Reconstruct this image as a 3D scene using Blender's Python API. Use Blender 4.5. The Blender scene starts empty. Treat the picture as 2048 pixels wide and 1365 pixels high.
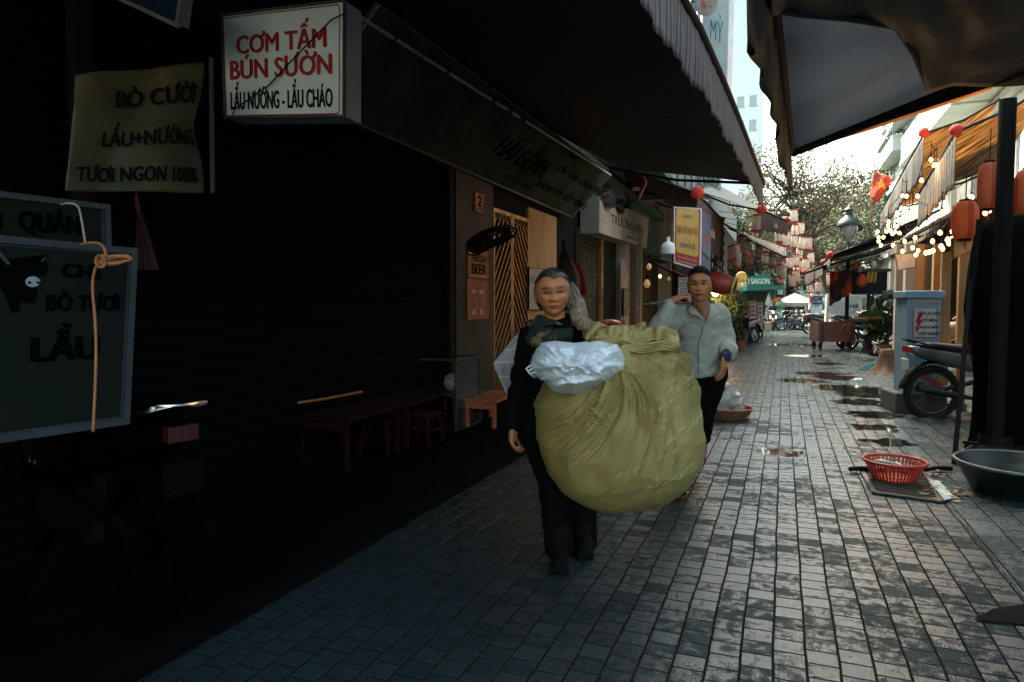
import bpy, math, random
import numpy as np
from mathutils import Vector, Matrix, noise
random.seed(7)
R = math.radians
SC = bpy.context.scene
COL = SC.collection

# ---------------------------------------------------------------- camera, sky, sun, exposure
F = 1365.33                      # focal length in photo pixels (24 mm on 36 mm)
YAW = math.atan(542.0 / F)       # the camera looks to the left of the street axis (+Y)
PITCH = math.atan(72.5 / F)
CAMZ = 1.30
cam_d = bpy.data.cameras.new('camera'); cam_d.lens = 24; cam_d.sensor_width = 36
cam_d.clip_start = 0.05; cam_d.clip_end = 600
cam = bpy.data.objects.new('camera', cam_d); COL.objects.link(cam)
cam.location = (0, 0, CAMZ); cam.rotation_euler = (math.pi/2 - PITCH, 0, YAW)
SC.camera = cam
CP = Vector((0, 0, CAMZ))
FW = Vector((-math.sin(YAW)*math.cos(PITCH), math.cos(YAW)*math.cos(PITCH), -math.sin(PITCH)))
RT = Vector((math.cos(YAW), math.sin(YAW), 0)); UP = RT.cross(FW)

SUN_EL, SUN_AZ = 50.0, -45.0      # azimuth clockwise from +Y
world = bpy.data.worlds.new('World'); SC.world = world; world.use_nodes = True
nt = world.node_tree
sky = nt.nodes.new('ShaderNodeTexSky'); sky.sky_type = 'NISHITA'; sky.sun_disc = False
sky.sun_elevation = R(SUN_EL); sky.sun_rotation = R(SUN_AZ)
sky.air_density = 1.0; sky.dust_density = 8.0; sky.ozone_density = 1.0
bg = nt.nodes['Background']; bg.inputs['Strength'].default_value = 0.15
tint = nt.nodes.new('ShaderNodeMix'); tint.data_type = 'RGBA'; tint.blend_type = 'MULTIPLY'; tint.inputs[0].default_value = 1.0; tint.inputs[7].default_value = (.90, 1.0, .89, 1)   # hazy cream green sky
nt.links.new(sky.outputs[0], tint.inputs[6]); nt.links.new(tint.outputs[2], bg.inputs['Color'])
sun_d = bpy.data.lights.new('sun', 'SUN'); sun_d.energy = 2.2; sun_d.angle = R(4); sun_d.color = (1, .92, .78)
sun = bpy.data.objects.new('sun', sun_d); COL.objects.link(sun)
sdir = Vector((math.sin(R(SUN_AZ))*math.cos(R(SUN_EL)), math.cos(R(SUN_AZ))*math.cos(R(SUN_EL)), math.sin(R(SUN_EL))))
sun.rotation_euler = sdir.to_track_quat('Z', 'Y').to_euler(); sun.location = (0, 0, 30)
SC.view_settings.view_transform = 'Standard'; SC.view_settings.look = 'None'
SC.view_settings.exposure = 2.8; SC.view_settings.gamma = 1.0
SC.render.engine = 'CYCLES'
SC.cycles.max_bounces = 6; SC.cycles.sample_clamp_indirect = 3.0

def W(px, py, d=None, x=None, y=None, z=None):
    r = FW + RT*((px-1024)/F) - UP*((py-682.5)/F)
    if d is not None: t = d
    elif x is not None: t = (x-CP.x)/r.x
    elif y is not None: t = (y-CP.y)/r.y
    else: t = (z-CP.z)/r.z
    return CP + r*t

# ---------------------------------------------------------------- materials
MATS = {}
def pm(name, c1, c2=None, scale=6.0, rough=.7, r2=None, metal=0.0, bump=0.0, bscale=40.0, spec=.5,
       detail=5.0, thresh=(.35, .7), trans=0.0, emis=None, estr=0.0, stretch=(1, 1, 1), alpha=1.0, transm=0.0, coat=0.0, sheen=0.0):
    if name in MATS: return MATS[name]
    m = bpy.data.materials.new(name); m.use_nodes = True
    n = m.node_tree.nodes; l = m.node_tree.links
    b = n['Principled BSDF']
    tc = n.new('ShaderNodeTexCoord'); mp = n.new('ShaderNodeMapping'); mp.inputs['Scale'].default_value = stretch
    l.new(tc.outputs['Object'], mp.inputs['Vector'])
    if c2 is None: c2 = tuple(min(1, v*.72) for v in c1)
    nz = n.new('ShaderNodeTexNoise'); nz.inputs['Scale'].default_value = scale; nz.inputs['Detail'].default_value = detail
    l.new(mp.outputs[0], nz.inputs['Vector'])
    mr = n.new('ShaderNodeMapRange'); mr.inputs[1].default_value = thresh[0]; mr.inputs[2].default_value = thresh[1]
    l.new(nz.outputs['Fac'], mr.inputs[0])
    mx = n.new('ShaderNodeMix'); mx.data_type = 'RGBA'
    mx.inputs[6].default_value = (*c1, 1); mx.inputs[7].default_value = (*c2, 1)
    l.new(mr.outputs[0], mx.inputs[0]); l.new(mx.outputs[2], b.inputs['Base Color'])
    if r2 is None: r2 = min(1, rough+.15)
    rr = n.new('ShaderNodeMapRange'); rr.inputs[3].default_value = rough; rr.inputs[4].default_value = r2
    l.new(nz.outputs['Fac'], rr.inputs[0]); l.new(rr.outputs[0], b.inputs['Roughness'])
    b.inputs['Metallic'].default_value = metal
    b.inputs['Specular IOR Level'].default_value = spec
    b.inputs['Coat Weight'].default_value = coat
    if transm: b.inputs['Transmission Weight'].default_value = transm
    if alpha < 1: b.inputs['Alpha'].default_value = alpha
    if bump:
        n2 = n.new('ShaderNodeTexNoise'); n2.inputs['Scale'].default_value = bscale; n2.inputs['Detail'].default_value = 4
        l.new(mp.outputs[0], n2.inputs['Vector'])
        bp = n.new('ShaderNodeBump'); bp.inputs['Strength'].default_value = bump; bp.inputs['Distance'].default_value = .02
        l.new(n2.outputs['Fac'], bp.inputs['Height']); l.new(bp.outputs[0], b.inputs['Normal'])
    if emis:
        b.inputs['Emission Color'].default_value = (*emis, 1); b.inputs['Emission Strength'].default_value = estr
    if trans:
        out = n['Material Output']; tr = n.new('ShaderNodeBsdfTranslucent'); ms = n.new('ShaderNodeMixShader')
        l.new(mx.outputs[2], tr.inputs['Color']); ms.inputs[0].default_value = trans
        l.new(b.outputs[0], ms.inputs[1]); l.new(tr.outputs[0], ms.inputs[2]); l.new(ms.outputs[0], out.inputs['Surface'])
    MATS[name] = m
    return m

def paver_mat(name, ca, cb, bw, rh, wet_lo, wet_hi, swap=True, patch=.5, pools=()):
    m = bpy.data.materials.new(name); m.use_nodes = True
    n = m.node_tree.nodes; l = m.node_tree.links; b = n['Principled BSDF']
    def N(t, **k):
        o = n.new(t)
        for a, v in k.items(): setattr(o, a, v)
        return o
    tc = N('ShaderNodeTexCoord'); sx = N('ShaderNodeSeparateXYZ'); cx = N('ShaderNodeCombineXYZ')
    wob = N('ShaderNodeTexNoise'); wob.inputs['Scale'].default_value = 2.3; wob.inputs['Detail'].default_value = 3
    l.new(tc.outputs['Object'], wob.inputs['Vector'])
    vm = N('ShaderNodeVectorMath', operation='SCALE'); vm.inputs[3].default_value = .02
    l.new(wob.outputs['Color'], vm.inputs[0])
    va = N('ShaderNodeVectorMath', operation='ADD'); l.new(tc.outputs['Object'], va.inputs[0]); l.new(vm.outputs[0], va.inputs[1])
    l.new(va.outputs[0], sx.inputs[0])
    if swap: l.new(sx.outputs[1], cx.inputs[0]); l.new(sx.outputs[0], cx.inputs[1])
    else: l.new(sx.outputs[0], cx.inputs[0]); l.new(sx.outputs[1], cx.inputs[1])
    br = N('ShaderNodeTexBrick'); br.offset = .5
    br.inputs['Scale'].default_value = 1; br.inputs['Brick Width'].default_value = bw; br.inputs['Row Height'].default_value = rh
    br.inputs['Mortar Size'].default_value = .0055; br.inputs['Mortar Smooth'].default_value = .5
    br.inputs['Color1'].default_value = (0, 0, 0, 1); br.inputs['Color2'].default_value = (1, 1, 1, 1); br.inputs['Mortar'].default_value = (.5, .5, .5, 1)
    l.new(cx.outputs[0], br.inputs['Vector'])
    # grain and large stains
    g = N('ShaderNodeTexNoise'); g.inputs['Scale'].default_value = 130; g.inputs['Detail'].default_value = 6; l.new(tc.outputs['Object'], g.inputs['Vector'])
    s = N('ShaderNodeTexNoise'); s.inputs['Scale'].default_value = 1.1; s.inputs['Detail'].default_value = 6; s.inputs['Roughness'].default_value = .65
    l.new(tc.outputs['Object'], s.inputs['Vector'])
    s2 = N('ShaderNodeTexNoise'); s2.inputs['Scale'].default_value = 21; s2.inputs['Detail'].default_value = 5; l.new(tc.outputs['Object'], s2.inputs['Vector'])
    def M(op, a, bb):
        o = N('ShaderNodeMath', operation=op)
        for i, v in enumerate((a, bb)):
            if isinstance(v, (int, float)): o.inputs[i].default_value = v
            else: l.new(v, o.inputs[i])
        return o.outputs[0]
    bsep = N('ShaderNodeSeparateColor'); l.new(br.outputs['Color'], bsep.inputs[0]); bv = bsep.outputs[0]
    mixf = M('ADD', M('MULTIPLY', bv, .45), M('MULTIPLY', M('ADD', g.outputs['Fac'], s2.outputs['Fac']), .35))
    c = N('ShaderNodeMix', data_type='RGBA'); c.inputs[6].default_value = (*ca, 1); c.inputs[7].default_value = (*cb, 1); l.new(mixf, c.inputs[0])
    c2 = N('ShaderNodeMix', data_type='RGBA'); c2.inputs[7].default_value = (.008, .009, .009, 1)
    l.new(c.outputs[2], c2.inputs[6]); l.new(br.outputs['Fac'], c2.inputs[0]); l.new(c2.outputs[2], b.inputs['Base Color'])
    # wetness
    wsum = M('ADD', M('MULTIPLY', s.outputs['Fac'], 1.0), M('MULTIPLY', M('SUBTRACT', s2.outputs['Fac'], .5), .8))
    wsum = M('ADD', wsum, M('MULTIPLY', M('SUBTRACT', bv, .5), .30))
    wsum = M('ADD', wsum, M('MULTIPLY', M('SUBTRACT', g.outputs['Fac'], .5), .55))
    mr = N('ShaderNodeMapRange'); mr.inputs[1].default_value = patch-.09; mr.inputs[2].default_value = patch+.09
    l.new(wsum, mr.inputs[0]); dryr = M('MULTIPLY_ADD', mr.outputs[0], wet_lo-wet_hi); dryr.node.inputs[2].default_value = wet_hi
    jn = M('MULTIPLY', br.outputs['Fac'], M('ADD', .45, M('MULTIPLY', s2.outputs['Fac'], .9)))
    spec = M('ADD', .16, M('MULTIPLY', mr.outputs[0], .84))
    rgh = M('MAXIMUM', dryr, M('MULTIPLY', jn, .95)); spec = M('MULTIPLY', spec, M('SUBTRACT', 1.0, M('MULTIPLY', jn, .95)))
    pool = None
    for (px_, py_, pr_) in pools:      # standing water: a smooth film where the paving dips
        vd = N('ShaderNodeVectorMath', operation='DISTANCE'); l.new(tc.outputs['Object'], vd.inputs[0]); vd.inputs[1].default_value = (px_, py_, 0)
        q = M('SUBTRACT', pr_, vd.outputs['Value']); pool = q if pool is None else M('MAXIMUM', pool, q)
    if pool is not None:
        pn = N('ShaderNodeTexNoise'); pn.inputs['Scale'].default_value = 4.5; pn.inputs['Detail'].default_value = 7; pn.inputs['Roughness'].default_value = .6; l.new(tc.outputs['Object'], pn.inputs['Vector'])
        pool = M('ADD', pool, M('MULTIPLY', M('SUBTRACT', pn.outputs['Fac'], .5), .9)); pool = M('SUBTRACT', pool, M('MULTIPLY', M('SUBTRACT', bv, .5), .05))
        pm_ = N('ShaderNodeMapRange'); pm_.inputs[1].default_value = 0; pm_.inputs[2].default_value = .06; l.new(pool, pm_.inputs[0]); pool = pm_.outputs[0]; inv_ = M('SUBTRACT', 1.0, pool)
        rgh = M('MAXIMUM', M('MULTIPLY', rgh, inv_), .03); spec = M('MAXIMUM', spec, M('MULTIPLY', pool, .8))
        c3 = N('ShaderNodeMix', data_type='RGBA'); c3.inputs[7].default_value = (.010, .011, .010, 1); l.new(M('MULTIPLY', pool, .8), c3.inputs[0]); l.new(c2.outputs[2], c3.inputs[6]); l.new(c3.outputs[2], b.inputs['Base Color'])
    l.new(rgh, b.inputs['Roughness']); l.new(spec, b.inputs['Specular IOR Level'])
    h = M('ADD', M('MULTIPLY', M('SUBTRACT', 1.0, br.outputs['Fac']), 1.0), M('MULTIPLY', g.outputs['Fac'], .8))
    h = M('ADD', h, M('MULTIPLY', s2.outputs['Fac'], .45))
    h = M('ADD', h, M('MULTIPLY', bv, .5))
    bp = N('ShaderNodeBump'); bp.inputs['Strength'].default_value = .75; bp.inputs['Distance'].default_value = .006
    if pool is not None: l.new(M('MULTIPLY', inv_, .75), bp.inputs['Strength'])
    l.new(h, bp.inputs['Height']); l.new(bp.outputs[0], b.inputs['Normal'])
    return m

def slat_mat(name, c1, c2, axis=2, freq=12.0, rough=.5, metal=.3):
    """corrugated shutter: ribs along an axis by wave bump"""
    m = bpy.data.materials.new(name); m.use_nodes = True
    n = m.node_tree.nodes; l = m.node_tree.links; b = n['Principled BSDF']
    tc = n.new('ShaderNodeTexCoord'); sp = n.new('ShaderNodeSeparateXYZ'); l.new(tc.outputs['Object'], sp.inputs[0])
    mu = n.new('ShaderNodeMath'); mu.operation = 'MULTIPLY'; mu.inputs[1].default_value = freq*2*math.pi; l.new(sp.outputs[axis], mu.inputs[0])
    si = n.new('ShaderNodeMath'); si.operation = 'SINE'; l.new(mu.outputs[0], si.inputs[0])
    nz = n.new('ShaderNodeTexNoise'); nz.inputs['Scale'].default_value = 2.5; nz.inputs['Detail'].default_value = 6; l.new(tc.outputs['Object'], nz.inputs[0])
    mx = n.new('ShaderNodeMix'); mx.data_type = 'RGBA'; mx.inputs[6].default_value = (*c1, 1); mx.inputs[7].default_value = (*c2, 1)
    l.new(nz.outputs[0], mx.inputs[0]); l.new(mx.outputs[2], b.inputs['Base Color'])
    bp = n.new('ShaderNodeBump'); bp.inputs['Strength'].default_value = 1; bp.inputs['Distance'].default_value = .012
    l.new(si.outputs[0], bp.inputs['Height']); l.new(bp.outputs[0], b.inputs['Normal'])
    b.inputs['Roughness'].default_value = rough; b.inputs['Metallic'].default_value = metal; b.inputs['Specular IOR Level'].default_value = .08
    return m

def stripe_mat(name, ca, cb, coord='UV', axis=0, freq=6.0, width=.5, rough=.75, trans=0.0, wr=.004):
    m = bpy.data.materials.new(name); m.use_nodes = True
    n = m.node_tree.nodes; l = m.node_tree.links; b = n['Principled BSDF']
    tc = n.new('ShaderNodeTexCoord'); sp = n.new('ShaderNodeSeparateXYZ'); l.new(tc.outputs[coord], sp.inputs[0])
    mu = n.new('ShaderNodeMath'); mu.operation = 'MULTIPLY'; mu.inputs[1].default_value = freq; l.new(sp.outputs[axis], mu.inputs[0])
    fr = n.new('ShaderNodeMath'); fr.operation = 'FRACT'; l.new(mu.outputs[0], fr.inputs[0])
    gt = n.new('ShaderNodeMath'); gt.operation = 'LESS_THAN'; gt.inputs[1].default_value = width; l.new(fr.outputs[0], gt.inputs[0])
    mx = n.new('ShaderNodeMix'); mx.data_type = 'RGBA'; mx.inputs[6].default_value = (*ca, 1); mx.inputs[7].default_value = (*cb, 1)
    l.new(gt.outputs[0], mx.inputs[0])
    nz = n.new('ShaderNodeTexNoise'); nz.inputs['Scale'].default_value = 9; nz.inputs['Detail'].default_value = 5; l.new(tc.outputs['Object'], nz.inputs[0])
    m2 = n.new('ShaderNodeMix'); m2.data_type = 'RGBA'; m2.blend_type = 'MULTIPLY'; m2.inputs[0].default_value = .6
    l.new(mx.outputs[2], m2.inputs[6]); l.new(nz.outputs[0], m2.inputs[7]); l.new(m2.outputs[2], b.inputs['Base Color'])
    bp = n.new('ShaderNodeBump'); bp.inputs['Strength'].default_value = .6; bp.inputs['Distance'].default_value = wr*3
    l.new(nz.outputs[0], bp.inputs['Height']); l.new(bp.outputs[0], b.inputs['Normal'])
    b.inputs['Roughness'].default_value = rough
    if trans:
        out = n['Material Output']; tr = n.new('ShaderNodeBsdfTranslucent'); ms = n.new('ShaderNodeMixShader')
        l.new(m2.outputs[2], tr.inputs['Color']); ms.inputs[0].default_value = trans
        l.new(b.outputs[0], ms.inputs[1]); l.new(tr.outputs[0], ms.inputs[2]); l.new(ms.outputs[0], out.inputs['Surface'])
    return m

def vc_mat(name, rough=.5, bump=.15, bscale=120, sss=0.0):
    m = bpy.data.materials.new(name); m.use_nodes = True
    n = m.node_tree.nodes; l = m.node_tree.links; b = n['Principled BSDF']
    a = n.new('ShaderNodeVertexColor'); a.layer_name = 'col'
    nz = n.new('ShaderNodeTexNoise'); nz.inputs['Scale'].default_value = 35; nz.inputs['Detail'].default_value = 5
    tc = n.new('ShaderNodeTexCoord'); l.new(tc.outputs['Object'], nz.inputs[0])
    mr = n.new('ShaderNodeMapRange'); mr.inputs[3].default_value = .78; mr.inputs[4].default_value = 1.18; l.new(nz.outputs[0], mr.inputs[0])
    vm = n.new('ShaderNodeVectorMath'); vm.operation = 'SCALE'; l.new(a.outputs[0], vm.inputs[0]); l.new(mr.outputs[0], vm.inputs[3])
    l.new(vm.outputs[0], b.inputs['Base Color']); b.inputs['Roughness'].default_value = rough; b.inputs['Specular IOR Level'].default_value = .25
    n2 = n.new('ShaderNodeTexNoise'); n2.inputs['Scale'].default_value = bscale; l.new(tc.outputs['Object'], n2.inputs[0])
    bp = n.new('ShaderNodeBump'); bp.inputs['Strength'].default_value = bump; bp.inputs['Distance'].default_value = .004
    l.new(n2.outputs[0], bp.inputs['Height']); l.new(bp.outputs[0], b.inputs['Normal'])
    return m

# ---------------------------------------------------------------- objects
def tag(o, label=None, cat=None, group=None, kind=None):
    if label: o['label'] = label
    if cat: o['category'] = cat
    if group: o['group'] = group
    if kind: o['kind'] = kind
    return o
def thing(name, label, cat, loc=(0, 0, 0), rz=0.0, group=None):
    o = bpy.data.objects.new(name, None); COL.objects.link(o)
    o.empty_display_size = .1
    o.location = loc; o.rotation_euler = (0, 0, rz)
    return tag(o, label, cat, group)
def wm(o):
    m = Matrix.Identity(4)
    while o is not None:
        b = Matrix.Translation(o.location) @ o.rotation_euler.to_matrix().to_4x4()
        m = b @ m; o = o.parent
    return m
def copy_tree(o, parent=None):
    c = o.copy(); COL.objects.link(c)
    if parent: c.parent = parent
    for ch in [x for x in KIDS.get(o.name, [])]:
        k = copy_tree(ch, c)
    return c
KIDS = {}
def setp(o, parent):
    o.parent = parent; KIDS.setdefault(parent.name, []).append(o)

class MB:
    def __init__(s): s.v = []; s.f = []; s.uv = {}; s.mi = []; s.cur = 0
    def add(s, vs, fs):
        b = len(s.v); s.v += [Vector(v) for v in vs]
        for f in fs: s.f.append(tuple(i+b for i in f)); s.mi.append(s.cur)
        return b
    def box(s, x0, x1, y0, y1, z0, z1, M=None):
        vs = [Vector((x, y, z)) for x in (x0, x1) for y in (y0, y1) for z in (z0, z1)]
        if M is not None: vs = [M @ v for v in vs]
        s.add(vs, [(0, 1, 3, 2), (4, 6, 7, 5), (0, 4, 5, 1), (2, 3, 7, 6), (0, 2, 6, 4), (1, 5, 7, 3)]); return s
    def obox(s, c, ax, ay, az):   # centre and three half vectors
        c = Vector(c); ax = Vector(ax); ay = Vector(ay); az = Vector(az)
        vs = [c+ax*i+ay*j+az*k for i in (-1, 1) for j in (-1, 1) for k in (-1, 1)]
        s.add(vs, [(0, 1, 3, 2), (4, 6, 7, 5), (0, 4, 5, 1), (2, 3, 7, 6), (0, 2, 6, 4), (1, 5, 7, 3)]); return s
    def bar(s, p, q, w, h=None):
        p = Vector(p); q = Vector(q); h = h or w; d = (q-p).normalized()
        u = d.cross(Vector((0, 0, 1)))
        if u.length < .05: u = Vector((1, 0, 0))
        u.normalize(); v = u.cross(d)
        return s.obox((p+q)/2, (q-p)/2, u*w/2, v*h/2)
    def tube(s, pts, r, n=8, closed=False):
        pts = [Vector(p) for p in pts]; m = len(pts)
        rs = r if isinstance(r, (list, tuple)) else [r]*m
        rings = []; prev = None
        for i, p in enumerate(pts):
            a = pts[(i-1) % m] if (i > 0 or closed) else pts[i]; c = pts[(i+1) % m] if (i < m-1 or closed) else pts[i]
            t = (c-a).normalized()
            if prev is None:
                u = t.cross(Vector((0, 0, 1)))
                if u.length < .1: u = t.cross(Vector((1, 0, 0)))
            else: u = prev - t*prev.dot(t)
            u.normalize(); prev = u; w = t.cross(u)
            rings.append([p + (u*math.cos(2*math.pi*k/n) + w*math.sin(2*math.pi*k/n))*rs[i] for k in range(n)])
        b = s.add([v for rg in rings for v in rg], [])
        fs = []
        for i in range(m if closed else m-1):
            j = (i+1) % m
            for k in range(n):
                fs.append((b+i*n+k, b+i*n+(k+1) % n, b+j*n+(k+1) % n, b+j*n+k))
        if not closed:
            fs.append(tuple(b+k for k in reversed(range(n)))); fs.append(tuple(b+(m-1)*n+k for k in range(n)))
        s.f += fs; s.mi += [s.cur]*len(fs); return s
    def lathe(s, prof, c=(0, 0, 0), n=20, ax=None, wob=0.0):   # prof [(r,h)], axis default z
        c = Vector(c); az = Vector(ax).normalized() if ax is not None else Vector((0, 0, 1))
        u = az.cross(Vector((0, 1, 0)));
        if u.length < .1: u = az.cross(Vector((1, 0, 0)))
        u.normalize(); w = az.cross(u)
        vs = []
        for r, h in prof:
            for k in range(n):
                a = 2*math.pi*k/n; rr = max(r, 1e-4)*(1+wob*math.sin(k*7.3+h*30))
                vs.append(c+az*h+(u*math.cos(a)+w*math.sin(a))*rr)
        fs = []
        for i in range(len(prof)-1):
            for k in range(n): fs.append((i*n+k, i*n+(k+1) % n, (i+1)*n+(k+1) % n, (i+1)*n+k))
        s.add(vs, fs); return s
    def ball(s, c, r, n=12, m=8):
        c = Vector(c); r = Vector(r) if not isinstance(r, (int, float)) else Vector((r, r, r))
        vs = []
        for i in range(m+1):
            t = math.pi*i/m
            for k in range(n):
                a = 2*math.pi*k/n
                vs.append(c+Vector((r.x*math.sin(t)*math.cos(a), r.y*math.sin(t)*math.sin(a), r.z*math.cos(t))))
        fs = [(i*n+k, (i+1)*n+k, (i+1)*n+(k+1) % n, i*n+(k+1) % n) for i in range(m) for k in range(n)]
        s.add(vs, fs); return s
    def grid(s, fn, nu, nv, thick=0.0, uv=True):
        vs = [Vector(fn(i/nu, j/nv)) for j in range(nv+1) for i in range(nu+1)]
        fs = [(j*(nu+1)+i, j*(nu+1)+i+1, (j+1)*(nu+1)+i+1, (j+1)*(nu+1)+i) for j in range(nv) for i in range(nu)]
        b = s.add(vs, fs)
        if uv:
            for j in range(nv+1):
                for i in range(nu+1): s.uv[b+j*(nu+1)+i] = (i/nu, j/nv)
        if thick:
            N_ = []
            for j in range(nv+1):
                for i in range(nu+1):
                    a = vs[j*(nu+1)+min(i+1, nu)]-vs[j*(nu+1)+max(i-1, 0)]
                    c = vs[min(j+1, nv)*(nu+1)+i]-vs[max(j-1, 0)*(nu+1)+i]
                    N_.append(a.cross(c).normalized())
            b2 = s.add([v-n_*thick for v, n_ in zip(vs, N_)], [tuple(reversed(f)) for f in fs])
            for k in range(len(vs)):
                if uv: s.uv[b2+k] = s.uv[b+k]
            W_ = nu+1
            edge = [(i, i+1) for i in range(nu)] + [((j)*W_+nu, (j+1)*W_+nu) for j in range(nv)] + \
                   [(nv*W_+i+1, nv*W_+i) for i in reversed(range(nu))] + [((j+1)*W_, j*W_) for j in reversed(range(nv))]
            for a, c in edge: s.f.append((b+a, b2+a, b2+c, b+c)); s.mi.append(s.cur)
        return s
    def prism(s, poly, o, u, w, t):    # polygon (2D) in plane o,u,w extruded along normal by t
        o = Vector(o); u = Vector(u).normalized(); w = Vector(w).normalized(); nn = u.cross(w)*t
        n = len(poly)
        a = [o+u*x+w*y for x, y in poly]
        s.add(a+[p+nn for p in a], [tuple(reversed(range(n))), tuple(range(n, 2*n))] + [(i, (i+1) % n, n+(i+1) % n, n+i) for i in range(n)])
        return s
    def build(s, name, mat, parent=None, world=True, smooth=False, cols=None):
        me = bpy.data.meshes.new(name)
        vs = s.v
        if parent is not None and world:
            inv = wm(parent).inverted(); vs = [inv @ v for v in vs]
        me.from_pydata([tuple(v) for v in vs], [], s.f); me.update()
        mats = mat if isinstance(mat, (list, tuple)) else [mat]
        for m in mats: me.materials.append(m)
        if len(mats) > 1: me.polygons.foreach_set('material_index', s.mi)
        if s.uv:
            ul = me.uv_layers.new(name='UVMap')
            for lp in me.loops:
                if lp.vertex_index in s.uv: ul.data[lp.index].uv = s.uv[lp.vertex_index]
        if smooth:
            me.polygons.foreach_set('use_smooth', [True]*len(me.polygons))
            if smooth == 'auto':
                me.set_sharp_from_angle(angle=R(35))
        o = bpy.data.objects.new(name, me); COL.objects.link(o)
        if parent is not None: setp(o, parent)
        return o

def bevel(o, w=.004, seg=2):
    m = o.modifiers.new('bevel', 'BEVEL'); m.width = w; m.segments = seg; m.limit_method = 'ANGLE'
    return o
def fbm(p, o=3): return noise.fractal(Vector(p), 1.0, 2.0, o)

def remesh(mb, vox, smooth=4, name='tmp'):
    """union of closed shells into one continuous surface"""
    me = bpy.data.meshes.new(name); me.from_pydata([tuple(v) for v in mb.v], [], mb.f); me.update()
    o = bpy.data.objects.new(name, me); COL.objects.link(o)
    r = o.modifiers.new('r', 'REMESH'); r.mode = 'VOXEL'; r.voxel_size = vox
    if smooth:
        s = o.modifiers.new('s', 'SMOOTH'); s.iterations = smooth; s.factor = .5
    dg = bpy.context.evaluated_depsgraph_get(); dg.update()
    ev = o.evaluated_get(dg); m2 = bpy.data.meshes.new_from_object(ev)
    out = MB(); out.v = [v.co.copy() for v in m2.vertices]; out.f = [tuple(p.vertices) for p in m2.polygons]; out.mi = [0]*len(out.f)
    out.nrm = [v.normal.copy() for v in m2.vertices]
    bpy.data.objects.remove(o); bpy.data.meshes.remove(me); bpy.data.meshes.remove(m2)
    return out

def txt(s, c, right, up, mat, parent, h=None, w=None, bold=0.0, name='lettering', extr=.0015, shear=0.0, space=1.0):
    """real letter geometry, fitted into w x h (metres) round centre c, lying in the plane right/up"""
    s0, horns = s, []
    tr_ = dict(zip('ƠỜỚỢỞỠơờớợ', 'OÒÓỌỎÕoòóọ'))
    s = ''.join(tr_.get(ch, ch) for ch in s)
    cu = bpy.data.curves.new('t', 'FONT'); cu.body = s; cu.size = 1; cu.align_x = 'LEFT'
    cu.offset = 0; cu.extrude = .02; cu.shear = shear; cu.resolution_u = 3; cu.space_character = space
    o = bpy.data.objects.new('t', cu); COL.objects.link(o)
    dg = bpy.context.evaluated_depsgraph_get()
    for i_, ch in enumerate(s0):
        if ch in tr_:       # the horn of the o, drawn beside a plain round letter
            cu.body = s[:i_]+('O' if ch.isupper() else 'o'); dg.update(); t_ = bpy.data.meshes.new_from_object(o.evaluated_get(dg))
            c_ = np.empty(len(t_.vertices)*3); t_.vertices.foreach_get('co', c_); c_ = c_.reshape(-1, 3); x1 = c_[:, 0].max(); bpy.data.meshes.remove(t_)
            y1 = .70 if ch.isupper() else .53; horns.append((x1-.13, y1-.06, x1+.05, y1+.10))
    cu.body = s; dg.update()
    me = bpy.data.meshes.new_from_object(o.evaluated_get(dg)); bpy.data.objects.remove(o); bpy.data.curves.remove(cu)
    co = np.empty(len(me.vertices)*3); me.vertices.foreach_get('co', co); co = co.reshape(-1, 3)
    if horns:
        V_ = [tuple(r) for r in co]; F_ = [tuple(p.vertices) for p in me.polygons]
        for (xa, ya, xb, yb) in horns:
            b_ = len(V_); pl_ = [(xa, ya-.03), (xa+.10, ya-.05), (xb+.01, ya+.06), (xb, yb), (xb-.075, yb), (xb-.07, ya+.08), (xa+.06, ya+.03)]
            V_ += [(x, y, .021) for x, y in pl_]+[(x, y, -.019) for x, y in pl_]; n_ = len(pl_)
            F_ += [tuple(b_+k for k in range(n_))]+[(b_+(k+1) % n_, b_+k, b_+n_+k, b_+n_+(k+1) % n_) for k in range(n_)]
        bpy.data.meshes.remove(me); me = bpy.data.meshes.new(name); me.from_pydata(V_, [], F_); me.update(); co = np.array(V_)
    lo, hi = co.min(0), co.max(0)
    sy = (h/(hi[1]-lo[1])) if h else None
    sx = (w/(hi[0]-lo[0])) if w else None
    sx = sx or sy; sy = sy or sx
    right = Vector(right).normalized(); up = Vector(up).normalized(); nn = right.cross(up)
    c = Vector(c); mid = (lo+hi)/2
    inv = wm(parent).inverted() if parent else Matrix.Identity(4)
    if bold > 0:       # heavier strokes: slightly shifted copies, each a hair prouder
        sx *= (hi[0]-lo[0])/(hi[0]-lo[0]+2*bold)
        fs = [tuple(p.vertices) for p in me.polygons]; n0 = len(co); V_ = []; F_ = []
        for k, (ox, oy) in enumerate(((0, 0), (-bold, 0), (bold, 0), (-bold/2, bold*.45), (bold/2, -bold*.45))):
            q = co.copy(); q[:, 0] += ox; q[:, 1] += oy; q[:, 2] += .02*.22*k
            V_ += [tuple(r) for r in q]; F_ += [tuple(i+k*n0 for i in f) for f in fs]
        bpy.data.meshes.remove(me); me = bpy.data.meshes.new(name); me.from_pydata(V_, [], F_); me.update()
    for v in me.vertices:
        p = c + right*((v.co.x-mid[0])*sx) + up*((v.co.y-mid[1])*sy) + nn*(v.co.z/.02*extr)
        v.co = inv @ p
    me.name = name; me.materials.clear(); me.materials.append(mat)
    o = bpy.data.objects.new(name, me); COL.objects.link(o)
    if parent: setp(o, parent)
    return o

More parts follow.
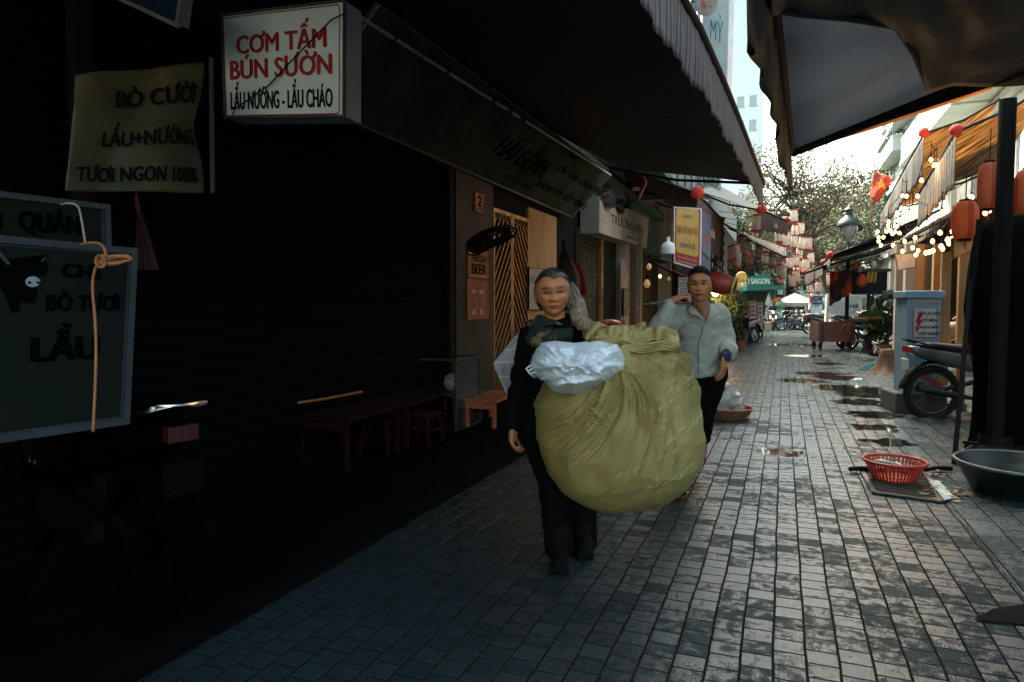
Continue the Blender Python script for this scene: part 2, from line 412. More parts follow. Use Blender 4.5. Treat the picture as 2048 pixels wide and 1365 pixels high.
# common materials
BLK = pm('black_paint', (.003, .003, .0035), (.005, .0045, .0045), rough=.7, spec=.2)
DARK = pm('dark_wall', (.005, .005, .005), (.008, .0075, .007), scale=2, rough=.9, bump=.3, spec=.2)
STEEL = pm('grey_steel', (.16, .17, .18), (.1, .1, .11), rough=.4, metal=.7)
ALU = pm('aluminium', (.35, .36, .38), (.25, .26, .28), rough=.35, metal=.8, scale=20)
CHROME = pm('chrome', (.7, .7, .72), (.6, .6, .62), rough=.12, metal=1)
WHITE = pm('white_paint', (.72, .72, .7), (.6, .6, .57), rough=.5)
RED = pm('red_plastic', (.45, .03, .015), (.3, .02, .01), rough=.4)
REDM = pm('red_matte', (.5, .035, .02), (.36, .02, .015), rough=.75)
BRN = pm('brown_canvas', (.07, .045, .04), (.04, .025, .022), rough=.85, bump=.3, scale=5)
BLKCAN = pm('black_canvas', (.006, .006, .006), (.009, .008, .008), rough=.6, bump=.4, bscale=6, scale=2)
WOOD = pm('brown_wood', (.2, .09, .04), (.09, .04, .02), rough=.6, stretch=(1, 1, 9), scale=5)
TYRE = pm('tyre_rubber', (.012, .012, .012), (.02, .02, .02), rough=.8)
SEATM = pm('seat_vinyl', (.012, .012, .013), (.02, .02, .02), rough=.4)
GLASSD = pm('dark_glass', (.02, .03, .035), (.03, .04, .045), rough=.08, spec=.8)
GREENP = pm('teal_paint', (.01, .12, .09), (.01, .08, .06), rough=.5)
INK = pm('black_ink', (.012, .012, .014), (.01, .01, .01), rough=.8, spec=.15)
REDINK = pm('red_ink', (.45, .02, .012), (.35, .02, .012), rough=.45)
CREAM = pm('cream_paint', (.5, .42, .3), (.4, .32, .22), rough=.8, bump=.2)
# ================================================================ SETTING
def gp(px, py): v = W(px, py, z=0); return v.x, v.y
POOLS = [(*gp(px, py), r+.17) for px, py, r in ((1700, 778, .42), (1735, 790, .30), (1672, 756, .30), (1722, 805, .22), (1742, 830, .13), (1755, 855, .10), (1770, 885, .08), (1600, 762, .28), (1640, 748, .30), (1585, 690, .7), (1610, 712, .35), (1655, 728, .2), (1560, 905, .05))]
PAV = paver_mat('wet_pavers', (.006, .016, .017), (.030, .047, .049), .102, .113, .045, .60, patch=.465, pools=POOLS)
PAV2 = paver_mat('side_pavers', (.022, .034, .037), (.045, .062, .066), .30, .15, .2, .6, patch=.5, pools=POOLS)
g = MB(); g.grid(lambda u, v: (-120+240*u, -60+240*v, 0), 24, 24); tag(g.build('ground', PAV), kind='structure')
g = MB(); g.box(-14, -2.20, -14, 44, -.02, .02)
tag(g.build('pavement', pm('shade_black_paving', (.0012, .0014, .0014), (.0022, .0024, .0024), rough=.95, spec=.03, bump=.4, bscale=12)), kind='structure')  # near-black paving and kerb put the left-side shade into the ground colour
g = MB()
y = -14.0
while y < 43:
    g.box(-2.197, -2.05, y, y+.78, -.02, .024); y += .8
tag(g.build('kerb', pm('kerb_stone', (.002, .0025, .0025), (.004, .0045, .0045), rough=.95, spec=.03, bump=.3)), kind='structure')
g = MB(); g.grid(lambda u, v: (1.02+5*u, -14+58*v, .005), 4, 30)
tag(g.build('side_path', PAV2), kind='structure')

# ---------------------------------------------------------------- buildings
WINW = pm('window_frame', (.45, .47, .46), (.35, .36, .36), rough=.5)
PANE = pm('window_pane', (.04, .06, .07), (.02, .03, .035), rough=.06, spec=.9)
def window(parent, c, out, w, h, bars=1, mat=WINW, pane=None):
    """c centre of the opening on the wall plane; out = unit outward normal"""
    out = Vector(out); side = Vector((0, 0, 1)).cross(out); c = Vector(c)
    f = MB(); t = .06
    for s_ in (-1, 1): f.obox(c+side*s_*(w/2)+out*.02, side*t/2, out*.05, Vector((0, 0, h/2+t/2)))
    for s_ in (-1, 1): f.obox(c+Vector((0, 0, s_*h/2))+out*.023, side*(w/2-t/2), out*.05, Vector((0, 0, t/2)))
    for k in range(bars):
        f.obox(c+side*(-w/2+w*(k+1)/(bars+1))+out*.02, side*.02, out*.03, Vector((0, 0, h/2-t/2)))
    fr = f.build('window', mat, parent)
    p = MB(); p.obox(c+out*.006, side*(w/2-t/2), out*.004, Vector((0, 0, h/2-t/2))); p.build('pane', pane or PANE, fr)
    sl = MB(); sl.obox(c+Vector((0, 0, -h/2-.09))+out*.06, side*(w/2+.1), out*.08, Vector((0, 0, .035))); sl.build('sill', mat, fr)
    return fr
def building(label, x0, x1, y0, y1, h, mat, face, rows, cols, z0=4.2, ww=1.1, wh=1.5, gap=None, cat='building', pane=None, roofm=None, balc=False, name='building', skipw=()):
    o = thing(name, label, cat, ((x0+x1)/2, (y0+y1)/2, 0))
    m = MB(); m.box(x0, x1, y0, y1, -.05, h); m.build('wall', mat, o)
    rm = MB(); rm.box(x0-.12, x1+.12, y0-.0, y1+.0, h, h+.25); rm.box(x0+.3, x1-.3, y0+.3, y1-.3, h+.25, h+.5); rm.build('roof', roofm or mat, o)
    if face in ('+x', '-x'):
        out = Vector((1, 0, 0)) if face == '+x' else Vector((-1, 0, 0)); X = x1 if face == '+x' else x0
        for r in range(rows):
            for c in range(cols):
                if (r, c) in skipw: continue
                yy = y0+(y1-y0)*(c+.5)/cols; zz = z0+r*3.1+wh/2
                window(o, (X, yy, zz), out, ww, wh)
            bm_ = MB(); bm_.obox(((X+out.x*.08), (y0+y1)/2, z0+r*3.1-.75), (.10, 0, 0), (0, (y1-y0)/2-.01, 0), (0, 0, .09)); bm_.build('floor_band', roofm or mat, o)
            if balc:
                b = MB(); yb0 = y0+.5; yb1 = y1-.5; zz = z0+r*3.1-.4
                b.obox((X+out.x*.55, (yb0+yb1)/2, zz), (.5, 0, 0), (0, (yb1-yb0)/2, 0), (0, 0, .07))
                bl = b.build('balcony', roofm or mat, o)
                b = MB(); n = int((yb1-yb0)/.14)
                for k in range(n+1):
                    yy = yb0+(yb1-yb0)*k/n; b.tube([(X+out.x*1.0, yy, zz+.07), (X+out.x*1.0, yy, zz+.97)], .012, 5)
                b.bar((X+out.x*1.0, yb0, zz+1.0), (X+out.x*1.0, yb1, zz+1.0), .05)
                b.build('railing', WINW, bl)
    else:
        out = Vector((0, -1, 0))
        for r in range(rows):
            for c in range(cols): window(o, (x0+(x1-x0)*(c+.5)/cols, y0, z0+r*3.1+wh/2), out, ww, wh, pane=pane, mat=PALE2 if pane else WINW)
    return o

CONC = pm('grey_render', (.16, .18, .18), (.10, .12, .12), scale=1.5, rough=.9, bump=.4)
PALE = pm('pale_render', (.36, .39, .37), (.26, .29, .28), scale=1.2, rough=.9, bump=.2)
PALE2 = pm('white_render', (.50, .54, .50), (.40, .43, .40), scale=1.0, rough=.9, bump=.15)
OCHRE = pm('ochre_render', (.075, .045, .025), (.03, .02, .013), scale=1.8, rough=.9, bump=.3)
GREENW = pm('green_render', (.06, .15, .13), (.03, .09, .08), scale=2, rough=.9)

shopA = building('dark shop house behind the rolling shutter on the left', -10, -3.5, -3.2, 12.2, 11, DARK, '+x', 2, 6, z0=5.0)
shopB = building('shop house with green soffit above its open dark front', -10, -3.5, 12.25, 20.5, 12, GREENW, '+x', 3, 3, z0=4.6, balc=True)
shopC = building('pale shop house with balconies beyond the brown awnings on the left', -10, -3.1, 20.55, 34, 7.6, PALE, '+x', 1, 4, z0=4.6, balc=True)
building('grey block behind the trees at the left end of the street', -16, -6.5, 40, 56, 9, CONC, '+x', 3, 4, z0=4)
building('white high block glowing above the left awnings', -9.5, -3.4, 95, 110, 42, pm('glare_white', (.85, .85, .78), (.8, .8, .72), rough=.9), '-y', 2, 4, z0=24, ww=.8, wh=1.2, pane=pm('pale_pane', (.55, .55, .48), rough=.5))
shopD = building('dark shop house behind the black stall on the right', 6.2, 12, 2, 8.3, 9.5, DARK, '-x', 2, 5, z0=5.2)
shopE = building('ochre shop house hung with string lights on the right', 4.2, 12, 9.0, 33, 3.35, OCHRE, '-x', 0, 3, z0=3.9, wh=1.2)
shopF = building('pale house with stepped white balconies above the flag', 5.4, 12, 19.65, 33, 15, PALE2, '-x', 4, 4, z0=4.4, balc=True)
building('grey house wall overgrown with creeper beside the flag', 4.9, 12, 33.05, 44, 13.5, PALE, '-x', 3, 3, z0=4.5)
building('pale terrace closing the far end of the street', -12, 3.0, 62, 70, 8, PALE2, '-y', 2, 6, z0=3.5)
building('unseen pale house row added behind the viewer to bounce light', -12, 12, -22, -16, 7, PALE, '-y', 2, 6, z0=4)  # unseen row added as a pale reflector, lighting the street from behind

# parts of the left shop house: shutter, slat door, gate, panels
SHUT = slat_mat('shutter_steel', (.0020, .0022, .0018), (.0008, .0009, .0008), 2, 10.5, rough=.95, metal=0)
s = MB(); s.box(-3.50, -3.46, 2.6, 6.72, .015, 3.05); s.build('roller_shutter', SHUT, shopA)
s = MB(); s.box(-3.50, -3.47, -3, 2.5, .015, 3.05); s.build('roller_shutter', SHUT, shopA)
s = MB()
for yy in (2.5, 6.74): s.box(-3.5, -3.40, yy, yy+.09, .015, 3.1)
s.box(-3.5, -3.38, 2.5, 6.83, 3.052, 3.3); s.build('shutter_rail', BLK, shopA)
# diagonal slat door (two leaves, chevron slats)
BRASS = pm('bronze_slat', (.46, .26, .10), (.26, .13, .05), rough=.38, metal=.6, scale=8)
y0d = W(986, 600, x=-3.44).y; y1d = W(1054, 600, x=-3.44).y; ym = (y0d+y1d)/2; zt = W(1010, 425, x=-3.44).z
dr = MB(); dr.box(-3.5, -3.47, y0d, y1d, .015, zt); door = dr.build('door', pm('door_dark', (.02, .015, .01), (.012, .01, .008), rough=.6), shopA)
fr = MB()
for yy in (y0d, ym-.02, ym+.03, y1d): fr.box(-3.47, -3.42, yy-.018, yy+.018, .015, zt)
fr.box(-3.47, -3.425, y0d+.02, y1d-.02, zt-.04, zt+.01)
fr.build('door_frame', BRASS, door)
sl = MB()
for (a, b_, sg) in ((y0d+.03, ym-.05, 1), (ym+.06, y1d-.03, -1)):
    wv = b_-a; zz = -wv
    while zz < zt:
        p0 = (a, zz) if sg > 0 else (b_, zz); p1 = (b_, zz+wv*1.3) if sg > 0 else (a, zz+wv*1.3)
        (ya, za), (yb, zb) = p0, p1
        lo, hi = .12, zt-.12
        def clipz(ya, za, yb, zb):
            if za > zb: ya, za, yb, zb = yb, zb, ya, za
            if zb <= lo or za >= hi: return None
            if za < lo: ya = ya+(yb-ya)*(lo-za)/(zb-za); za = lo
            if zb > hi: yb = ya+(yb-ya)*(hi-za)/(zb-za); zb = hi
            return ya, za, yb, zb
        q = clipz(ya, za, yb, zb)
        if q: sl.bar((-3.445, q[0], q[1]), (-3.445, q[2], q[3]), .045, .02)
        zz += .17
sl.build('slat', BRASS, door)
sc_ = MB()   # scrolls along the top of the door
for k in range(9):
    cy = y0d+.08+(y1d-y0d-.16)*k/8
    sc_.tube([(-3.435, cy+.05*math.cos(a*.6), zt-.07+.045*math.sin(a*.6)) for a in range(9)], .007, 5)
sc_.build('scrollwork', BRASS, door)
# cream plastered panel right of the door
ya = W(1057, 500, x=-3.45).y; yb = W(1113, 500, x=-3.45).y
zb_ = W(1085, 425, x=-3.45).z
STAIN = pm('stained_cream', (.44, .27, .12), (.30, .17, .07), scale=3, rough=.8, bump=.25, thresh=(.5, .75), stretch=(1, 1, .4))
p = MB(); p.box(-3.5, -3.45, ya, yb, .015, zb_); p.build('plaster_panel', STAIN, shopA)
# wall pier with a recess between shutter and door
p = MB(); p.box(-3.5, -3.41, 6.9, y0d-.06, .015, 3.0)
p.build('wall_pier', pm('brown_pier', (.02, .014, .010), (.008, .006, .005), scale=3, rough=.6, bump=.4), shopA)
# lattice gates beyond
LAT = pm('gate_steel', (.12, .085, .05), (.05, .035, .025), rough=.45, metal=.6)
gy0 = W(1158, 560, x=-3.42).y; gy1 = W(1236, 560, x=-3.42).y; gzt = W(1200, 470, x=-3.42).z
gb = MB(); gb.box(-3.5, -3.47, gy0, min(gy1, 12.15), .015, gzt); gate = gb.build('sliding_gate', pm('gate_dark', (.02, .016, .012), rough=.7), shopA)
gb = MB(); n = 34; Gy1 = gy1
for k in range(n+1):
    yy = gy0+(Gy1-gy0)*k/n; gb.box(-3.44, -3.425, yy-.008, yy+.008, .015, gzt)
for zz in (.4, .9, 1.4, 1.9, 2.4):
    for k in range(n): 
        ya_ = gy0+(Gy1-gy0)*k/n; yb2 = gy0+(Gy1-gy0)*(k+1)/n
        gb.bar((-3.42, ya_, zz-.05), (-3.42, yb2, zz+.05), .008)
gb.build('lattice', LAT, gate)
gb = MB(); gm = (gy0+Gy1)/2; gb.box(-3.47, -3.38, gm-.05, gm+.05, .015, gzt); gb.build('gate_post', pm('amber_post', (.45, .2, .06), (.3, .12, .04), rough=.4, metal=.3), gate)

# ---------------------------------------------------------------- awnings
def lerp(a, b, t): return a+(b-a)*t
def awning(label, fn, ff, bn, bf, mat, vmat=None, vh=0.0, balls=(), barmat=BLK, group=None, sag=.05, name='awning', arms=True, valtext=None, thick=.006, wave=1.0, bar_r=.03, vwave=.012, wfreq=31, edge_bar=0):
    """fn/ff front corners near/far, bn/bf wall corners near/far (world points or lists of front points)"""
    front = [Vector(p) for p in (fn if isinstance(fn, list) else [fn, ff])]
    back = [Vector(p) for p in (bn if isinstance(bn, list) else [bn, bf])]
    def along(L, t):
        if len(L) == 2: return L[0].lerp(L[1], t)
        s_ = t*(len(L)-1); i = min(int(s_), len(L)-2); return L[i].lerp(L[i+1], s_-i)
    base = front[0].copy()
    o = thing(name, label, 'awning', (front[0].x, front[0].y, 0), group=group)
    L_ = (front[-1]-front[0]).length
    nv = max(8, int(L_*6)); nu = 16
    def cf(u, v):
        p = along(back, v).lerp(along(front, v), u)
        p.z -= sag*4*u*(1-u)*(.6+.4*math.cos(v*L_*2.2))*wave
        p.z += .02*wave*noise.noise(Vector((u*3, v*L_*.9, 1.7)))
        return p
    m = MB(); m.grid(cf, nu, nv, thick); m.build('canopy', mat, o, smooth=True)
    b = MB(); b.tube([along(front, i/24) for i in range(25)], bar_r, 8); b.build('front_bar', barmat, o, smooth=True)
    if edge_bar:
        b = MB(); b.tube([along(front, 1)+Vector((0, .03, 0)), along(back, 1)+Vector((0, .03, 0))], edge_bar, 8); b.build('edge_bar', barmat, o)
    if arms:
        for t in (0, 1):
            a = MB(); a.tube([along(back, t)+Vector((0, 0, -.04)), along(back, t).lerp(along(front, t), .5)+Vector((0, 0, -.10)), along(front, t)], .022, 6); a.build('folding_arm', barmat, o)
    if vmat:
        out = (along(front, 1)-along(front, 0)).cross(Vector((0, 0, 1))).normalized()
        vhs = vh if isinstance(vh, (list, tuple)) else (vh, vh)
        def vf(u, v):
            p = along(front, u); hh = lerp(vhs[0], vhs[1], u)
            s_ = u*L_
            amp = vwave*(.3+v)
            p = p + out*(math.sin(s_*wfreq+3*noise.noise(Vector((s_*2, 0, 5))))*amp + .015*v*noise.noise(Vector((s_*1.3, v, 2))))
            p.z -= bar_r + v*hh*(1+.06*math.sin(s_*9)+.05*noise.noise(Vector((s_*2.1, 1, 8))))
            return p
        m = MB(); m.grid(vf, max(30, int(L_*26)), 8, .003); vo = m.build('valance', vmat, o, smooth=True)
        if valtext:
            for (s_, uu, hh, ww, tm) in valtext:
                c = along(front, uu); c.z -= bar_r+lerp(vhs[0], vhs[1], uu)*.52
                d = (along(front, 1)-along(front, 0)).normalized()
                # both faces: street side reading away from the shops
                sgn = 1 if out.dot(CP-c) > 0 else -1
                rt_ = d if d.cross(Vector((0, 0, 1))).dot(out*sgn) > 0 else -d
                txt(s_, c+out*sgn*.03, rt_, (0, 0, 1), tm, vo, h=hh, w=ww, bold=.02)
    for (t, r_) in balls:
        bb = MB(); bb.ball(along(front, t)+Vector((0, 0, .02)), r_, 16, 10); bb.build('end_ball', REDM, o, smooth=True)
    return o

VALB = stripe_mat('pleated_brown', (.20, .155, .14), (.12, .085, .08), freq=150, width=.3, rough=.8, trans=.25)
bigf = [(-.68, -.5, 2.88), (-.62, 2.2, 2.86), (-.56, 3.05, 2.85), (-.48, 3.9, 2.85), (-.41, 5.2, 2.84), (-.34, 7.2, 2.85), (-.27, 9.4, 2.85)]
def resamp(L, n):
    L = [Vector(p) for p in L]; out = []
    ys = [p.y for p in L]
    for i in range(n):
        yy = ys[0]+(ys[-1]-ys[0])*i/(n-1)
        for a, b in zip(L, L[1:]):
            if a.y <= yy <= b.y+1e-6: out.append(a.lerp(b, (yy-a.y)/(b.y-a.y))); break
    return out
PLW = pm('pale_lettering', (.55, .45, .4), (.4, .3, .28), rough=.8)
VALL = stripe_mat('pleated_valance', (.30, .24, .22), (.13, .10, .095), freq=190, width=.45, rough=.8, trans=.35)
awning('long black awning with pleated brown valance roofing the left shops', resamp(bigf, 12), None,
       resamp([(-2.95, -.5, 3.66), (-2.95, 9, 3.66), (-2.7, 11.2, 3.60)], 12), None, BLKCAN, VALL, .30, sag=.05, arms=True, vwave=.007)
# roof slab between awning and shop wall
s = MB(); s.box(-3.5, -2.94, -.5, 12.1, 3.64, 3.72); s.build('soffit', BLK, shopA)

# right near awning, grey underside
GREYC = pm('grey_canvas', (.24, .25, .27), (.15, .16, .18), rough=.6, scale=1.2, bump=.2, bscale=3, trans=.6)
VALO = pm('dark_amber_valance', (.02, .014, .011), (.26, .12, .035), scale=3.5, rough=.6, trans=.45, thresh=(.48, .68), stretch=(6, 1, .8))
e2 = W(2048, 150, y=5.75); e1 = W(1850, 182, y=5.65)
awning('grey awning with a dark amber valance over the right side stalls', [Vector((-.10, 1.9, 2.46)), Vector((-.08, 2.4, 2.455)), Vector((-.04, 3.5, 2.45)), Vector((.03, 5.57, 2.45))], None,
       [Vector((3.6, 1.9, 3.6)), Vector((3.6, 2.4, 3.6)), Vector((3.6, 3.5, 3.65)), Vector((3.6, 6.1, 3.74))], None, GREYC, VALO, (.45, .29), sag=-.04, vwave=.012, wfreq=9, edge_bar=.045)
# added black sheet paints the shade under the right half of the grey awning
bt_ = thing('shade_sheet', 'black tarpaulin lashed under the right half of the grey awning', 'tarpaulin', (1.2, 4.0, 2.6))
def on_plane(px, py):
    r = FW + RT*((px-1024)/F) - UP*((py-682.5)/F); k = .355; t = (2.45+k*(0-.0)-.07-CP.z)/(r.z-k*r.x); return CP+r*t
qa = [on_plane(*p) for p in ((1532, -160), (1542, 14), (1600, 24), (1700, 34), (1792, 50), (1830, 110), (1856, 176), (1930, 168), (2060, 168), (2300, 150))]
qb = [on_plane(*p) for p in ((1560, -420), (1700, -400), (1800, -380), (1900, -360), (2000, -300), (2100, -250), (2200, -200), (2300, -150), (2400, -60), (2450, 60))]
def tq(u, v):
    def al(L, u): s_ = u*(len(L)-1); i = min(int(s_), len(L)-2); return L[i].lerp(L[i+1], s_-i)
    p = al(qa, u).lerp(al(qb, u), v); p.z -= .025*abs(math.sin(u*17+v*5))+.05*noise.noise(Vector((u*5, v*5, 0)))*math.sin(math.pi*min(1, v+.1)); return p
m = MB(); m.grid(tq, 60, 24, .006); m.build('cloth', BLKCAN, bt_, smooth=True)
m = MB(); m.tube([q+Vector((0, 0, -.01)) for q in qa[:7]], .012, 6); m.build('shade_sheet_hem', BLK, bt_)
# second canvas beyond, amber
AMB = pm('amber_canvas', (.48, .22, .07), (.30, .12, .035), rough=.65, scale=3, trans=.6, bump=.3, bscale=5, stretch=(1, 3, 1))
awning('amber canvas awning seen just past the grey awning edge', W(1596, 296, d=6.2), W(1600, 302, d=8.2), W(1990, 120, d=6.2), W(1985, 178, d=8.6), AMB, None, sag=.03, arms=False)

# striped awnings on the right with red balls
STRG = stripe_mat('grey_pinstripe', (.20, .19, .18), (.07, .06, .06), freq=34, width=.42, rough=.8, trans=.3)
TAN = pm('tan_tarp', (.50, .32, .14), (.12, .06, .03), scale=2.2, rough=.6, trans=.55, bump=.5, bscale=4, stretch=(.6, 3.5, 1), thresh=(.42, .6))  # dark streaks put shadow stripes into the tarp colour
fr1 = W(1912, 264, d=9.5); fr2 = W(1838, 388, d=13)
awning('tan tarpaulin awning with pinstriped front valance and large red ball', fr1, fr2, W(2120, 150, d=10.5), W(2000, 330, d=15.5), TAN, STRG, (.72, .60), balls=((0, .085),), sag=.08, bar_r=.025)
fr3 = W(1848, 268, d=12.0); fr4 = W(1762, 425, d=19)
awning('tan tarpaulin awning with pinstriped valance and small red ball', fr3, fr4, W(2000, 195, d=13.5), W(1900, 380, d=20), TAN, STRG, (.72, .5), balls=((0, .085),), sag=.08, bar_r=.02)
# dark awnings lower right
awning('black awning with two red balls in front of the street lamp', W(1660, 512, d=17), W(1647, 526, d=20), W(1880, 418, d=19), W(1800, 480, d=24), BLKCAN, BRN, (.25, .2), balls=((0, .09), (1, .09)), sag=.02)
awning('lowest black awning above the red cloth on the right', W(1646, 533, d=18), W(1610, 546, d=23), W(1850, 468, d=19), W(1760, 508, d=26), BLKCAN, BRN, (.22, .45), balls=((1, .1),), sag=.02)

# left brown awnings
awning('nearest brown awning of the left row with an upright red ball', W(1394, 388, d=13.2), W(1445, 441, d=17.4), Vector((-3.5, 12.6, 4.35)), Vector((-3.5, 17.2, 4.1)), BLKCAN, BRN, (.95, .98), balls=((0, .13), (1, .07)), sag=.03,
       valtext=[('ẩm thực', .5, .34, .9, pm('tan_print', (.5, .36, .2), rough=.8))])
awning('middle brown awning of the left row whose valance faces the viewer', W(1523, 421, d=15.5), W(1576, 443, d=19), W(1392, 380, d=15.0), W(1440, 372, d=21), BLKCAN, BRN, (.42, .36), balls=((0, .11), (.93, .09)), sag=.03,
       valtext=[('ẩm thực', .45, .2, .5, pm('tan_print', (.5, .36, .2), rough=.8))])
awning('lowest brown awning of the left row propped by the pale pole', W(1571, 515, d=23), W(1573, 497, d=27), W(1440, 440, d=20), W(1455, 455, d=25), BRN, None, sag=.03, balls=((1, .1),), bar_r=.05)

m = MB(); m.box(-3.1, -3.04, 20.7, 33.8, .015, 2.9); m.build('shopfront', pm('shop_shade', (.012, .012, .011), (.03, .02, .014), scale=2, rough=.8), shopC)  # dark flat panel painted as the shade of an unlit open interior
# ================================================================ SIGNS AND LEFT SIDE
def quad_frame(tl, tr, bl):
    r = (tr-tl); u = (tl-bl); return r, u, r.cross(u).normalized()
def panel(label, tl, tr, bl, br_, face, frame, t=.12, fw=.02, name='sign', cat='sign', framed=True, group=None, back=None):
    """a board given by its four world corners; front towards the viewer"""
    pn = (tr-tl).cross(tl-bl).normalized(); rr_ = br_-CP; br_ = CP+rr_*((tl-CP).dot(pn)/rr_.dot(pn))
    c = (tl+tr+bl+br_)/4; o = thing(name, label, cat, (c.x, c.y, min(bl.z, br_.z)), group=group)
    nn = (tr-tl).cross(tl-bl).normalized()
    m = MB(); vs = [bl, br_, tr, tl]; bk = [v-nn*t for v in vs]
    m.add(vs+bk, [(0, 1, 2, 3), (7, 6, 5, 4), (0, 4, 5, 1), (1, 5, 6, 2), (2, 6, 7, 3), (3, 7, 4, 0)])
    m.build('box', back or frame, o)
    m = MB(); e = .003
    def inset(k): # inset by fw metres
        cc = c; return [v+(cc-v).normalized()*fw*1.2+nn*e for v in vs]
    q = inset(0); m.add(q+[v-nn*.002 for v in q], [(0, 1, 2, 3), (7, 6, 5, 4), (0, 4, 5, 1), (1, 5, 6, 2), (2, 6, 7, 3), (3, 7, 4, 0)])
    m.build('face', face, o)
    if framed:
        m = MB()
        for a, b in ((0, 1), (1, 2), (2, 3), (3, 0)):
            d = (vs[b]-vs[a]).normalized(); m.obox((vs[a]+vs[b])/2+nn*.004, (vs[b]-vs[a])/2+d*fw/2*(1 if a % 2 == 0 else -1), d.cross(nn)*fw/2, nn*.008)
        m.build('frame', frame, o)
    def at(u, v, off=.006):   # u,v in 0..1 from the top left
        return tl.lerp(tr, u).lerp(bl.lerp(br_, u), v)+nn*off
    return o, at, (tr-tl).normalized(), (tl-bl).normalized(), nn

# --- hanging light box
LB = pm('sign_acrylic', (.82, .86, .84), (.74, .78, .76), scale=4, rough=.3, r2=.4, spec=.5)
tl = W(445, 32, d=4.0); bl = W(452, 237, d=4.0); tr = W(690, 2, d=3.62); br_ = W(689, 233, d=3.62)
LBS = pm('sign_side', (.30, .28, .31), (.28, .26, .28), rough=.5, scale=5)
o, at, rv, uv_, nn = panel('white hanging sign box with red and black lettering, lit by daylight', tl, tr, bl, br_, LB, pm('dark_trim', (.05, .07, .07), rough=.5), t=.14, fw=.012, name='hanging_sign', back=LBS)
wd = (tr-tl).length; ht = (tl-bl).length
def line(s, u0, u1, v0, v1, mat, bold=.0, par=None, at_=None, R_=None, U_=None, off=.006, shear=0, space=1.0):
    a = at_ or at; c = a((u0+u1)/2, (v0+v1)/2, off)
    w_ = (a(u1, .5)-a(u0, .5)).length; h_ = (a(.5, v1)-a(.5, v0)).length
    # follow the local direction of the board
    r_ = (a(u1, (v0+v1)/2)-a(u0, (v0+v1)/2)).normalized(); u_ = (a((u0+u1)/2, v0)-a((u0+u1)/2, v1)).normalized()
    return txt(s, c, r_, u_, mat, par, h=h_, w=w_, bold=bold, shear=shear, space=space)
line('CƠM TẤM', .12, .87, .12, .39, REDINK, .034, o)
line('BÚN SƯỜN', .06, .91, .405, .63, REDINK, .034, o)
line('LẨU NƯỚNG - LẨU CHÁO', .06, .91, .66, .92, INK, .035, o)
bm = MB()    # thin red border with rounded corners
pts = []
for (cu, cv, a0) in ((.94, .06, 90), (.94, .95, 0), (.03, .95, -90), (.03, .06, 180)):
    for k in range(5):
        a = R(a0-90*k/4*1.0)
        pts.append(at(cu+.025*math.cos(a)*(1)-0, cv-.03*math.sin(a), .006))
bm.tube(pts, .0035, 4, closed=True); bm.build('border_line', REDINK, o)
cb = MB(); cb.tube([at(1.03, .13, .03), at(.93, .18, .035), at(.6, .52, .03), at(.42, .71, .025), at(.1, .93, .02), at(.03, 1.03, -.02)], .004, 6)
tag(cb.build('cable', BLK), 'thin black cable slanting across the face of the white hanging sign', 'cable')
# bracket of the hanging sign
bk = MB(); bk.bar(at(.05, -.03, -.07), W(420, -40, d=4.4), .03); bk.build('bracket', BLK, o)
bk = MB(); bk.bar(at(.95, -.03, -.07), at(.95, -.4, -.07), .025); bk.build('bracket', BLK, o)

# --- yellow banner
FRMP = pm('dull_pole', (.04, .042, .04), rough=.6)
YEL = pm('yellow_vinyl', (.085, .066, .026), (.014, .024, .015), scale=2.5, rough=.45, bump=.35, bscale=5)
bo = thing('banner', 'crumpled yellow vinyl banner on a pole hanging before the left shop', 'banner', W(270, 385, d=3.3))
bt = [W(150, 150, d=3.1), W(408, 126, d=3.55), W(130, 382, d=3.05), W(410, 386, d=3.5)]
bn_ = (bt[1]-bt[0]).cross(bt[0]-bt[2]).normalized()
def bf(u, v, off=0):
    p = bt[0].lerp(bt[1], u).lerp(bt[2].lerp(bt[3], u), v)
    k = max(0, u-.7)/.3
    p = p - (bt[1]-bt[0])*.085*k*math.exp(-((v-.48)/.2)**2) + bn_*(.018*math.sin(u*9+v*3)+.012*noise.noise(Vector((u*5, v*5, 0)))+off)
    return p
m = MB(); m.grid(lambda u, v: bf(u, 1-v), 40, 30, .002); m.build('cloth', YEL, bo, smooth=True)
def blines(s, u0, u1, v0, v1, mat):
    t_ = txt(s, (0, 0, 0), (1, 0, 0), (0, 1, 0), mat, None, h=1, w=1, bold=.03, extr=.002)
    inv = wm(bo).inverted()
    for v in t_.data.vertices:
        uu = lerp(u0, u1, v.co.x+.5); vv = lerp(v1, v0, v.co.y+.5); v.co = inv @ bf(uu, vv, v.co.z*1.0+.012)
    setp(t_, bo); return t_
INKR = pm('maroon_ink', (.014, .003, .003), (.008, .002, .002), rough=.9, spec=.1)
blines('BÒ CƯỜI', .30, .93, .14, .31, INKR); blines('LẨU+NƯỚNG', .22, .96, .44, .63, INKR); blines('TƯƠI NGON 100%', .06, .95, .78, .92, INKR)
pl = MB(); pl.tube([bt[1]+Vector((.02, .03, .03)), bt[3]+Vector((.02, .03, -.0))], .012, 8); pl.build('pole', FRMP, bo)

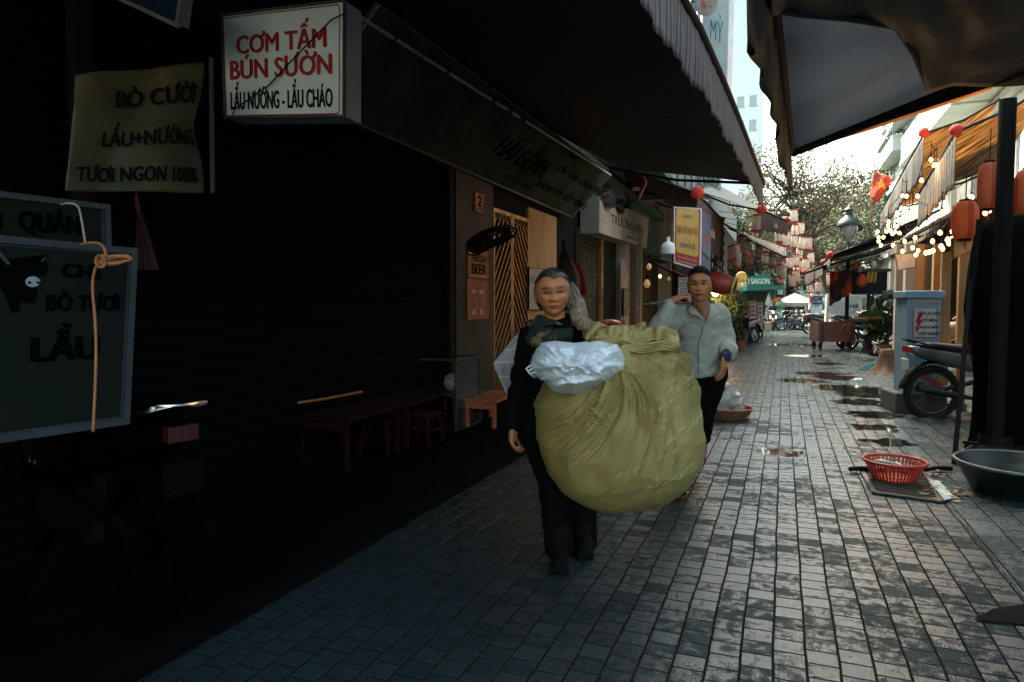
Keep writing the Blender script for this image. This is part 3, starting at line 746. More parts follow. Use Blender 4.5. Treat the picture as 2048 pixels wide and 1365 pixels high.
# --- framed boards at lower left
BG_ = pm('dark_green_film', (.004, .009, .0065), (.010, .012, .005), scale=2.2, rough=.6, r2=.75, spec=.12, bump=.12, bscale=3)
FRM = pm('grey_frame', (.042, .053, .06), (.03, .038, .042), rough=.45, metal=.3)
tl = W(-190, 462, d=1.85); tr = W(266, 503, d=2.4); bl = W(-190, 905, d=1.85); br_ = W(250, 843, d=2.38)
o, at, rv, uv_, nn = panel('large grey framed menu board with a black cow head at the left kerb', tl, tr, bl, br_, BG_, FRM, t=.05, fw=.022, name='menu_board', cat='board')
DKT = pm('dull_black_print', (.0015, .0015, .0015), (.002, .002, .002), rough=.95, spec=.02)
def pxq(at_, px, py, n_=28):   # u,v of a pixel on this board
    best = None
    u = v = .5
    for it in range(12):
        def pj(u, v):
            p = at_(u, v)-CP; d = p.dot(FW); return 1024+F*p.dot(RT)/d, 682.5-F*p.dot(UP)/d
        x0, y0 = pj(u, v); xu, yu = pj(u+.01, v); xv, yv = pj(u, v+.01)
        a, b, c, d = (xu-x0)/.01, (xv-x0)/.01, (yu-y0)/.01, (yv-y0)/.01; det = a*d-b*c
        u += ((px-x0)*d-b*(py-y0))/det; v += (a*(py-y0)-c*(px-x0))/det
    return u, v
def pline(s, x0, x1, y0, y1, mat, bold, par, at_):
    ua, va = pxq(at_, x0, (y0+y1)/2); ub, vb = pxq(at_, x1, (y0+y1)/2)
    _, v0 = pxq(at_, (x0+x1)/2, y0); _, v1 = pxq(at_, (x0+x1)/2, y1)
    return line(s, ua, ub, v0, v1, mat, bold, par, at_)
pline('CHỈ', 122, 205, 520, 556, DKT, .05, o, at); pline('BÒ TƯƠI', 92, 240, 583, 622, DKT, .05, o, at); pline('LẨU', 62, 200, 648, 720, DKT, .06, o, at)
cow = [(-60, 470), (-30, 512), (0, 525), (5, 505), (18, 520), (40, 515), (70, 512), (82, 512), (95, 508), (90, 520), (98, 535), (92, 550), (78, 552), (76, 570), (72, 605), (55, 608), (42, 600), (38, 622), (25, 628), (10, 590), (-10, 560)]
def shape_on(at_, pts, mat, par, name, off=.006, t=.002):
    m = MB(); P3 = [at_(*pxq(at_, *p), off) for p in pts]; nn_ = (P3[0]-P3[2]).cross(P3[1]-P3[2]).normalized()
    c = sum(P3, Vector())/len(P3)
    m.add([c]+P3, [(0, i+1, (i+1) % len(P3)+1) for i in range(len(P3))])
    return m.build(name, mat, par)
shape_on(at, cow, DKT, o, 'cow_head')
shape_on(at, [(0, 503), (8, 512), (20, 528), (14, 530), (2, 518), (-6, 508)], FRM, o, 'horn', off=.009)
shape_on(at, [(80, 522), (93, 512), (90, 518), (84, 525)], FRM, o, 'horn', off=.009)
sn = [(64+15*math.cos(a*.5), 564+11*math.sin(a*.5)) for a in range(13)]
sn = shape_on(at, sn, pm('snout_white', (.3, .33, .36), (.25, .28, .3), rough=.5), o, 'snout', off=.010)
for nx in (57, 74): shape_on(at, [(nx+4*math.cos(a), 566+3*math.sin(a)) for a in range(6)], DKT, sn, 'nostril', off=.013)
tl = W(-150, 372, d=2.0); tr = W(212, 415, d=2.52); bl = W(-150, 476, d=2.0); br_ = W(214, 497, d=2.52)
o, at, rv, uv_, nn = panel('long narrow grey framed sign standing behind the cow head board', tl, tr, bl, br_, BG_, FRM, t=.04, fw=.02, name='framed_sign')
pline('QUÁN', 36, 162, 418, 472, DKT, .06, o, at); pline('BÒ', -60, 6, 405, 462, DKT, .06, o, at)
# cords
ORC = pm('orange_cord', (.40, .15, .05), (.32, .11, .03), rough=.5); WHC = pm('beige_cord', (.35, .30, .22), (.3, .25, .18), rough=.5)
def cord(name, label, pts, r, mat, cat='cord'):
    P_ = [W(*p[:2], d=p[2]) for p in pts]
    # smooth
    Q = []
    for i in range(len(P_)-1):
        p0 = P_[max(0, i-1)]; p1 = P_[i]; p2 = P_[i+1]; p3 = P_[min(len(P_)-1, i+2)]
        for k in range(6):
            t = k/6; Q.append(.5*((2*p1)+(-p0+p2)*t+(2*p0-5*p1+4*p2-p3)*t*t+(-p0+3*p1-3*p2+p3)*t**3))
    Q.append(P_[-1]); m = MB(); m.tube(Q, r, 8)
    ob = m.build(name, mat, None, smooth=True); return tag(ob, label, cat) if label else ob
cord('cord', 'thin beige cord looped over the top of the narrow framed sign', [(122, 410, 2.3), (140, 407, 2.28), (156, 414, 2.28), (163, 440, 2.28), (168, 470, 2.27), (171, 490, 2.27)], .0035, WHC)
cord('power_cord', 'orange cord hanging down the front of the cow head board', [(162, 489, 2.22), (185, 486, 2.2), (204, 491, 2.2), (212, 512, 2.2), (200, 524, 2.2), (190, 540, 2.2), (185, 575, 2.2), (190, 640, 2.2), (192, 700, 2.2), (190, 780, 2.2), (186, 864, 2.2)], .0045, ORC)
ct = MB()
random.seed(4)
for k in range(9):
    a0 = random.uniform(-3, 3)
    pts = []
    for i in range(28):
        t = i/28*2*math.pi; ex = 36-random.random()*2; ey = 4.5+k % 3*1.6
        pts.append(W(227+a0*.9+ex*math.cos(t), 521+ey*math.sin(t)+(-.14)*(ex*math.cos(t))+a0*.7, d=2.17+.012*math.sin(t*2+k)))
    ct.tube(pts, .0035, 5, closed=True)
for k in range(4):
    ct.tube([W(198+k*2+7*math.cos(t*.63), 523+13*math.sin(t*.63), d=2.155+.01*math.sin(t+k)) for t in range(10)], .0035, 5, closed=True)
tag(ct.build('cord_coil', ORC, None, smooth=True), 'bundle of coiled orange cord tied at the corner of the cow head board', 'cord')
# blue sign corner at the top
tl = W(215, -60, d=3.6); tr = W(372, -60, d=3.3); bl = W(228, -8, d=3.6); br_ = W(356, 52, d=3.3)
panel('corner of a dark blue sign at the top left edge', tl, tr, bl, br_, pm('navy_face', (.008, .03, .06), (.006, .018, .035), rough=.35), pm('pale_edge', (.2, .19, .2), rough=.5), t=.06, name='blue_sign')
# hanging chain of thin red beads, bundle of dark red straw
cord('hanging_string', 'thin dark red string hanging in the dark left shopfront', [(427, 500, 4.6), (432, 560, 4.6), (441, 620, 4.6), (445, 680, 4.6), (440, 760, 4.6), (434, 840, 4.6), (428, 868, 4.6)], .003, pm('dull_red', (.18, .015, .01), rough=.6), 'string')
br = MB(); random.seed(11)
bo_ = thing('broom', 'dark red straw broom hanging upside down beside the yellow banner', 'broom', W(290, 540, d=3.9))
for k in range(60):
    x = random.uniform(-22, 26); br.tube([W(278+x*.15, 425, d=3.9), W(285+x*.6, 480, d=3.9+random.uniform(-.03, .03)), W(292+x, 540, d=3.9)], .002, 4)
br.build('bristles', pm('red_straw', (.04, .007, .005), (.02, .004, .004), rough=.7), bo_)
b2 = MB(); b2.tube([W(270, 385, d=3.92), W(278, 428, d=3.9)], .012, 8); b2.build('handle', pm('red_handle', (.12, .02, .015), rough=.5), bo_)

# --- tilted fascia sign above the doors
FAS = pm('fascia_green', (.042, .062, .048), (.010, .02, .015), scale=1.6, rough=.9, spec=.1, bump=.1)
A_ = Vector((-2.92, 4.6, 3.60)); B_ = W(1222, 352, x=-2.80)
C_ = Vector((-3.42, 4.4, 2.86)); D_ = W(1146, 434, x=-3.42)
o, at, rv, uv_, nn = panel('long grey green fascia sign tilted out over the slat door', A_, B_, C_, D_, FAS, ALU, t=.04, fw=.018, name='fascia_sign', framed=False)
def fline(s, u0, u1, v0, v1, b=.03, shear=0): return line(s, u0, u1, v0, v1, DKT, b, o, at, shear=shear)
def fpx(px, py): return pxq(at, px, py)
u0 = fpx(1000, 300)[0]; u1 = fpx(1102, 330)[0]; fline('HẢI GỀNH', u0-.02, u1, .22, .66, .04, .25)
u0 = fpx(1105, 340)[0]; u1 = fpx(1208, 385)[0]
fline('CƠM TẤM - LẨU NƯỚNG', u0, u1, .26, .44, .02); fline('BÁNH MỲ SỐT VANG', u0-.01, u1-.03, .60, .80, .02)
fline('SỐ 2 TẠ HIỆN', fpx(990, 375)[0], fpx(1055, 385)[0], .80, .90, .01)
fline('S', fpx(1112, 300)[0], fpx(1150, 325)[0], .03, .15, .02)
# segmented bright strip along its top edge
rail = thing('edge_rail', 'broken bright aluminium rail running from the white sign box to the fascia sign', 'rail', (-2.95, 4.0, 3.6))
e0 = W(722, 36, x=-2.93); e1 = at(.985, -.012, .02)
ts = [0, .13, .145, .24, .25, .34, .355, .52, .54, .585, .605, .635, .66, 1.0]
def dpx(t): return W(722+(1222-722)*t, 36+(351-36)*t, x=-2.93+.13*t)
for a, b in zip(ts[::2], ts[1::2]): st = MB(); st.bar(dpx(a), dpx(b), .02, .022); st.build('segment', pm('worn_white', (.42, .44, .42), (.3, .32, .3), rough=.6), rail)
st = MB(); st.bar(at(0, 1.01, .0), at(.99, 1.01, .0), .02, .03); st.build('lower_trim', FRM, o)

# house number and posters
def wallboard(label, px0, px1, py0, py1, mat, frame, x=-3.40, t=.012, name='poster', cat='poster', fw=.006):
    pm_ = (px0+px1)/2
    Y0 = W(px0, py0, x=x).y; Y1 = W(px1, py0, x=x).y; Z1 = W(pm_, py0, x=x).z; Z0 = W(pm_, py1, x=x).z
    return panel(label, Vector((x, Y0, Z1)), Vector((x, Y1, Z1)), Vector((x, Y0, Z0)), Vector((x, Y1, Z0)), mat, frame, t=t, fw=fw, name=name, cat=cat)
ORP = pm('orange_plate', (.55, .16, .06), (.4, .1, .04), rough=.5)
o, at, *_ = wallboard('small orange house number plate with a black 2', 950, 967, 388, 424, ORP, ORP, name='number_plate', cat='number plate')
line('2', .25, .75, .12, .7, INK, .03, o, at); line('TẠ HIỆN', .15, .85, .8, .9, INK, 0, o, at)
PO = pm('poster_paper', (.50, .20, .09), (.36, .13, .05), scale=3, rough=.6)
o, at, *_ = wallboard('orange poster reading fresh beer on the dark pier', 936, 976, 502, 556, PO, ORP)
line('FRESH', .15, .9, .15, .42, INK, .02, o, at); line('BEER', .15, .9, .5, .86, INK, .03, o, at)
o, at, *_ = wallboard('red poster of two drink glasses below the beer poster', 935, 975, 560, 638, pm('drink_poster', (.42, .10, .05), (.3, .07, .04), rough=.6), ORP)
gl = pm('drink_red', (.35, .02, .015), rough=.4); gw = pm('drink_pale', (.5, .4, .33), rough=.5)
for cx in (.28, .66):
    m = MB(); P4 = [at(cx-.1, .35), at(cx+.1, .35), at(cx+.07, .72), at(cx-.07, .72)]; m.add(P4, [(3, 2, 1, 0)]); m.build('glass_picture', gl, o)
    m = MB(); P4 = [at(cx-.1, .26), at(cx+.1, .26), at(cx+.1, .35), at(cx-.1, .35)]; m.add(P4, [(3, 2, 1, 0)]); m.build('glass_picture', gw, o)
    m = MB(); P4 = [at(cx-.05, .74), at(cx+.05, .74), at(cx+.09, .9), at(cx-.09, .9)]; m.add(P4, [(3, 2, 1, 0)]); m.build('glass_picture', gw, o)
o, at, *_ = wallboard('blue and pale poster behind the grey haired woman', 1057, 1088, 537, 620, pm('blue_poster', (.05, .16, .2), (.35, .3, .24), scale=6, rough=.5, thresh=(.4, .5)), BLK)
# looped black cables over the posters
for (lab, cx, cy, rx, ry) in (('coil of black cable hung before the slat door', 985, 476, 42, 14), ('small coil of black cable over the beer poster', 960, 490, 22, 14)):
    m = MB()
    random.seed(int(cx))
    for k in range(13):
        dx, dy = random.uniform(-7, 7), random.uniform(-6, 6); f1 = random.uniform(.7, 1.15)
        m.tube([W(cx+dx+rx*f1*math.cos(t*.35)*1.0, cy+dy+ry*f1*math.sin(t*.35)-.35*(rx*f1*math.cos(t*.35)), d=7.3+.03*math.sin(t+k)) for t in range(18)], .007, 6, closed=True)
    tag(m.build('cable_coil', BLK, None, smooth=True), lab, 'cable')
# closed dark parasol and red cloth behind the woman
pr = thing('closed_parasol', 'closed black parasol leaning behind the grey haired woman', 'parasol', W(1135, 690, d=8.2))
m = MB(); m.lathe([(.02, 0), (.04, .05), (.11, .3), (.15, .65), (.13, 1.0), (.05, 1.28), (.02, 1.33)], W(1150, 720, d=8.2), 18, ax=(W(1128, 490, d=8.2)-W(1150, 720, d=8.2)), wob=.18); m.build('canopy', BLKCAN, pr, smooth=True)
m = MB(); m.tube([W(1155, 800, d=8.2), W(1127, 480, d=8.2)], .02, 8); m.build('pole', BLK, pr)
m = MB(); m.grid(lambda u, v: W(1143+u*20+v*6, 522+v*62+u*8, d=8.6)+Vector((.03*math.sin(u*12+v*3), 0, 0)), 14, 10, .003)
tag(m.build('red_cloth', pm('red_cloth', (.30, .015, .012), (.18, .01, .01), rough=.8), None, smooth=True), 'dark red cloth hanging beside the closed black parasol', 'cloth')

# --- second shop sign (cream)
CRS = pm('cream_sign', (.42, .38, .30), (.28, .25, .2), scale=1.5, rough=.6)
tl = W(1199, 392, x=-3.1); bl = W(1198, 466, x=-3.1); tr = W(1298, 437, x=-3.1); br_ = W(1293, 497, x=-3.1)
tl.z = W(1199, 392, x=-3.1).z
o, at, *_ = panel('cream shop sign with thin capitals beyond the fascia sign', tl, tr, bl, br_, CRS, CRS, t=.35, fw=.01, name='shop_sign', framed=False)
line('TRƯỜNG VẠN', .18, .88, .30, .68, INK, .0, o, at); line('quán bia hơi', .5, .85, .80, .9, INK, 0, o, at)
gp_ = MB(); gp_.grid(lambda u, v: at(.02+.38*u+.05*math.sin(v*9), -.25+.42*v+.12*math.sin(u*11), .05+.05*math.sin(u*14+v*5)), 24, 12, .004)
tag(gp_.build('tarp_rag', BLKCAN, None, smooth=True), 'black rag of tarpaulin hanging over the cream shop sign', 'tarpaulin')
# pillar banner and menus further along
o, at, *_ = wallboard('narrow white banner with red figures on the pillar', 1242, 1256, 518, 640, pm('white_red_banner', (.5, .42, .36), (.5, .05, .03), scale=6, rough=.6, thresh=(.5, .56), stretch=(1, 1, .4)), CREAM, x=-3.2, name='pillar_banner', cat='banner')
o, at, *_ = wallboard('narrow green menu board below the white pillar banner', 1247, 1260, 578, 632, pm('green_menu', (.01, .07, .045), (.3, .12, .08), scale=7, rough=.6, thresh=(.55, .6)), BLK, x=-3.1, name='menu_board', cat='board')
p = thing('brick_pillar', 'beige pillar between the sliding gate and the open shop', 'pillar', (-3.35, W(1248, 560, x=-3.3).y, 0))
m = MB(); yy = W(1248, 560, x=-3.3).y; m.box(-3.5, -3.22, yy-.25, yy+.2, .015, 3.3); m.build('shaft', CREAM, p)
m = MB(); m.box(-3.53, -3.19, yy-.28, yy+.23, .015, .3); m.build('foot', CONC, p)
p = thing('timber_post', 'pale timber post inside the open green shopfront', 'post', (-3.1, 15.2, 0))
y2 = W(1278, 560, x=-3.1).y; p.location = (-3.1, y2, 0)
m = MB(); m.box(-3.16, -3.04, y2-.08, y2+.08, .015, 3.0); m.build('shaft', pm('post_timber', (.32, .22, .15), (.22, .15, .1), rough=.7), p)
m = MB(); m.box(-3.19, -3.01, y2-.11, y2+.11, .015, .2); m.build('foot', CONC, p)
# green soffit of the open shop
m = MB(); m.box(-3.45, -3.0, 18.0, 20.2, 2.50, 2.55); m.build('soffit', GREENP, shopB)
m = MB(); m.box(-3.5, -3.46, 16.4, 20.4, .015, 2.7); m.build('shopfront', pm('shop_shade', (.012, .012, .011), (.03, .02, .014), scale=2, rough=.8), shopB)  # flat panel, interior gloom of the open shop put into its colour

# --- beer sign and blue sign
YELS = pm('beer_yellow', (.75, .48, .12), (.62, .38, .09), rough=.4)
tl = W(1349, 417, x=-2.3); 
def pl4(label, px, ds, face, frame, **k):
    P4 = [W(p[0], p[1], d=d) for p, d in zip(px, ds)]; return panel(label, P4[0], P4[1], P4[2], P4[3], face, frame, **k)
REDS = pm('beer_red', (.5, .05, .03), (.4, .04, .02), rough=.45)
o, at, *_ = pl4('tall yellow and red beer sign above the shop doorway', [(1349, 415), (1402, 418), (1349, 526), (1400, 541)], [13.2, 13.0, 13.2, 13.0], REDS, WHITE, t=.12, fw=.02, name='beer_sign')
m = MB()
def plate(m, at_, u0, u1, v0, v1, off, c=.03):
    a = [(u0+c, v0), (u1-c, v0), (u1, v0+c), (u1, v1-c), (u1-c, v1), (u0+c, v1), (u0, v1-c), (u0, v0+c)]
    P3 = [at_(u, v, off) for u, v in a]; m.add(P3, [tuple(reversed(range(8)))])
plate(m, at, .07, .93, .02, .80, .006, .05); m.build('yellow_field', YELS, o)
PUR = pm('purple_ink', (.12, .05, .2), rough=.5)
line('HABECO', .32, .7, .12, .18, REDINK, 0.0, o, at, off=.01)
line('BIA HƠI HÀ NỘI', .12, .9, .28, .48, REDINK, .012, o, at, off=.01); line('QUÁN CÂY SỐ', .22, .8, .56, .70, PUR, .01, o, at, off=.01)
line('BIA HƠI SỐ 2 TẠ HIỆN', .14, .86, .84, .89, pm('white_ink', (.7, .7, .68), rough=.5), .01, o, at); line('MÓN ĂN NGON HÀ NỘI', .14, .86, .92, .96, MATS['white_ink'], .01, o, at)
o, at, *_ = pl4('blue sign with red letters standing beside the beer sign', [(1403, 425), (1421, 430), (1402, 545), (1420, 570)], [13.3, 14.6, 13.3, 14.6], pm('blue_face', (.02, .05, .12), (.05, .09, .16), scale=3, rough=.4), STEEL, t=.05, fw=.015, name='blue_sign')
line('BÒ', .25, .8, .33, .45, REDINK, .03, o, at); line('NHÚNG', .12, .9, .62, .68, INK, .0, o, at)

# --- vertical sign, round lamp sign and upper facade
LTS = pm('vertical_sign', (.62, .68, .62), (.52, .58, .53), rough=.5); TEAL = pm('teal_ink', (.03, .22, .32), rough=.5)
o, at, *_ = pl4('tall pale vertical sign with blue letters above the long awning', [(1409, -70), (1460, -60), (1400, 215), (1452, 235)], [13, 12.6, 13, 12.6], LTS, WHITE, t=.18, fw=.02, name='vertical_sign')
pline('MỲ', 1421, 1446, 28, 82, TEAL, 0, o, at); pline('ẾCH', 1417, 1444, 112, 163, TEAL, 0, o, at)
o = thing('round_sign', 'round grey lamp sign at the top of the vertical sign', 'sign', W(1415, 10, d=12.2))
m = MB(); c = W(1413, 8, d=12.2); ax = (CP-c).normalized(); m.lathe([(.001, .05), (.19, .05), (.20, .03), (.20, -.05), (.19, -.06), (.001, -.06)], c, 24, ax=ax); m.build('disc', pm('disc_grey', (.4, .4, .38), rough=.5), o, smooth='auto')
txt('K', c+ax*.06-RT*.03, RT, UP, REDINK, o, h=.13, bold=.03); txt('3', c+ax*.06+RT*.08, RT, UP, pm('green_ink', (.02, .25, .15), rough=.5), o, h=.1, bold=.02)
m = MB(); m.tube([c-ax*.05, c-ax*.05+RT*(-.3)+Vector((0, .4, .2))], .015, 6); m.build('bracket', BLK, o)
for k, (px, lab) in enumerate(((1385, 'thick grey drain pipe above the long awning'), (1396, 'thin pale drain pipe beside the thick pipe'))):
    m = MB(); t_ = W(px, -120, d=14.5); m.tube([t_, W(px+7, 300, d=14.6)], .06 if k == 0 else .035, 10)
    tag(m.build('drain_pipe', STEEL if k == 0 else WINW, None, smooth=True), lab, 'pipe')
# projecting upper balcony with vertical slats (between awnings, left)
ub = thing('upper_balcony', 'grey balcony with slatted rail seen between the left awnings', 'balcony', (-2.6, 19, 3.2))
m = MB()
pA, pB = W(1355, 345, d=16), W(1440, 385, d=24)
hv = Vector((0, 0, .95))
for k in range(9): m.bar(pA.lerp(pB, k/8)-hv*.35, pA.lerp(pB, k/8)+hv*.4, .05)
m.bar(pA+hv*.4, pB+hv*.4, .09); m.bar(pA-hv*.35, pB-hv*.35, .09); m.build('railing', CONC, ub)
m = MB(); m.obox((pA+pB)/2-hv*.55+Vector((-.7, 0, 0)), Vector((.7, 0, 0)), (pB-pA)/2, Vector((0, 0, .08))); m.build('slab', CONC, ub)
ac = thing('air_conditioner', 'white air conditioner box on the wall between the left awnings', 'air conditioner', W(1300, 368, d=16))
m = MB(); c = W(1300, 352, d=16); m.obox(c, RT*.42, FW*.18, Vector((0, 0, .32))); bevel(m.build('case', pm('ac_white', (.5, .5, .47), (.4, .4, .38), rough=.5), ac), .02)
m = MB()
for k in range(8): m.bar(c-RT*.33+Vector((0, 0, -.26+k*.075))-FW*.19, c+RT*.05+Vector((0, 0, -.26+k*.075))-FW*.19, .02)
m.build('grille', BLK, ac)
m = MB(); m.lathe([(.001, 0), (.13, 0), (.13, .02), (.001, .02)], c+RT*.22-FW*.185, 18, ax=-FW); m.build('fan_cover', STEEL, ac)
o, at, *_ = pl4('pale square sign with a round scribbled emblem between the awnings', [(1400, 335), (1442, 345), (1400, 380), (1442, 392)], [19, 19, 19, 19], PALE, WHITE, t=.1, name='emblem_sign')
m = MB(); c = at(.42, .5, .02); m.tube([c+RT*.26*math.cos(a*.3)+UP*.26*math.sin(a*.3) for a in range(21)], .02, 6, closed=True)
random.seed(5)
for k in range(9): m.tube([c+RT*random.uniform(-.18, .18)+UP*random.uniform(-.18, .18) for _ in range(3)], .012, 4)
m.build('emblem', pm('emblem_ink', (.05, .12, .11), rough=.6), o)

# ---------------------------------------------------------------- furniture in the dark left front
def table(label, c, w, l, h, mat, rz=0, name='low_table'):
    o = thing(name, label, 'table', (c[0], c[1], c[2]), rz)
    m = MB(); m.box(-w/2, w/2, -l/2, l/2, h-.03, h); bevel(m.build('table_top', mat, o, world=False), .008)
    for sx_ in (-1, 1):
        for sy_ in (-1, 1):
            m = MB(); m.box(sx_*(w/2-.05)-.018, sx_*(w/2-.05)+.018, sy_*(l/2-.05)-.018, sy_*(l/2-.05)+.018, 0, h-.03); m.build('leg', mat, o, world=False)
    for s_ in (-1, 1): m = MB(); m.box(-w/2+.06, w/2-.06, s_*(l/2-.05)-.01, s_*(l/2-.05)+.01, h-.1, h-.031); m.build('apron', mat, o, world=False)
    return o
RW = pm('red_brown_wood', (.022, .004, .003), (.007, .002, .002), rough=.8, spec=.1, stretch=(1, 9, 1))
ORW = pm('orange_wood', (.45, .13, .05), (.3, .08, .03), rough=.4, stretch=(1, 9, 1))
def stool(label, c, s=.28, h=.28, rz=0, group=None, mat=None):
    o = thing('plastic_stool', label, 'stool', c, rz, group=group); mt = mat or RED
    m = MB(); m.box(-s/2, s/2, -s/2, s/2, h-.025, h); m.box(-s/2+.015, s/2-.015, -s/2+.015, s/2-.015, h-.05, h-.025); bevel(m.build('seat', mt, o, world=False), .01)
    for a in (-1, 1):
        for b in (-1, 1):
            m = MB(); m.bar((a*s*.42, b*s*.42, h-.05), (a*s*.5, b*s*.5, 0), .035); m.build('leg', mt, o, world=False)
    m = MB()
    for a in (-1, 1): m.bar((a*s*.46, -s*.42, h*.45), (a*s*.46, s*.42, h*.45), .018); m.bar((-s*.42, a*s*.46, h*.5), (s*.42, a*s*.46, h*.5), .018)
    m.build('crossbar', mt, o, world=False)
    return o
def on(px, py, z=.02): v = W(px, py, z=z); return (v.x, v.y, z)
G_ = 'low tables in front of the left shops'
tbs = [((705, 920), RW, 'low red brown table deep in the dark left shopfront, nearest the viewer', .5, .9), ((815, 880), RW, 'low red brown table second from the viewer along the shutter', .5, .9),
       ((960, 775), ORW, 'orange wood table under the slat door', .55, 1.1), ((985, 845), ORW, 'low orange wood bench beside the black sleeve of the woman', .4, .8)]
for (px, py), mt, lab, w_, l_ in tbs:
    t_ = table(lab, on(px, py), w_, l_, .42 if 'bench' not in lab else .3, mt, .05); t_['group'] = G_
# tables seen behind the sack
c = W(1245, 652, d=9.8); table('orange slatted wooden table behind the green sack', (c.x, c.y, 0), .62, .62, c.z+.0, ORW, .3, name='wooden_table')
m = MB(); q = W(1220, 625, d=9.8)
plb = thing('snack_bag', 'clear bag of red snacks lying on the orange wooden table', 'bag', (q.x, q.y, c.z))
m.ball(Vector((q.x, q.y, c.z+.045)), (.16, .1, .045), 14, 8)
for v in m.v: v += Vector((1, 1, .5))*.03*noise.noise(v*14)
m.build('bag_film', pm('red_snack', (.55, .35, .3), (.5, .04, .03), scale=14, rough=.25, thresh=(.48, .55)), plb, smooth=True)
for lab, px, py in (('red plastic stool facing the shutter, left of the others', 655, 905), ('red plastic stool between the two low red brown tables', 765, 900), ('red plastic stool under the second low table', 845, 885), ('red plastic stool against the foot of the shutter', 840, 745), ('red plastic stool highest up beside the shutter rail', 755, 760)):
    stool(lab, on(px, py, .02), group='red stools in the dark shopfront', mat=pm('shaded_red_plastic', (.03, .004, .003), (.018, .003, .002), rough=.8, spec=.1))  # darkened copy of the red plastic, shopfront gloom put into its colour
# glass food cabinet with pale strip
gc = thing('glass_cabinet', 'small glass food cabinet between the low tables', 'cabinet', on(900, 850))
c = Vector(on(900, 850)); m = MB()
for a in (-1, 1):
    for b in (-1, 1): m.bar(c+Vector((a*.22, b*.3, 0)), c+Vector((a*.22, b*.3, .72)), .02)
for zz in (.0, .35, .72):
    for a in (-1, 1): m.bar(c+Vector((a*.22, -.3, zz)), c+Vector((a*.22, .3, zz)), .02); m.bar(c+Vector((-.22, a*.3, zz)), c+Vector((.22, a*.3, zz)), .02)
m.build('frame', pm('dull_frame', (.04, .045, .04), (.02, .024, .02), rough=.6), gc)
m = MB(); m.box(c.x-.2, c.x+.2, c.y-.28, c.y+.28, c.z+.34, c.z+.355); m.build('shelf', STEEL, gc)
m = MB(); m.box(c.x+.212, c.x+.216, c.y-.28, c.y+.28, c.z+.02, c.z+.70); m.build('pane', GLASSD, gc)
m = MB(); m.ball(c+Vector((0, .05, .45)), (.09, .09, .1), 12, 8); m.build('pot', pm('pale_pot', (.3, .33, .25), rough=.5), gc, smooth=True)
# pole lying across
cord('bamboo_pole', 'thin orange bamboo pole leaning in the dark left shopfront', [(596, 806, 5.1), (650, 798, 5.3), (724, 784, 5.6)], .011, ORC, 'pole')
# hanging lamps in the open shop
BW = pm('bulb_glow', (.9, .6, .3), (.9, .6, .3), rough=.3, emis=(1, .58, .24), estr=.5)
def bulb(label, p, r, wire=.5, group=None, em=None, name='light_bulb'):
    o = thing(name, label, 'light bulb', p, group=group)
    m = MB(); m.lathe([(.001, -r*1.25), (r*.7, -r*.9), (r, -r*.1), (r*.8, r*.6), (r*.35, r*1.2), (r*.3, r*1.5)], p, 12); m.build('glass', em or BW, o, smooth=True)
    m = MB(); m.lathe([(r*.36, r*1.2), (r*.4, r*1.5), (r*.4, r*2.3), (r*.1, r*2.6)], p, 8); m.build('socket', BLK, o)
    m = MB(); m.tube([Vector(p)+Vector((0, 0, r*2.5)), Vector(p)+Vector((0, 0, r*2.5+wire))], .004, 4); m.build('wire', BLK, o)
    return o
DIM = pm('dim_bulb', (.5, .35, .2), rough=.3, emis=(1, .5, .2), estr=.03)
for (px, py, d, r, em, lab) in ((1294, 568, 13.5, .07, DIM, 'dim bulb hanging lowest in the open shop'), (1320, 553, 14, .035, BW, 'small lit bulb deep inside the open shop'), (1338, 558, 14.5, .04, DIM, 'dim bulb near the pale menu sheet in the open shop'), (1298, 534, 12.5, .05, DIM, 'bulb just under the green soffit')):
    bulb(lab, W(px, py, d=d), r, em=em, wire=.3)
o = thing('pendant_lamp', 'white pendant lamp hanging left of the beer sign', 'lamp', W(1336, 498, d=12))
c = W(1336, 497, d=12); m = MB(); m.lathe([(.12, -.10), (.125, 0), (.10, .08), (.03, .12), (.03, .2)], c, 18); m.build('lamp_shade', WHITE, o, smooth=True)
m = MB(); m.tube([c+Vector((0, 0, .2)), c+Vector((0, 0, .9))], .006, 5); m.build('wire', BLK, o)
o, at, *_ = pl4('pale grey menu sheet behind the shoulder of the man', [(1357, 555), (1382, 556), (1356, 598), (1382, 600)], [12, 12, 12, 12], pm('menu_grey', (.3, .27, .25), (.2, .18, .17), scale=12, rough=.6), STEEL, t=.02, fw=.01, name='menu_sheet', cat='menu')
for k in range(6): line('—— ——— ——', .15, .85, .1+k*.14, .13+k*.14, INK, 0, o, at)
# draped dark tarpaulin edge under the second sign with red folded straps
cord('red_strap', 'bundle of red straps tied at the awning end above the cream sign', [(1283, 352, 10.4), (1290, 365, 10.4), (1284, 380, 10.4), (1275, 398, 10.4)], .03, pm('strap_red', (.3, .05, .03), rough=.6), 'strap')
o, at, *_ = pl4('small grey metal flap sticking out beside the fascia sign', [(1224, 372), (1240, 378), (1230, 388), (1250, 398)], [11, 11, 11, 11], STEEL, STEEL, t=.02, name='metal_flap', cat='flap')
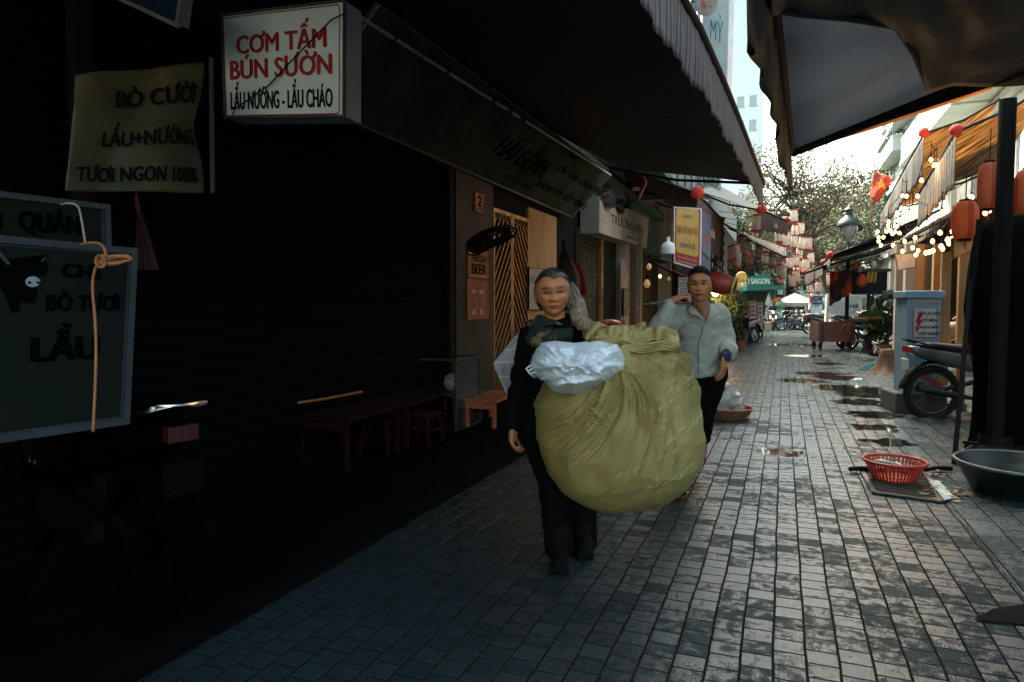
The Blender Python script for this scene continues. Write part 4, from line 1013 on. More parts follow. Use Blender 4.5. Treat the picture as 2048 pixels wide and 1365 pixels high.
# lattice ironwork & post near man
m = MB(); random.seed(2)
ir = thing('iron_lattice', 'black wrought iron lattice hanging beyond the blue sign', 'lattice', W(1432, 520, d=17))
for k in range(16):
    c = W(1426+(k % 3)*7, 455+k*6.5, d=17); m.tube([c+RT*.10*math.cos(t*.6)+UP*.12*math.sin(t*.6) for t in range(11)], .014, 5, closed=True)
m.bar(W(1424, 440, d=17), W(1422, 570, d=17), .03); m.bar(W(1446, 440, d=17), W(1444, 570, d=17), .03); m.build('ironwork', BLK, ir)
m = MB(); m.obox(W(1440, 525, d=17.6), RT*.16, FW*.1, Vector((0, 0, .45))); tag(bevel(m.build('meter_box', pm('box_grey', (.25, .26, .26), (.18, .19, .19), rough=.6)), .02), 'grey meter box behind the iron lattice', 'meter box')
# ================================================================ MOTORBIKES
def loft(m, secs, n=12):
    """secs: list of (centre, half width x, half height z) along y"""
    vs = []
    for (c, a, b) in secs:
        c = Vector(c)
        for k in range(n):
            t = 2*math.pi*k/n; ca, sa = math.cos(t), math.sin(t)
            vs.append(c+Vector((a*math.copysign(abs(ca)**.7, ca), 0, b*math.copysign(abs(sa)**.7, sa))))
    fs = [(i*n+k, i*n+(k+1) % n, (i+1)*n+(k+1) % n, (i+1)*n+k) for i in range(len(secs)-1) for k in range(n)]
    fs.append(tuple(range(n))[::-1]); fs.append(tuple((len(secs)-1)*n+k for k in range(n)))
    m.add(vs, fs); return m
def gloss(c): return pm('bike_paint_%02d%02d%02d' % tuple(int(v*99) for v in c), c, tuple(v*.8 for v in c), rough=.22, coat=.4, spec=.6)
HL = pm('headlight_glass', (.5, .52, .52), (.4, .42, .42), rough=.1, spec=.9)
TL_ = pm('taillight_red', (.5, .02, .01), (.4, .01, .01), rough=.2, coat=.5)
def bike(label, loc, rz, col=(.02, .02, .022), col2=None, scooter=False, group='motorbikes parked along the street', name='motorbike', lit=False, hlmat=None):
    o = thing(name, label, 'motorbike', loc, rz, group=group); P_ = gloss(col); P2 = gloss(col2 or col)
    B = lambda m, nm, mt, par=o, **k: m.build(nm, mt, par, world=False, **k)
    for wy in (.63, -.62):
        w = MB(); r = .285 if not scooter else .25; tw = .036 if not scooter else .05
        w.tube([(0, wy+r*math.cos(a*math.pi/14), r+tw*.0+.0+r*math.sin(a*math.pi/14)) for a in range(28)], tw, 8, closed=True)
        wh = MB(); wheel = B(w, 'wheel', TYRE, smooth=True)
        wh.tube([(0, wy+(r-.045)*math.cos(a*math.pi/12), r+(r-.045)*math.sin(a*math.pi/12)) for a in range(24)], .012, 6, closed=True)
        for k in range(10):
            a = k*math.pi/5; sx = .03*(1 if k % 2 else -1); wh.tube([(sx, wy, r), (0, wy+(r-.05)*math.cos(a), r+(r-.05)*math.sin(a))], .004, 4)
        wh.lathe([(.001, -.05), (.05, -.05), (.06, 0), (.05, .05), (.001, .05)], (0, wy, r), 12, ax=(1, 0, 0)); B(wh, 'rim', CHROME, wheel, smooth='auto')
    f = MB()
    for s in (-1, 1): f.tube([(s*.055, .63, .285), (s*.055, .50, .62), (s*.05, .44, .82)], .017, 6)
    B(f, 'front_fork', CHROME if not scooter else BLK, smooth=True)
    f = MB(); f.grid(lambda u, v: (-.07+.14*u, .63+.35*math.cos(R(15+130*v)), .285+.35*math.sin(R(15+130*v))+.02*math.sin(math.pi*u)), 4, 12, .004); B(f, 'front_fender', P_, smooth=True)
    f = MB(); f.grid(lambda u, v: (-.07+.14*u, -.62+.34*math.cos(R(60+115*v)), .285+.35*math.sin(R(60+115*v))+.02*math.sin(math.pi*u)), 4, 12, .004); B(f, 'rear_fender', BLK, smooth=True)
    e = MB(); loft(e, [((0, -.05, .33), .09, .09), ((0, .08, .34), .12, .12), ((0, .22, .36), .10, .12), ((0, .33, .40), .06, .07)], 8); e.tube([(0, .42, .75), (0, .25, .50), (0, -.15, .42), (0, -.62, .30)], .03, 6); B(e, 'engine', STEEL, smooth='auto')
    b = MB()
    loft(b, [((0, -.92, .80), .03, .03), ((0, -.82, .77), .09, .06), ((0, -.5, .70), .13, .10), ((0, -.15, .62), .13, .11), ((0, .08, .52), .10, .09), ((0, .20, .50), .08, .07)], 12)
    B(b, 'body', P_, smooth=True)
    b = MB()
    if scooter:
        b.grid(lambda u, v: ((u-.5)*(.34+.12*math.sin(v*2.6)), .42+.10*v*.6-.10*(abs(u-.5)*2)**2-.02, .30+.58*v), 10, 10, .03)
        b.box(-.14, .14, .0, .40, .27, .31)
    else:
        for s in (-1, 1): b.grid(lambda u, v, s=s: (s*(.10+.10*u*(1-v)), .42-.16*u-.1*v, .40+.38*(1-v*.9)+.02*u), 5, 6, .012)
    B(b, 'leg_shield', P2, smooth=True)
    b = MB(); loft(b, [((0, .40, .90), .07, .06), ((0, .47, .93), .13, .09), ((0, .54, .92), .12, .09), ((0, .585, .91), .06, .05)], 12); B(b, 'headset', P_, smooth=True)
    h = MB(); h.lathe([(.001, .035), (.05, .03), (.075, .0), (.06, -.02)], (0, .575, .905), 14, ax=(0, 1, -.1)); B(h, 'headlight', hlmat or HL, smooth=True)
    if scooter:
        for s in (-1, 1):
            h = MB(); h.ball((s*.13, .50, .68), (.055, .03, .11), 10, 8); B(h, 'front_lamp', hlmat or HL, smooth=True)
    s_ = MB(); loft(s_, [((0, -.80, .83), .07, .02), ((0, -.68, .84), .12, .04), ((0, -.35, .80), .13, .05), ((0, -.05, .77), .11, .045), ((0, .05, .74), .06, .03)], 12); B(s_, 'seat', SEATM, smooth=True)
    t = MB(); t.obox((0, -.915, .79), (.06, 0, 0), (0, .02, 0), (0, 0, .03)); B(t, 'taillight', TL_)
    t = MB(); t.obox((0, -.93, .62), (.08, 0, 0), (0, .004, .002), (0, 0, .06)); B(t, 'number_plate', WHITE)
    hb = MB(); hb.tube([(-.33, .30, 1.0), (-.20, .42, 1.0), (0, .46, .97), (.20, .42, 1.0), (.33, .30, 1.0)], .011, 6)
    hbo = B(hb, 'handlebar', CHROME, smooth=True)
    for s in (-1, 1):
        gr = MB(); gr.tube([(s*.34, .29, 1.0), (s*.24, .38, 1.0)], .018, 8); B(gr, 'grip', TYRE, hbo)
        mi = MB(); mi.tube([(s*.24, .40, 1.0), (s*.28, .40, 1.12), (s*.30, .37, 1.18)], .006, 5); mi.ball((s*.32, .36, 1.21), (.055, .015, .035), 10, 8); B(mi, 'mirror', BLK, smooth=True)
    ex = MB(); ex.tube([(.11, .15, .28), (.12, -.2, .24), (.13, -.45, .28), (.14, -.85, .36)], [.018, .02, .04, .045], 10); B(ex, 'exhaust', CHROME, smooth=True)
    k = MB(); k.tube([(-.06, -.02, .25), (-.22, -.05, .0)], .011, 5); k.tube([(.12, .05, .26), (.24, .05, .25)], .012, 5); k.tube([(-.12, .05, .26), (-.24, .05, .25)], .012, 5); B(k, 'stand', BLK)
    rk = MB(); rk.tube([(-.09, -.62, .82), (-.09, -.93, .90), (.09, -.93, .90), (.09, -.62, .82)], .011, 6); B(rk, 'grab_rail', CHROME, smooth=True)
    return o
def gpt(px, py, z=0): v = W(px, py, z=z); return (v.x, v.y, z)
# near right bike behind the stall, tail to the left
nb_ = bike('white and black motorbike parked tail first against the blue electrical cabinet', gpt(1974, 837), R(-72), (.11, .11, .115), (.012, .012, .012))
for ch_ in KIDS[nb_.name]:
    for c2_ in KIDS.get(ch_.name, []):
        if c2_.name.startswith('rim'): c2_.data.materials[0] = pm('grey_rim', (.10, .10, .10), rough=.4, metal=.8)
    if ch_.name.startswith(('exhaust', 'engine', 'front_fork', 'grab_rail')): ch_.data.materials[0] = pm('sooty_metal', (.04, .04, .04), (.02, .02, .02), rough=.4, metal=.6)
bike('orange and white motorbike beyond the tree stump', gpt(1800, 712), R(-65), (.45, .08, .03), (.55, .5, .48))
bike('black motorbike with large wheels left of the timber box cart', gpt(1648, 668), R(-78), (.02, .025, .03))
bike('dark motorbike parked under the dish of orange flowers', gpt(1742, 700), R(-95), (.02, .05, .05))
bike('white and red scooter furthest forward in the left kerb row', gpt(1488, 686), R(150), (.4, .38, .38), (.3, .05, .04), scooter=True)
bike('silver scooter at the back of the left kerb row', gpt(1505, 676), R(158), (.3, .3, .32), scooter=True)
for px, py, rz, c, lab in ((1588, 660, 100, (.05, .02, .02), 'maroon motorbike at the far street end beside the pale pole'), (1601, 661, 60, (.1, .1, .12), 'grey motorbike at the far street end, second from the pale pole'),
                          (1614, 660, 110, (.2, .05, .03), 'dull red motorbike at the far street end, third from the pale pole'), (1626, 661, 75, (.02, .02, .03), 'black motorbike at the far street end, fourth from the pale pole'),
                          (1700, 672, -60, (.05, .06, .08), 'blue grey motorbike behind the street lamp post')):
    bike(lab, gpt(px, py), R(rz), c)
dk = bike('black motorbike standing in the dark lower left with glints of chrome', (-3.02, 2.16, .02), R(76), (.006, .006, .007), hlmat=pm('shaded_headlight', (.1, .11, .1), rough=.15))
for ch_ in KIDS[dk.name]:  # near-black material swaps put the shade of the dark corner into the parts
    if ch_.name.startswith('number_plate'): ch_.data.materials[0] = pm('shaded_plate', (.0006, .0006, .0006), rough=.8, spec=.1)
    if ch_.name.startswith(('seat', 'body', 'wheel', 'leg', 'rear')): ch_.data.materials[0] = pm('shade_black', (.0005, .0005, .0005), (.0008, .0008, .0008), rough=.95, spec=.02)
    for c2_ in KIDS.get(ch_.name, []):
        if c2_.name.startswith('rim'): c2_.data.materials[0] = pm('shaded_rim', (.0008, .0008, .0008), rough=.95, spec=.02)
    if ch_.name.startswith('taillight'): ch_.data.materials[0] = pm('shaded_tail', (.05, .003, .002), rough=.4)
    if ch_.name.startswith(('exhaust', 'engine', 'stand', 'mirror')): ch_.data.materials[0] = pm('shaded_metal', (.002, .002, .002), rough=.8, spec=.05)

# ---------------------------------------------------------------- electrical cabinet
CAB = pm('cabinet_blue', (.26, .42, .54), (.20, .34, .45), scale=3, rough=.5, bump=.12)
cb_ = W(1846, 828, z=0); ec = thing('electrical_cabinet', 'pale blue electrical cabinet with danger notice on a concrete plinth', 'cabinet', (cb_.x, cb_.y, 0), R(11))
L = lambda m, nm, mt, par=ec, **k: m.build(nm, mt, par, world=False, **k)
dC = (cb_-CP).dot(FW); wC = 88/F*dC/1.0; zt_ = W(1838, 582, d=dC).z; ww_ = wC/2*.78
m = MB(); m.box(-ww_-.10, ww_+.05, -.0, .55, 0, .24); bevel(L(m, 'plinth', pm('plinth_concrete', (.12, .12, .115), (.06, .06, .058), scale=4, rough=.9, bump=.5)), .02)
m = MB(); m.box(-ww_+.02, ww_-.02, .06, .44, .24, zt_-.09); bevel(L(m, 'case', CAB), .008)
m = MB(); m.box(-ww_-.01, ww_+.01, .03, .47, zt_-.09, zt_); bevel(L(m, 'lid', CAB), .012)
m = MB(); m.box(-ww_+.055, ww_-.04, .048, .06, .34, zt_-.12); dr = L(m, 'door', CAB); bevel(dr, .004)
m = MB(); m.box(-ww_+.11, -ww_+.17, .03, .048, .66, .84); L(m, 'handle', CAB, dr)
c0 = wm(ec)
def cpt(x, z, y=.046): return c0 @ Vector((x, y, z))
cr = (cpt(1, 0)-cpt(0, 0)).normalized()
m = MB(); zt2 = zt_-.26; m.box(-ww_+.08, ww_-.07, .040, .047, zt2-.30, zt2+.06); nb = L(m, 'danger_notice', pm('notice_border', (.45, .12, .1), rough=.5))
m = MB(); m.box(-ww_+.088, ww_-.078, .036, .039, zt2-.292, zt2+.052); L(m, 'notice_face', pm('notice_white', (.62, .6, .56), (.5, .47, .44), rough=.5), nb)
NX = lambda s, x, z, w, h, mt, b=.02: txt(s, cpt(x, z, .033), cr, (0, 0, 1), mt, nb, h=h, w=w, bold=b)
NX('CẤM LẠI GẦN !', .05, zt2-.005, .27, .062, INK); NX('CÓ ĐIỆN', .05, zt2-.09, .16, .05, INK); NX('NGUY HIỂM', .05, zt2-.165, .21, .05, INK); NX('CHẾT NGƯỜI', .05, zt2-.24, .23, .05, INK)
m = MB(); sc = [(0, .11), (.045, .11), (.01, .03), (.045, .03), (-.01, -.06), (.012, -.055), (-.02, -.12), (-.04, -.05), (-.025, -.05), (-.01, .0), (-.04, .0)]
m.prism([(x, y) for x, y in sc], cpt(-ww_+.14, zt2-.12, .034), cr, (0, 0, 1), .002); m.build('lightning_bolt', REDINK, nb)
m = MB(); m.box(-.03, ww_-.13, .040, .047, zt2-.55, zt2-.34); nb2 = L(m, 'yellow_plate', pm('plate_beige', (.42, .38, .28), (.34, .3, .22), rough=.5))
for k, s in enumerate(('TRẠM BIẾN ÁP', 'TẠ HIỆN 1', '220V')): txt(s, cpt(.055, zt2-.39-k*.05, .037), cr, (0, 0, 1), pm('faded_ink', (.15, .13, .1), rough=.6), nb2, h=.03, w=.17-k*.03, bold=.0)
m = MB(); m.box(-ww_+.06, ww_-.05, .040, .047, zt_-.15, zt_-.115); L(m, 'name_strip', pm('strip_beige', (.38, .36, .28), (.3, .28, .22), rough=.6))
# painted flowers and leaves on the cabinet foot
LEAFG = pm('paint_leaf', (.03, .22, .06), (.02, .12, .05), scale=9, rough=.6); PINK = pm('paint_pink', (.5, .10, .14), (.4, .06, .1), rough=.6)
random.seed(21)
m = MB()
for k in range(9):
    x = random.uniform(-ww_+.08, .08); z = random.uniform(.28, .6); a = random.uniform(0, 6); r_ = random.uniform(.04, .08)
    pts = [(x+r_*math.cos(a)*t1-r_*.5*math.sin(a)*t2, z+r_*math.sin(a)*t1+r_*.5*math.cos(a)*t2) for t1, t2 in ((-1, 0), (-.3, .8), (.5, .7), (1, 0), (.5, -.7), (-.3, -.8))]
    m.add([c0 @ Vector((p[0], .0465-k*.0006, p[1])) for p in pts], [tuple(reversed(range(6)))])
m.build('painted_leaves', LEAFG, ec)
m = MB()
for k in range(5): m.add([c0 @ Vector((-.0+.05*k+.035*math.cos(a), .0405-.0005*k, .45-.03*k+.05*math.sin(a))) for a in range(6)], [tuple(reversed(range(6)))])
m.build('painted_flower', PINK, ec)

# ---------------------------------------------------------------- dark stall, post, basins, basket, drain
ps = thing('awning_post', 'thick black post holding up the grey awning on the right', 'post', (*W(1985, 925, z=0).xy, 0))
d0 = 5.65
pt0 = W(2016, 120, d=d0); pb = W(1990, 928, d=d0-.0)
m = MB(); top = W(2018, 150, d=d0); bot = Vector((top.x, top.y, 0)); m.tube([bot, Vector((top.x, top.y, 3.0))], .065, 12); m.build('shaft', BLK, ps, smooth='auto')
ps.location = (top.x, top.y, 0)
for ch in KIDS[ps.name]:
    for v in ch.data.vertices: pass
m = MB(); m.lathe([(.20, 0), (.22, .05), (.13, .12), (.12, .2)], (top.x, top.y, 0), 16)
ch = m.build('foot', BLK, None); ch.parent = ps; ch.location = -Vector(ps.location); KIDS[ps.name].append(ch)
KIDS[ps.name][0].location = Vector((0, 0, 0)); 
# fix shaft position after moving the base
s0 = KIDS[ps.name][0]; 
off = Vector((*W(1985, 925, z=0).xy, 0))-Vector(ps.location)
for v in s0.data.vertices: v.co += off
st = thing('covered_stall', 'tall closed stall wrapped in black cloth at the right edge', 'stall', (*W(2020, 930, z=0).xy, 0))
BT = pm('black_wrap', (.002, .002, .002), (.0035, .003, .003), rough=.95, spec=.05, bump=.5, bscale=5, scale=3)
prof = [(925, 1940, 2075), (905, 1938, 2080), (880, 1950, 2090), (840, 1955, 2110), (760, 1958, 2130), (700, 1950, 2160), (620, 1945, 2180), (540, 1952, 2200), (470, 1965, 2200), (440, 1990, 2190), (432, 2010, 2180)]
rings = []
m = MB(); n = 28
for (py, xa, xb) in prof:
    A = W(xa, py, d=6.1); B = W(xb, py, d=6.1); c = (A+B)/2; hw = (B-A).length/2
    z = max(0.0, A.z)
    ring = []
    for k in range(n):
        a = 2*math.pi*k/n; q = 1+.05*math.sin(k*2.3+py*.02)+.04*noise.noise(Vector((k*.7, py*.01, 0)))
        ring.append(Vector((c.x, c.y, z))+RT*hw*q*math.cos(a)+Vector((-RT.y, RT.x, 0))*hw*.75*q*math.sin(a))
    rings.append(ring)
vs = [v for r_ in rings for v in r_]
m.add(vs, [(i*n+k, i*n+(k+1) % n, (i+1)*n+(k+1) % n, (i+1)*n+k) for i in range(len(rings)-1) for k in range(n)]+[tuple(range(n))[::-1], tuple((len(rings)-1)*n+k for k in range(n))])
m.build('wrap', BT, st, smooth=True)
m = MB(); m.tube([W(1960, 520, d=5.45)+RT*.4, W(1950, 560, d=5.45)+RT*.5, W(1950, 620, d=5.5)+RT*.45], .01, 6); m.build('strap', BLK, st)
# folding metal rack in front (dark leg on the left)
rk = thing('metal_rack', 'dark metal rack with a leaning leg left of the wrapped stall', 'rack', (*W(1915, 930, z=0).xy, 0))
m = MB(); m.bar(W(1942, 560, d=6.1), W(1908, 930, z=0), .035); m.build('leg', BLK, rk)
m = MB(); m.bar(W(1960, 440, d=6.15), W(1941, 640, d=6.1), .045); m.build('leg', BLK, rk)
m = MB(); q = W(2080, 928, z=0); m.bar(Vector((q.x, q.y, 0)), Vector((q.x, q.y, 1.4)), .035); m.build('leg', BLK, rk)
m = MB(); z1 = W(1925, 885, d=5.9); m.bar(z1, Vector((q.x, q.y, z1.z)), .025); m.build('crossbar', BLK, rk)
m = MB(); z1 = W(1922, 905, d=5.8); m.bar(z1, Vector((q.x, q.y, z1.z)), .02); m.build('crossbar', BLK, rk)
m = MB(); c = W(2000, 470, d=6.6); m.obox(c+Vector((.1, 0, -.25)), RT*.12, FW*.02, Vector((0, 0, .5))); 
# basin
bs = thing('basin', 'large dark plastic basin with pale rim on the paving at the right edge', 'basin', gpt(2045, 985))
c = W(2048, 988, z=0); rr = .40
m = MB(); m.lathe([(.001, .012), (rr*.68, .012), (rr*.72, .02), (rr*.98, .20), (rr*1.04, .215), (rr*1.05, .205), (rr*1.0, .19), (rr*.76, .0), (.001, .0)], c, 40); m.build('bowl', pm('basin_dark', (.004, .009, .009), (.003, .006, .006), rough=.3), bs, smooth='auto')
m = MB(); m.tube([c+Vector((rr*1.03*math.cos(a*math.pi/24), rr*1.03*math.sin(a*math.pi/24), .212)) for a in range(48)], .012, 8, closed=True); m.build('rim', pm('basin_rim', (.09, .12, .125), (.06, .08, .085), rough=.3), bs, smooth=True)
m = MB(); m.lathe([(.001, .14), (rr*.9, .14)], c, 32); m.build('water', pm('green_water', (.002, .012, .008), (.004, .016, .012), rough=.05, spec=.8), bs)
# drain grate
ga = [W(*p, z=.011) for p in ((1722, 938), (1848, 940), (1882, 1003), (1748, 985))]
gr = thing('drain_grate', 'slotted iron drain grate set in the paving under the red basket', 'drain grate', ga[0])
m = MB()
fr_ = 0
for a, b in ((0, 1), (1, 2), (2, 3), (3, 0)): m.bar(ga[a], ga[b], .03, .012)
m.build('frame', pm('grate_iron', (.05, .048, .045), (.025, .024, .023), rough=.35, metal=.6), gr)
m = MB(); m.add([v-Vector((0, 0, .004)) for v in ga], [(3, 2, 1, 0)]); m.build('pit', pm('pit_dark', (.003, .003, .003), rough=.9), gr)
m = MB()
for k in range(1, 17): t = k/17; m.bar(ga[0].lerp(ga[3], t), ga[1].lerp(ga[2], t), .012, .010)
m.build('slats', MATS['grate_iron'], gr)
m = MB(); q0, q1 = W(1700, 939, z=.03), W(1905, 938, z=.03); m.tube([q0.lerp(q1, t/12)+Vector((0, .03*math.sin(t*1.3), 0)) for t in range(13)], .018, 8)
tag(m.build('hose', BLK, None, smooth=True), 'black rubber hose lying across the drain behind the red basket', 'hose')
m = MB(); sp_ = [W(1855, 962, z=.012), W(1878, 965, z=.012), W(1912, 1000, z=.012), W(1888, 1003, z=.012)]
m.grid(lambda u, v: sp_[0].lerp(sp_[1], u).lerp(sp_[3].lerp(sp_[2], u), v)+Vector((.02*noise.noise(Vector((v*9, 0, 0))), 0, .004+.02*abs(noise.noise(Vector((u*5, v*9, 0)))))), 8, 20, .003)
tag(m.build('plastic_scrap', pm('milky_plastic', (.5, .55, .56), (.35, .4, .42), rough=.3, bump=.4), None, smooth=True), 'flat scrap of milky plastic film beside the drain grate', 'plastic')
# red basket
bk = thing('basket', 'red slotted plastic basket standing on the drain grate', 'basket', gpt(1788, 962))
c = W(1788, 958, z=.02); d_ = (c-CP).dot(FW); rr = 113/F*d_/2; NS = 44
BASK = pm('basket_red', (.50, .055, .03), (.36, .03, .02), rough=.35, trans=.15)
m = MB(); hgt = .135
m.lathe([(.001, 0), (rr*.66, 0), (rr*.68, .012), (rr*.66, .015), (.001, .012)], c, 32); m.build('bottom', BASK, bk)
m = MB()
for k in range(NS):
    a = 2*math.pi*k/NS; e = Vector((math.cos(a), math.sin(a), 0)); m.bar(c+e*rr*.68, c+e*rr*.97+Vector((0, 0, hgt)), .012, .005)
m.build('slats', BASK, bk)
m = MB()
for f_ in (.25, .5, .75): m.tube([c+Vector((rr*(.68+.29*f_)*math.cos(a*math.pi/20), rr*(.68+.29*f_)*math.sin(a*math.pi/20), hgt*f_)) for a in range(40)], .004, 5, closed=True)
m.build('hoops', BASK, bk)
m = MB(); m.tube([c+Vector((rr*math.cos(a*math.pi/24), rr*math.sin(a*math.pi/24), hgt)) for a in range(48)], .011, 8, closed=True); m.build('rim', BASK, bk, smooth=True)
for k, (dx, dy, rz) in enumerate(((.02, -.02, .3), (-.06, .05, 1.2))):
    f = thing('small_fish', 'small pale fish lying in the red basket, %s' % ('nearer one' if k == 0 else 'farther one'), 'fish', c+Vector((dx, dy, .10)), rz)
    m = MB(); loft(m, [((0, -.10, 0), .004, .02), ((0, -.08, 0), .006, .008), ((0, -.03, .002), .014, .022), ((0, .03, .002), .016, .025), ((0, .07, 0), .010, .014), ((0, .085, 0), .002, .003)], 10)
    f.rotation_euler[2] = rz; m.build('body', pm('fish_pale', (.4, .45, .42), (.25, .28, .27), rough=.25), f, world=False, smooth=True)
    m = MB()
    for a in (-1, 1): m.add([(0, -.095, 0), (0, -.135, .025*a), (0, -.125, 0), (.002, -.095, 0), (.002, -.135, .025*a), (.002, -.125, 0)], [(0, 1, 2), (5, 4, 3), (0, 3, 4, 1), (1, 4, 5, 2), (2, 5, 3, 0)])
    m.build('tail', MATS['fish_pale'], f, world=False)
for px, py, s_, lab in ((1860, 948, .035, 'wilted leaf scrap right of the red basket'), (1905, 990, .05, 'soggy brown leaves beside the dark basin')):
    m = MB(); random.seed(px); c = W(px, py, z=.012)
    for k in range(26):
        q = c+Vector((random.gauss(0, s_*2), random.gauss(0, s_*2), random.random()*.02)); a = random.random()*6
        u = Vector((math.cos(a), math.sin(a), random.uniform(-.3, .3)))*s_*.8; w_ = Vector((-math.sin(a), math.cos(a), random.uniform(-.3, .3)))*s_*.4
        m.add([q-u, q+w_, q+u, q-w_], [(0, 1, 2, 3)])
    tag(m.build('leaf_litter', pm('litter', (.25, .15, .07), (.08, .06, .04), scale=20, rough=.5)), lab, 'leaves', kind='stuff')

# missing pavers: dark hollow at lower right
m = MB(); hq = [W(*p, z=.006) for p in ((1985, 1218), (2048, 1208), (2075, 1232), (2060, 1250), (1945, 1240))]
m.add(hq, [tuple(reversed(range(5)))]); tag(m.build('gap_in_paving', pm('wet_soil', (.004, .0035, .003), (.007, .006, .005), rough=.7, spec=.1, bump=.6), None), kind='structure')

# ---------------------------------------------------------------- tree stump, dustpan
sp = thing('tree_stump', 'brown tree stump rooted in the pavement before the blue cabinet', 'stump', gpt(1775, 748))
c = W(1778, 745, z=0)
m = MB(); n = 24; prof = [(.42, 0), (.30, .06), (.21, .18), (.17, .34), (.16, .44), (.001, .46)]
vs = []
for i, (r_, h_) in enumerate(prof):
    for k in range(n):
        a = 2*math.pi*k/n; q = r_*(1+.22*math.sin(k*1.6)*max(0, 1-h_*3)+.10*noise.noise(Vector((k*.8, h_*5, 2)))); vs.append(c+Vector((q*math.cos(a), q*math.sin(a), h_)))
m.add(vs, [(i*n+k, i*n+(k+1) % n, (i+1)*n+(k+1) % n, (i+1)*n+k) for i in range(len(prof)-1) for k in range(n)])
BARK = pm('bark', (.10, .065, .045), (.05, .035, .025), scale=8, rough=.9, bump=.9, bscale=14, stretch=(1, 1, .3)); m.build('trunk', BARK, sp, smooth=True)
m = MB(); random.seed(8); c2 = W(1752, 748, z=0)
for k in range(160):
    q = c2+Vector((random.gauss(0, .28), random.gauss(0, .16), .01)); r_ = random.uniform(.008, .022); m.ball(q, (r_, r_, r_*.6), 5, 3)
tag(m.build('gravel', pm('gravel_tan', (.22, .17, .12), (.12, .09, .07), scale=30, rough=.9)), 'loose tan gravel around the foot of the tree stump', 'gravel', kind='stuff')
dp = thing('dustpan', 'bright blue plastic dustpan lying on the wet paving', 'dustpan', gpt(1728, 742))
c = W(1730, 742, z=0); CY = pm('cyan_plastic', (.05, .35, .48), (.04, .28, .4), rough=.4)
m = MB(); m.add([c+Vector(p) for p in ((-.16, -.1, .01), (.1, -.14, .01), (.16, .12, .01), (-.1, .14, .01), (.1, -.14, .12), (.16, .12, .16), (-.16, -.1, .02), (-.1, .14, .02))], [(0, 1, 2, 3), (1, 4, 5, 2), (0, 6, 4, 1), (3, 2, 5, 7), (3, 2, 1, 0), (2, 5, 4, 1)]); m.build('pan', CY, dp)
m = MB(); m.bar(c+Vector((.13, 0, .14)), c+Vector((.28, 0, .22)), .03); m.build('handle', CY, dp)

# ---------------------------------------------------------------- timber box cart
ct_ = gpt(1672, 702); d_ = (Vector(ct_)-CP).dot(FW)
cart = thing('box_cart', 'weathered timber box cart with orange rope hanging down its front', 'cart', ct_, R(14))
w2 = 70/F*d_/2; zb2 = (610-684)/F*d_+CAMZ; zt3 = (610-645)/F*d_+CAMZ
PL = pm('weathered_plank', (.20, .085, .06), (.10, .045, .035), scale=4, rough=.75, stretch=(1, 4, 9), bump=.3)
Lc = lambda m, nm, mt, **k: m.build(nm, mt, cart, world=False, **k)
m = MB()
for k in range(5): z0_ = zb2+(zt3-zb2)*k/5; m.box(-w2, w2, -.02, 0, z0_+.004, z0_+(zt3-zb2)/5-.004)
m.box(-w2, -w2+.02, .001, .8, zb2, zt3); m.box(w2-.02, w2, .001, .8, zb2, zt3); m.box(-w2+.02, w2-.02, .78, .8, zb2, zt3); m.box(-w2+.02, w2-.02, .0, .78, zb2, zb2+.02); Lc(m, 'box', PL)
m = MB()
for x in (-w2*.78, w2*.78): m.box(x-.02, x+.02, -.045, -.0205, zb2-.05, zt3+.0)
Lc(m, 'batten', pm('batten_green', (.02, .035, .03), rough=.7))
for x in (-w2*.8, w2*.8):
    for yy in (.1, .7):
        m = MB(); m.tube([(x, yy+.12*math.cos(a*.45), .12+.11*math.sin(a*.45)) for a in range(14)], .02, 6, closed=True); m.lathe([(.001, -.02), (.04, -.02), (.04, .02), (.001, .02)], (x, yy, .12), 8, ax=(1, 0, 0)); Lc(m, 'wheel', TYRE)
m = MB(); m.box(-w2*.9, w2*.9, .05, .75, .26, .30)
for x in (-w2*.8, w2*.8):
    for yy in (.1, .7): m.bar((x, yy, .14), (x, yy, zb2), .03)
Lc(m, 'underframe', BLK)
m = MB()
for s, x in ((1, .14), (1, .32)): m.tube([(x+.05*math.sin(t*.9), -.05, zt3+.03-.42*t/9*(1.0 if x < .2 else .85)) for t in range(10)], .011, 5)
m.tube([(.14, -.03, zt3+.02), (.22, .1, zt3+.05), (.32, -.03, zt3+.02)], .011, 5)
ob = m.build('rope', pm('orange_rope', (.55, .2, .04), rough=.7), None); ob.location = cart.location; ob.rotation_euler = cart.rotation_euler
tag(ob, 'orange rope looped over the front of the timber box cart', 'rope')
# dish of orange flowers on stand
fd = thing('flower_tray', 'shallow tray heaped with orange flowers left of the blue cabinet', 'tray', gpt(1740, 700))
c = W(1742, 642, d=17.5)
m = MB(); m.lathe([(.001, 0), (.46, 0), (.5, .05), (.48, .05), (.44, .015), (.001, .015)], c, 24); m.build('dish', STEEL, fd)
m = MB(); random.seed(3)
for k in range(260):
    a = random.random()*6.28; r_ = math.sqrt(random.random())*.42; q = c+Vector((r_*math.cos(a), r_*math.sin(a), .05+.16*(1-(r_/.42)**2)*random.random())); m.ball(q, random.uniform(.02, .035), 5, 4)
fo = m.build('flowers', pm('marigold', (.42, .2, .03), (.18, .16, .04), scale=14, rough=.8), fd); fo['kind'] = 'stuff'
m = MB()
for s in (-1, 1): m = MB(); m.tube([c+Vector((s*.2, 0, 0)), Vector((c.x-s*.25, c.y+.03*s, 0))], .015, 6); m.build('stand', BLK, fd)

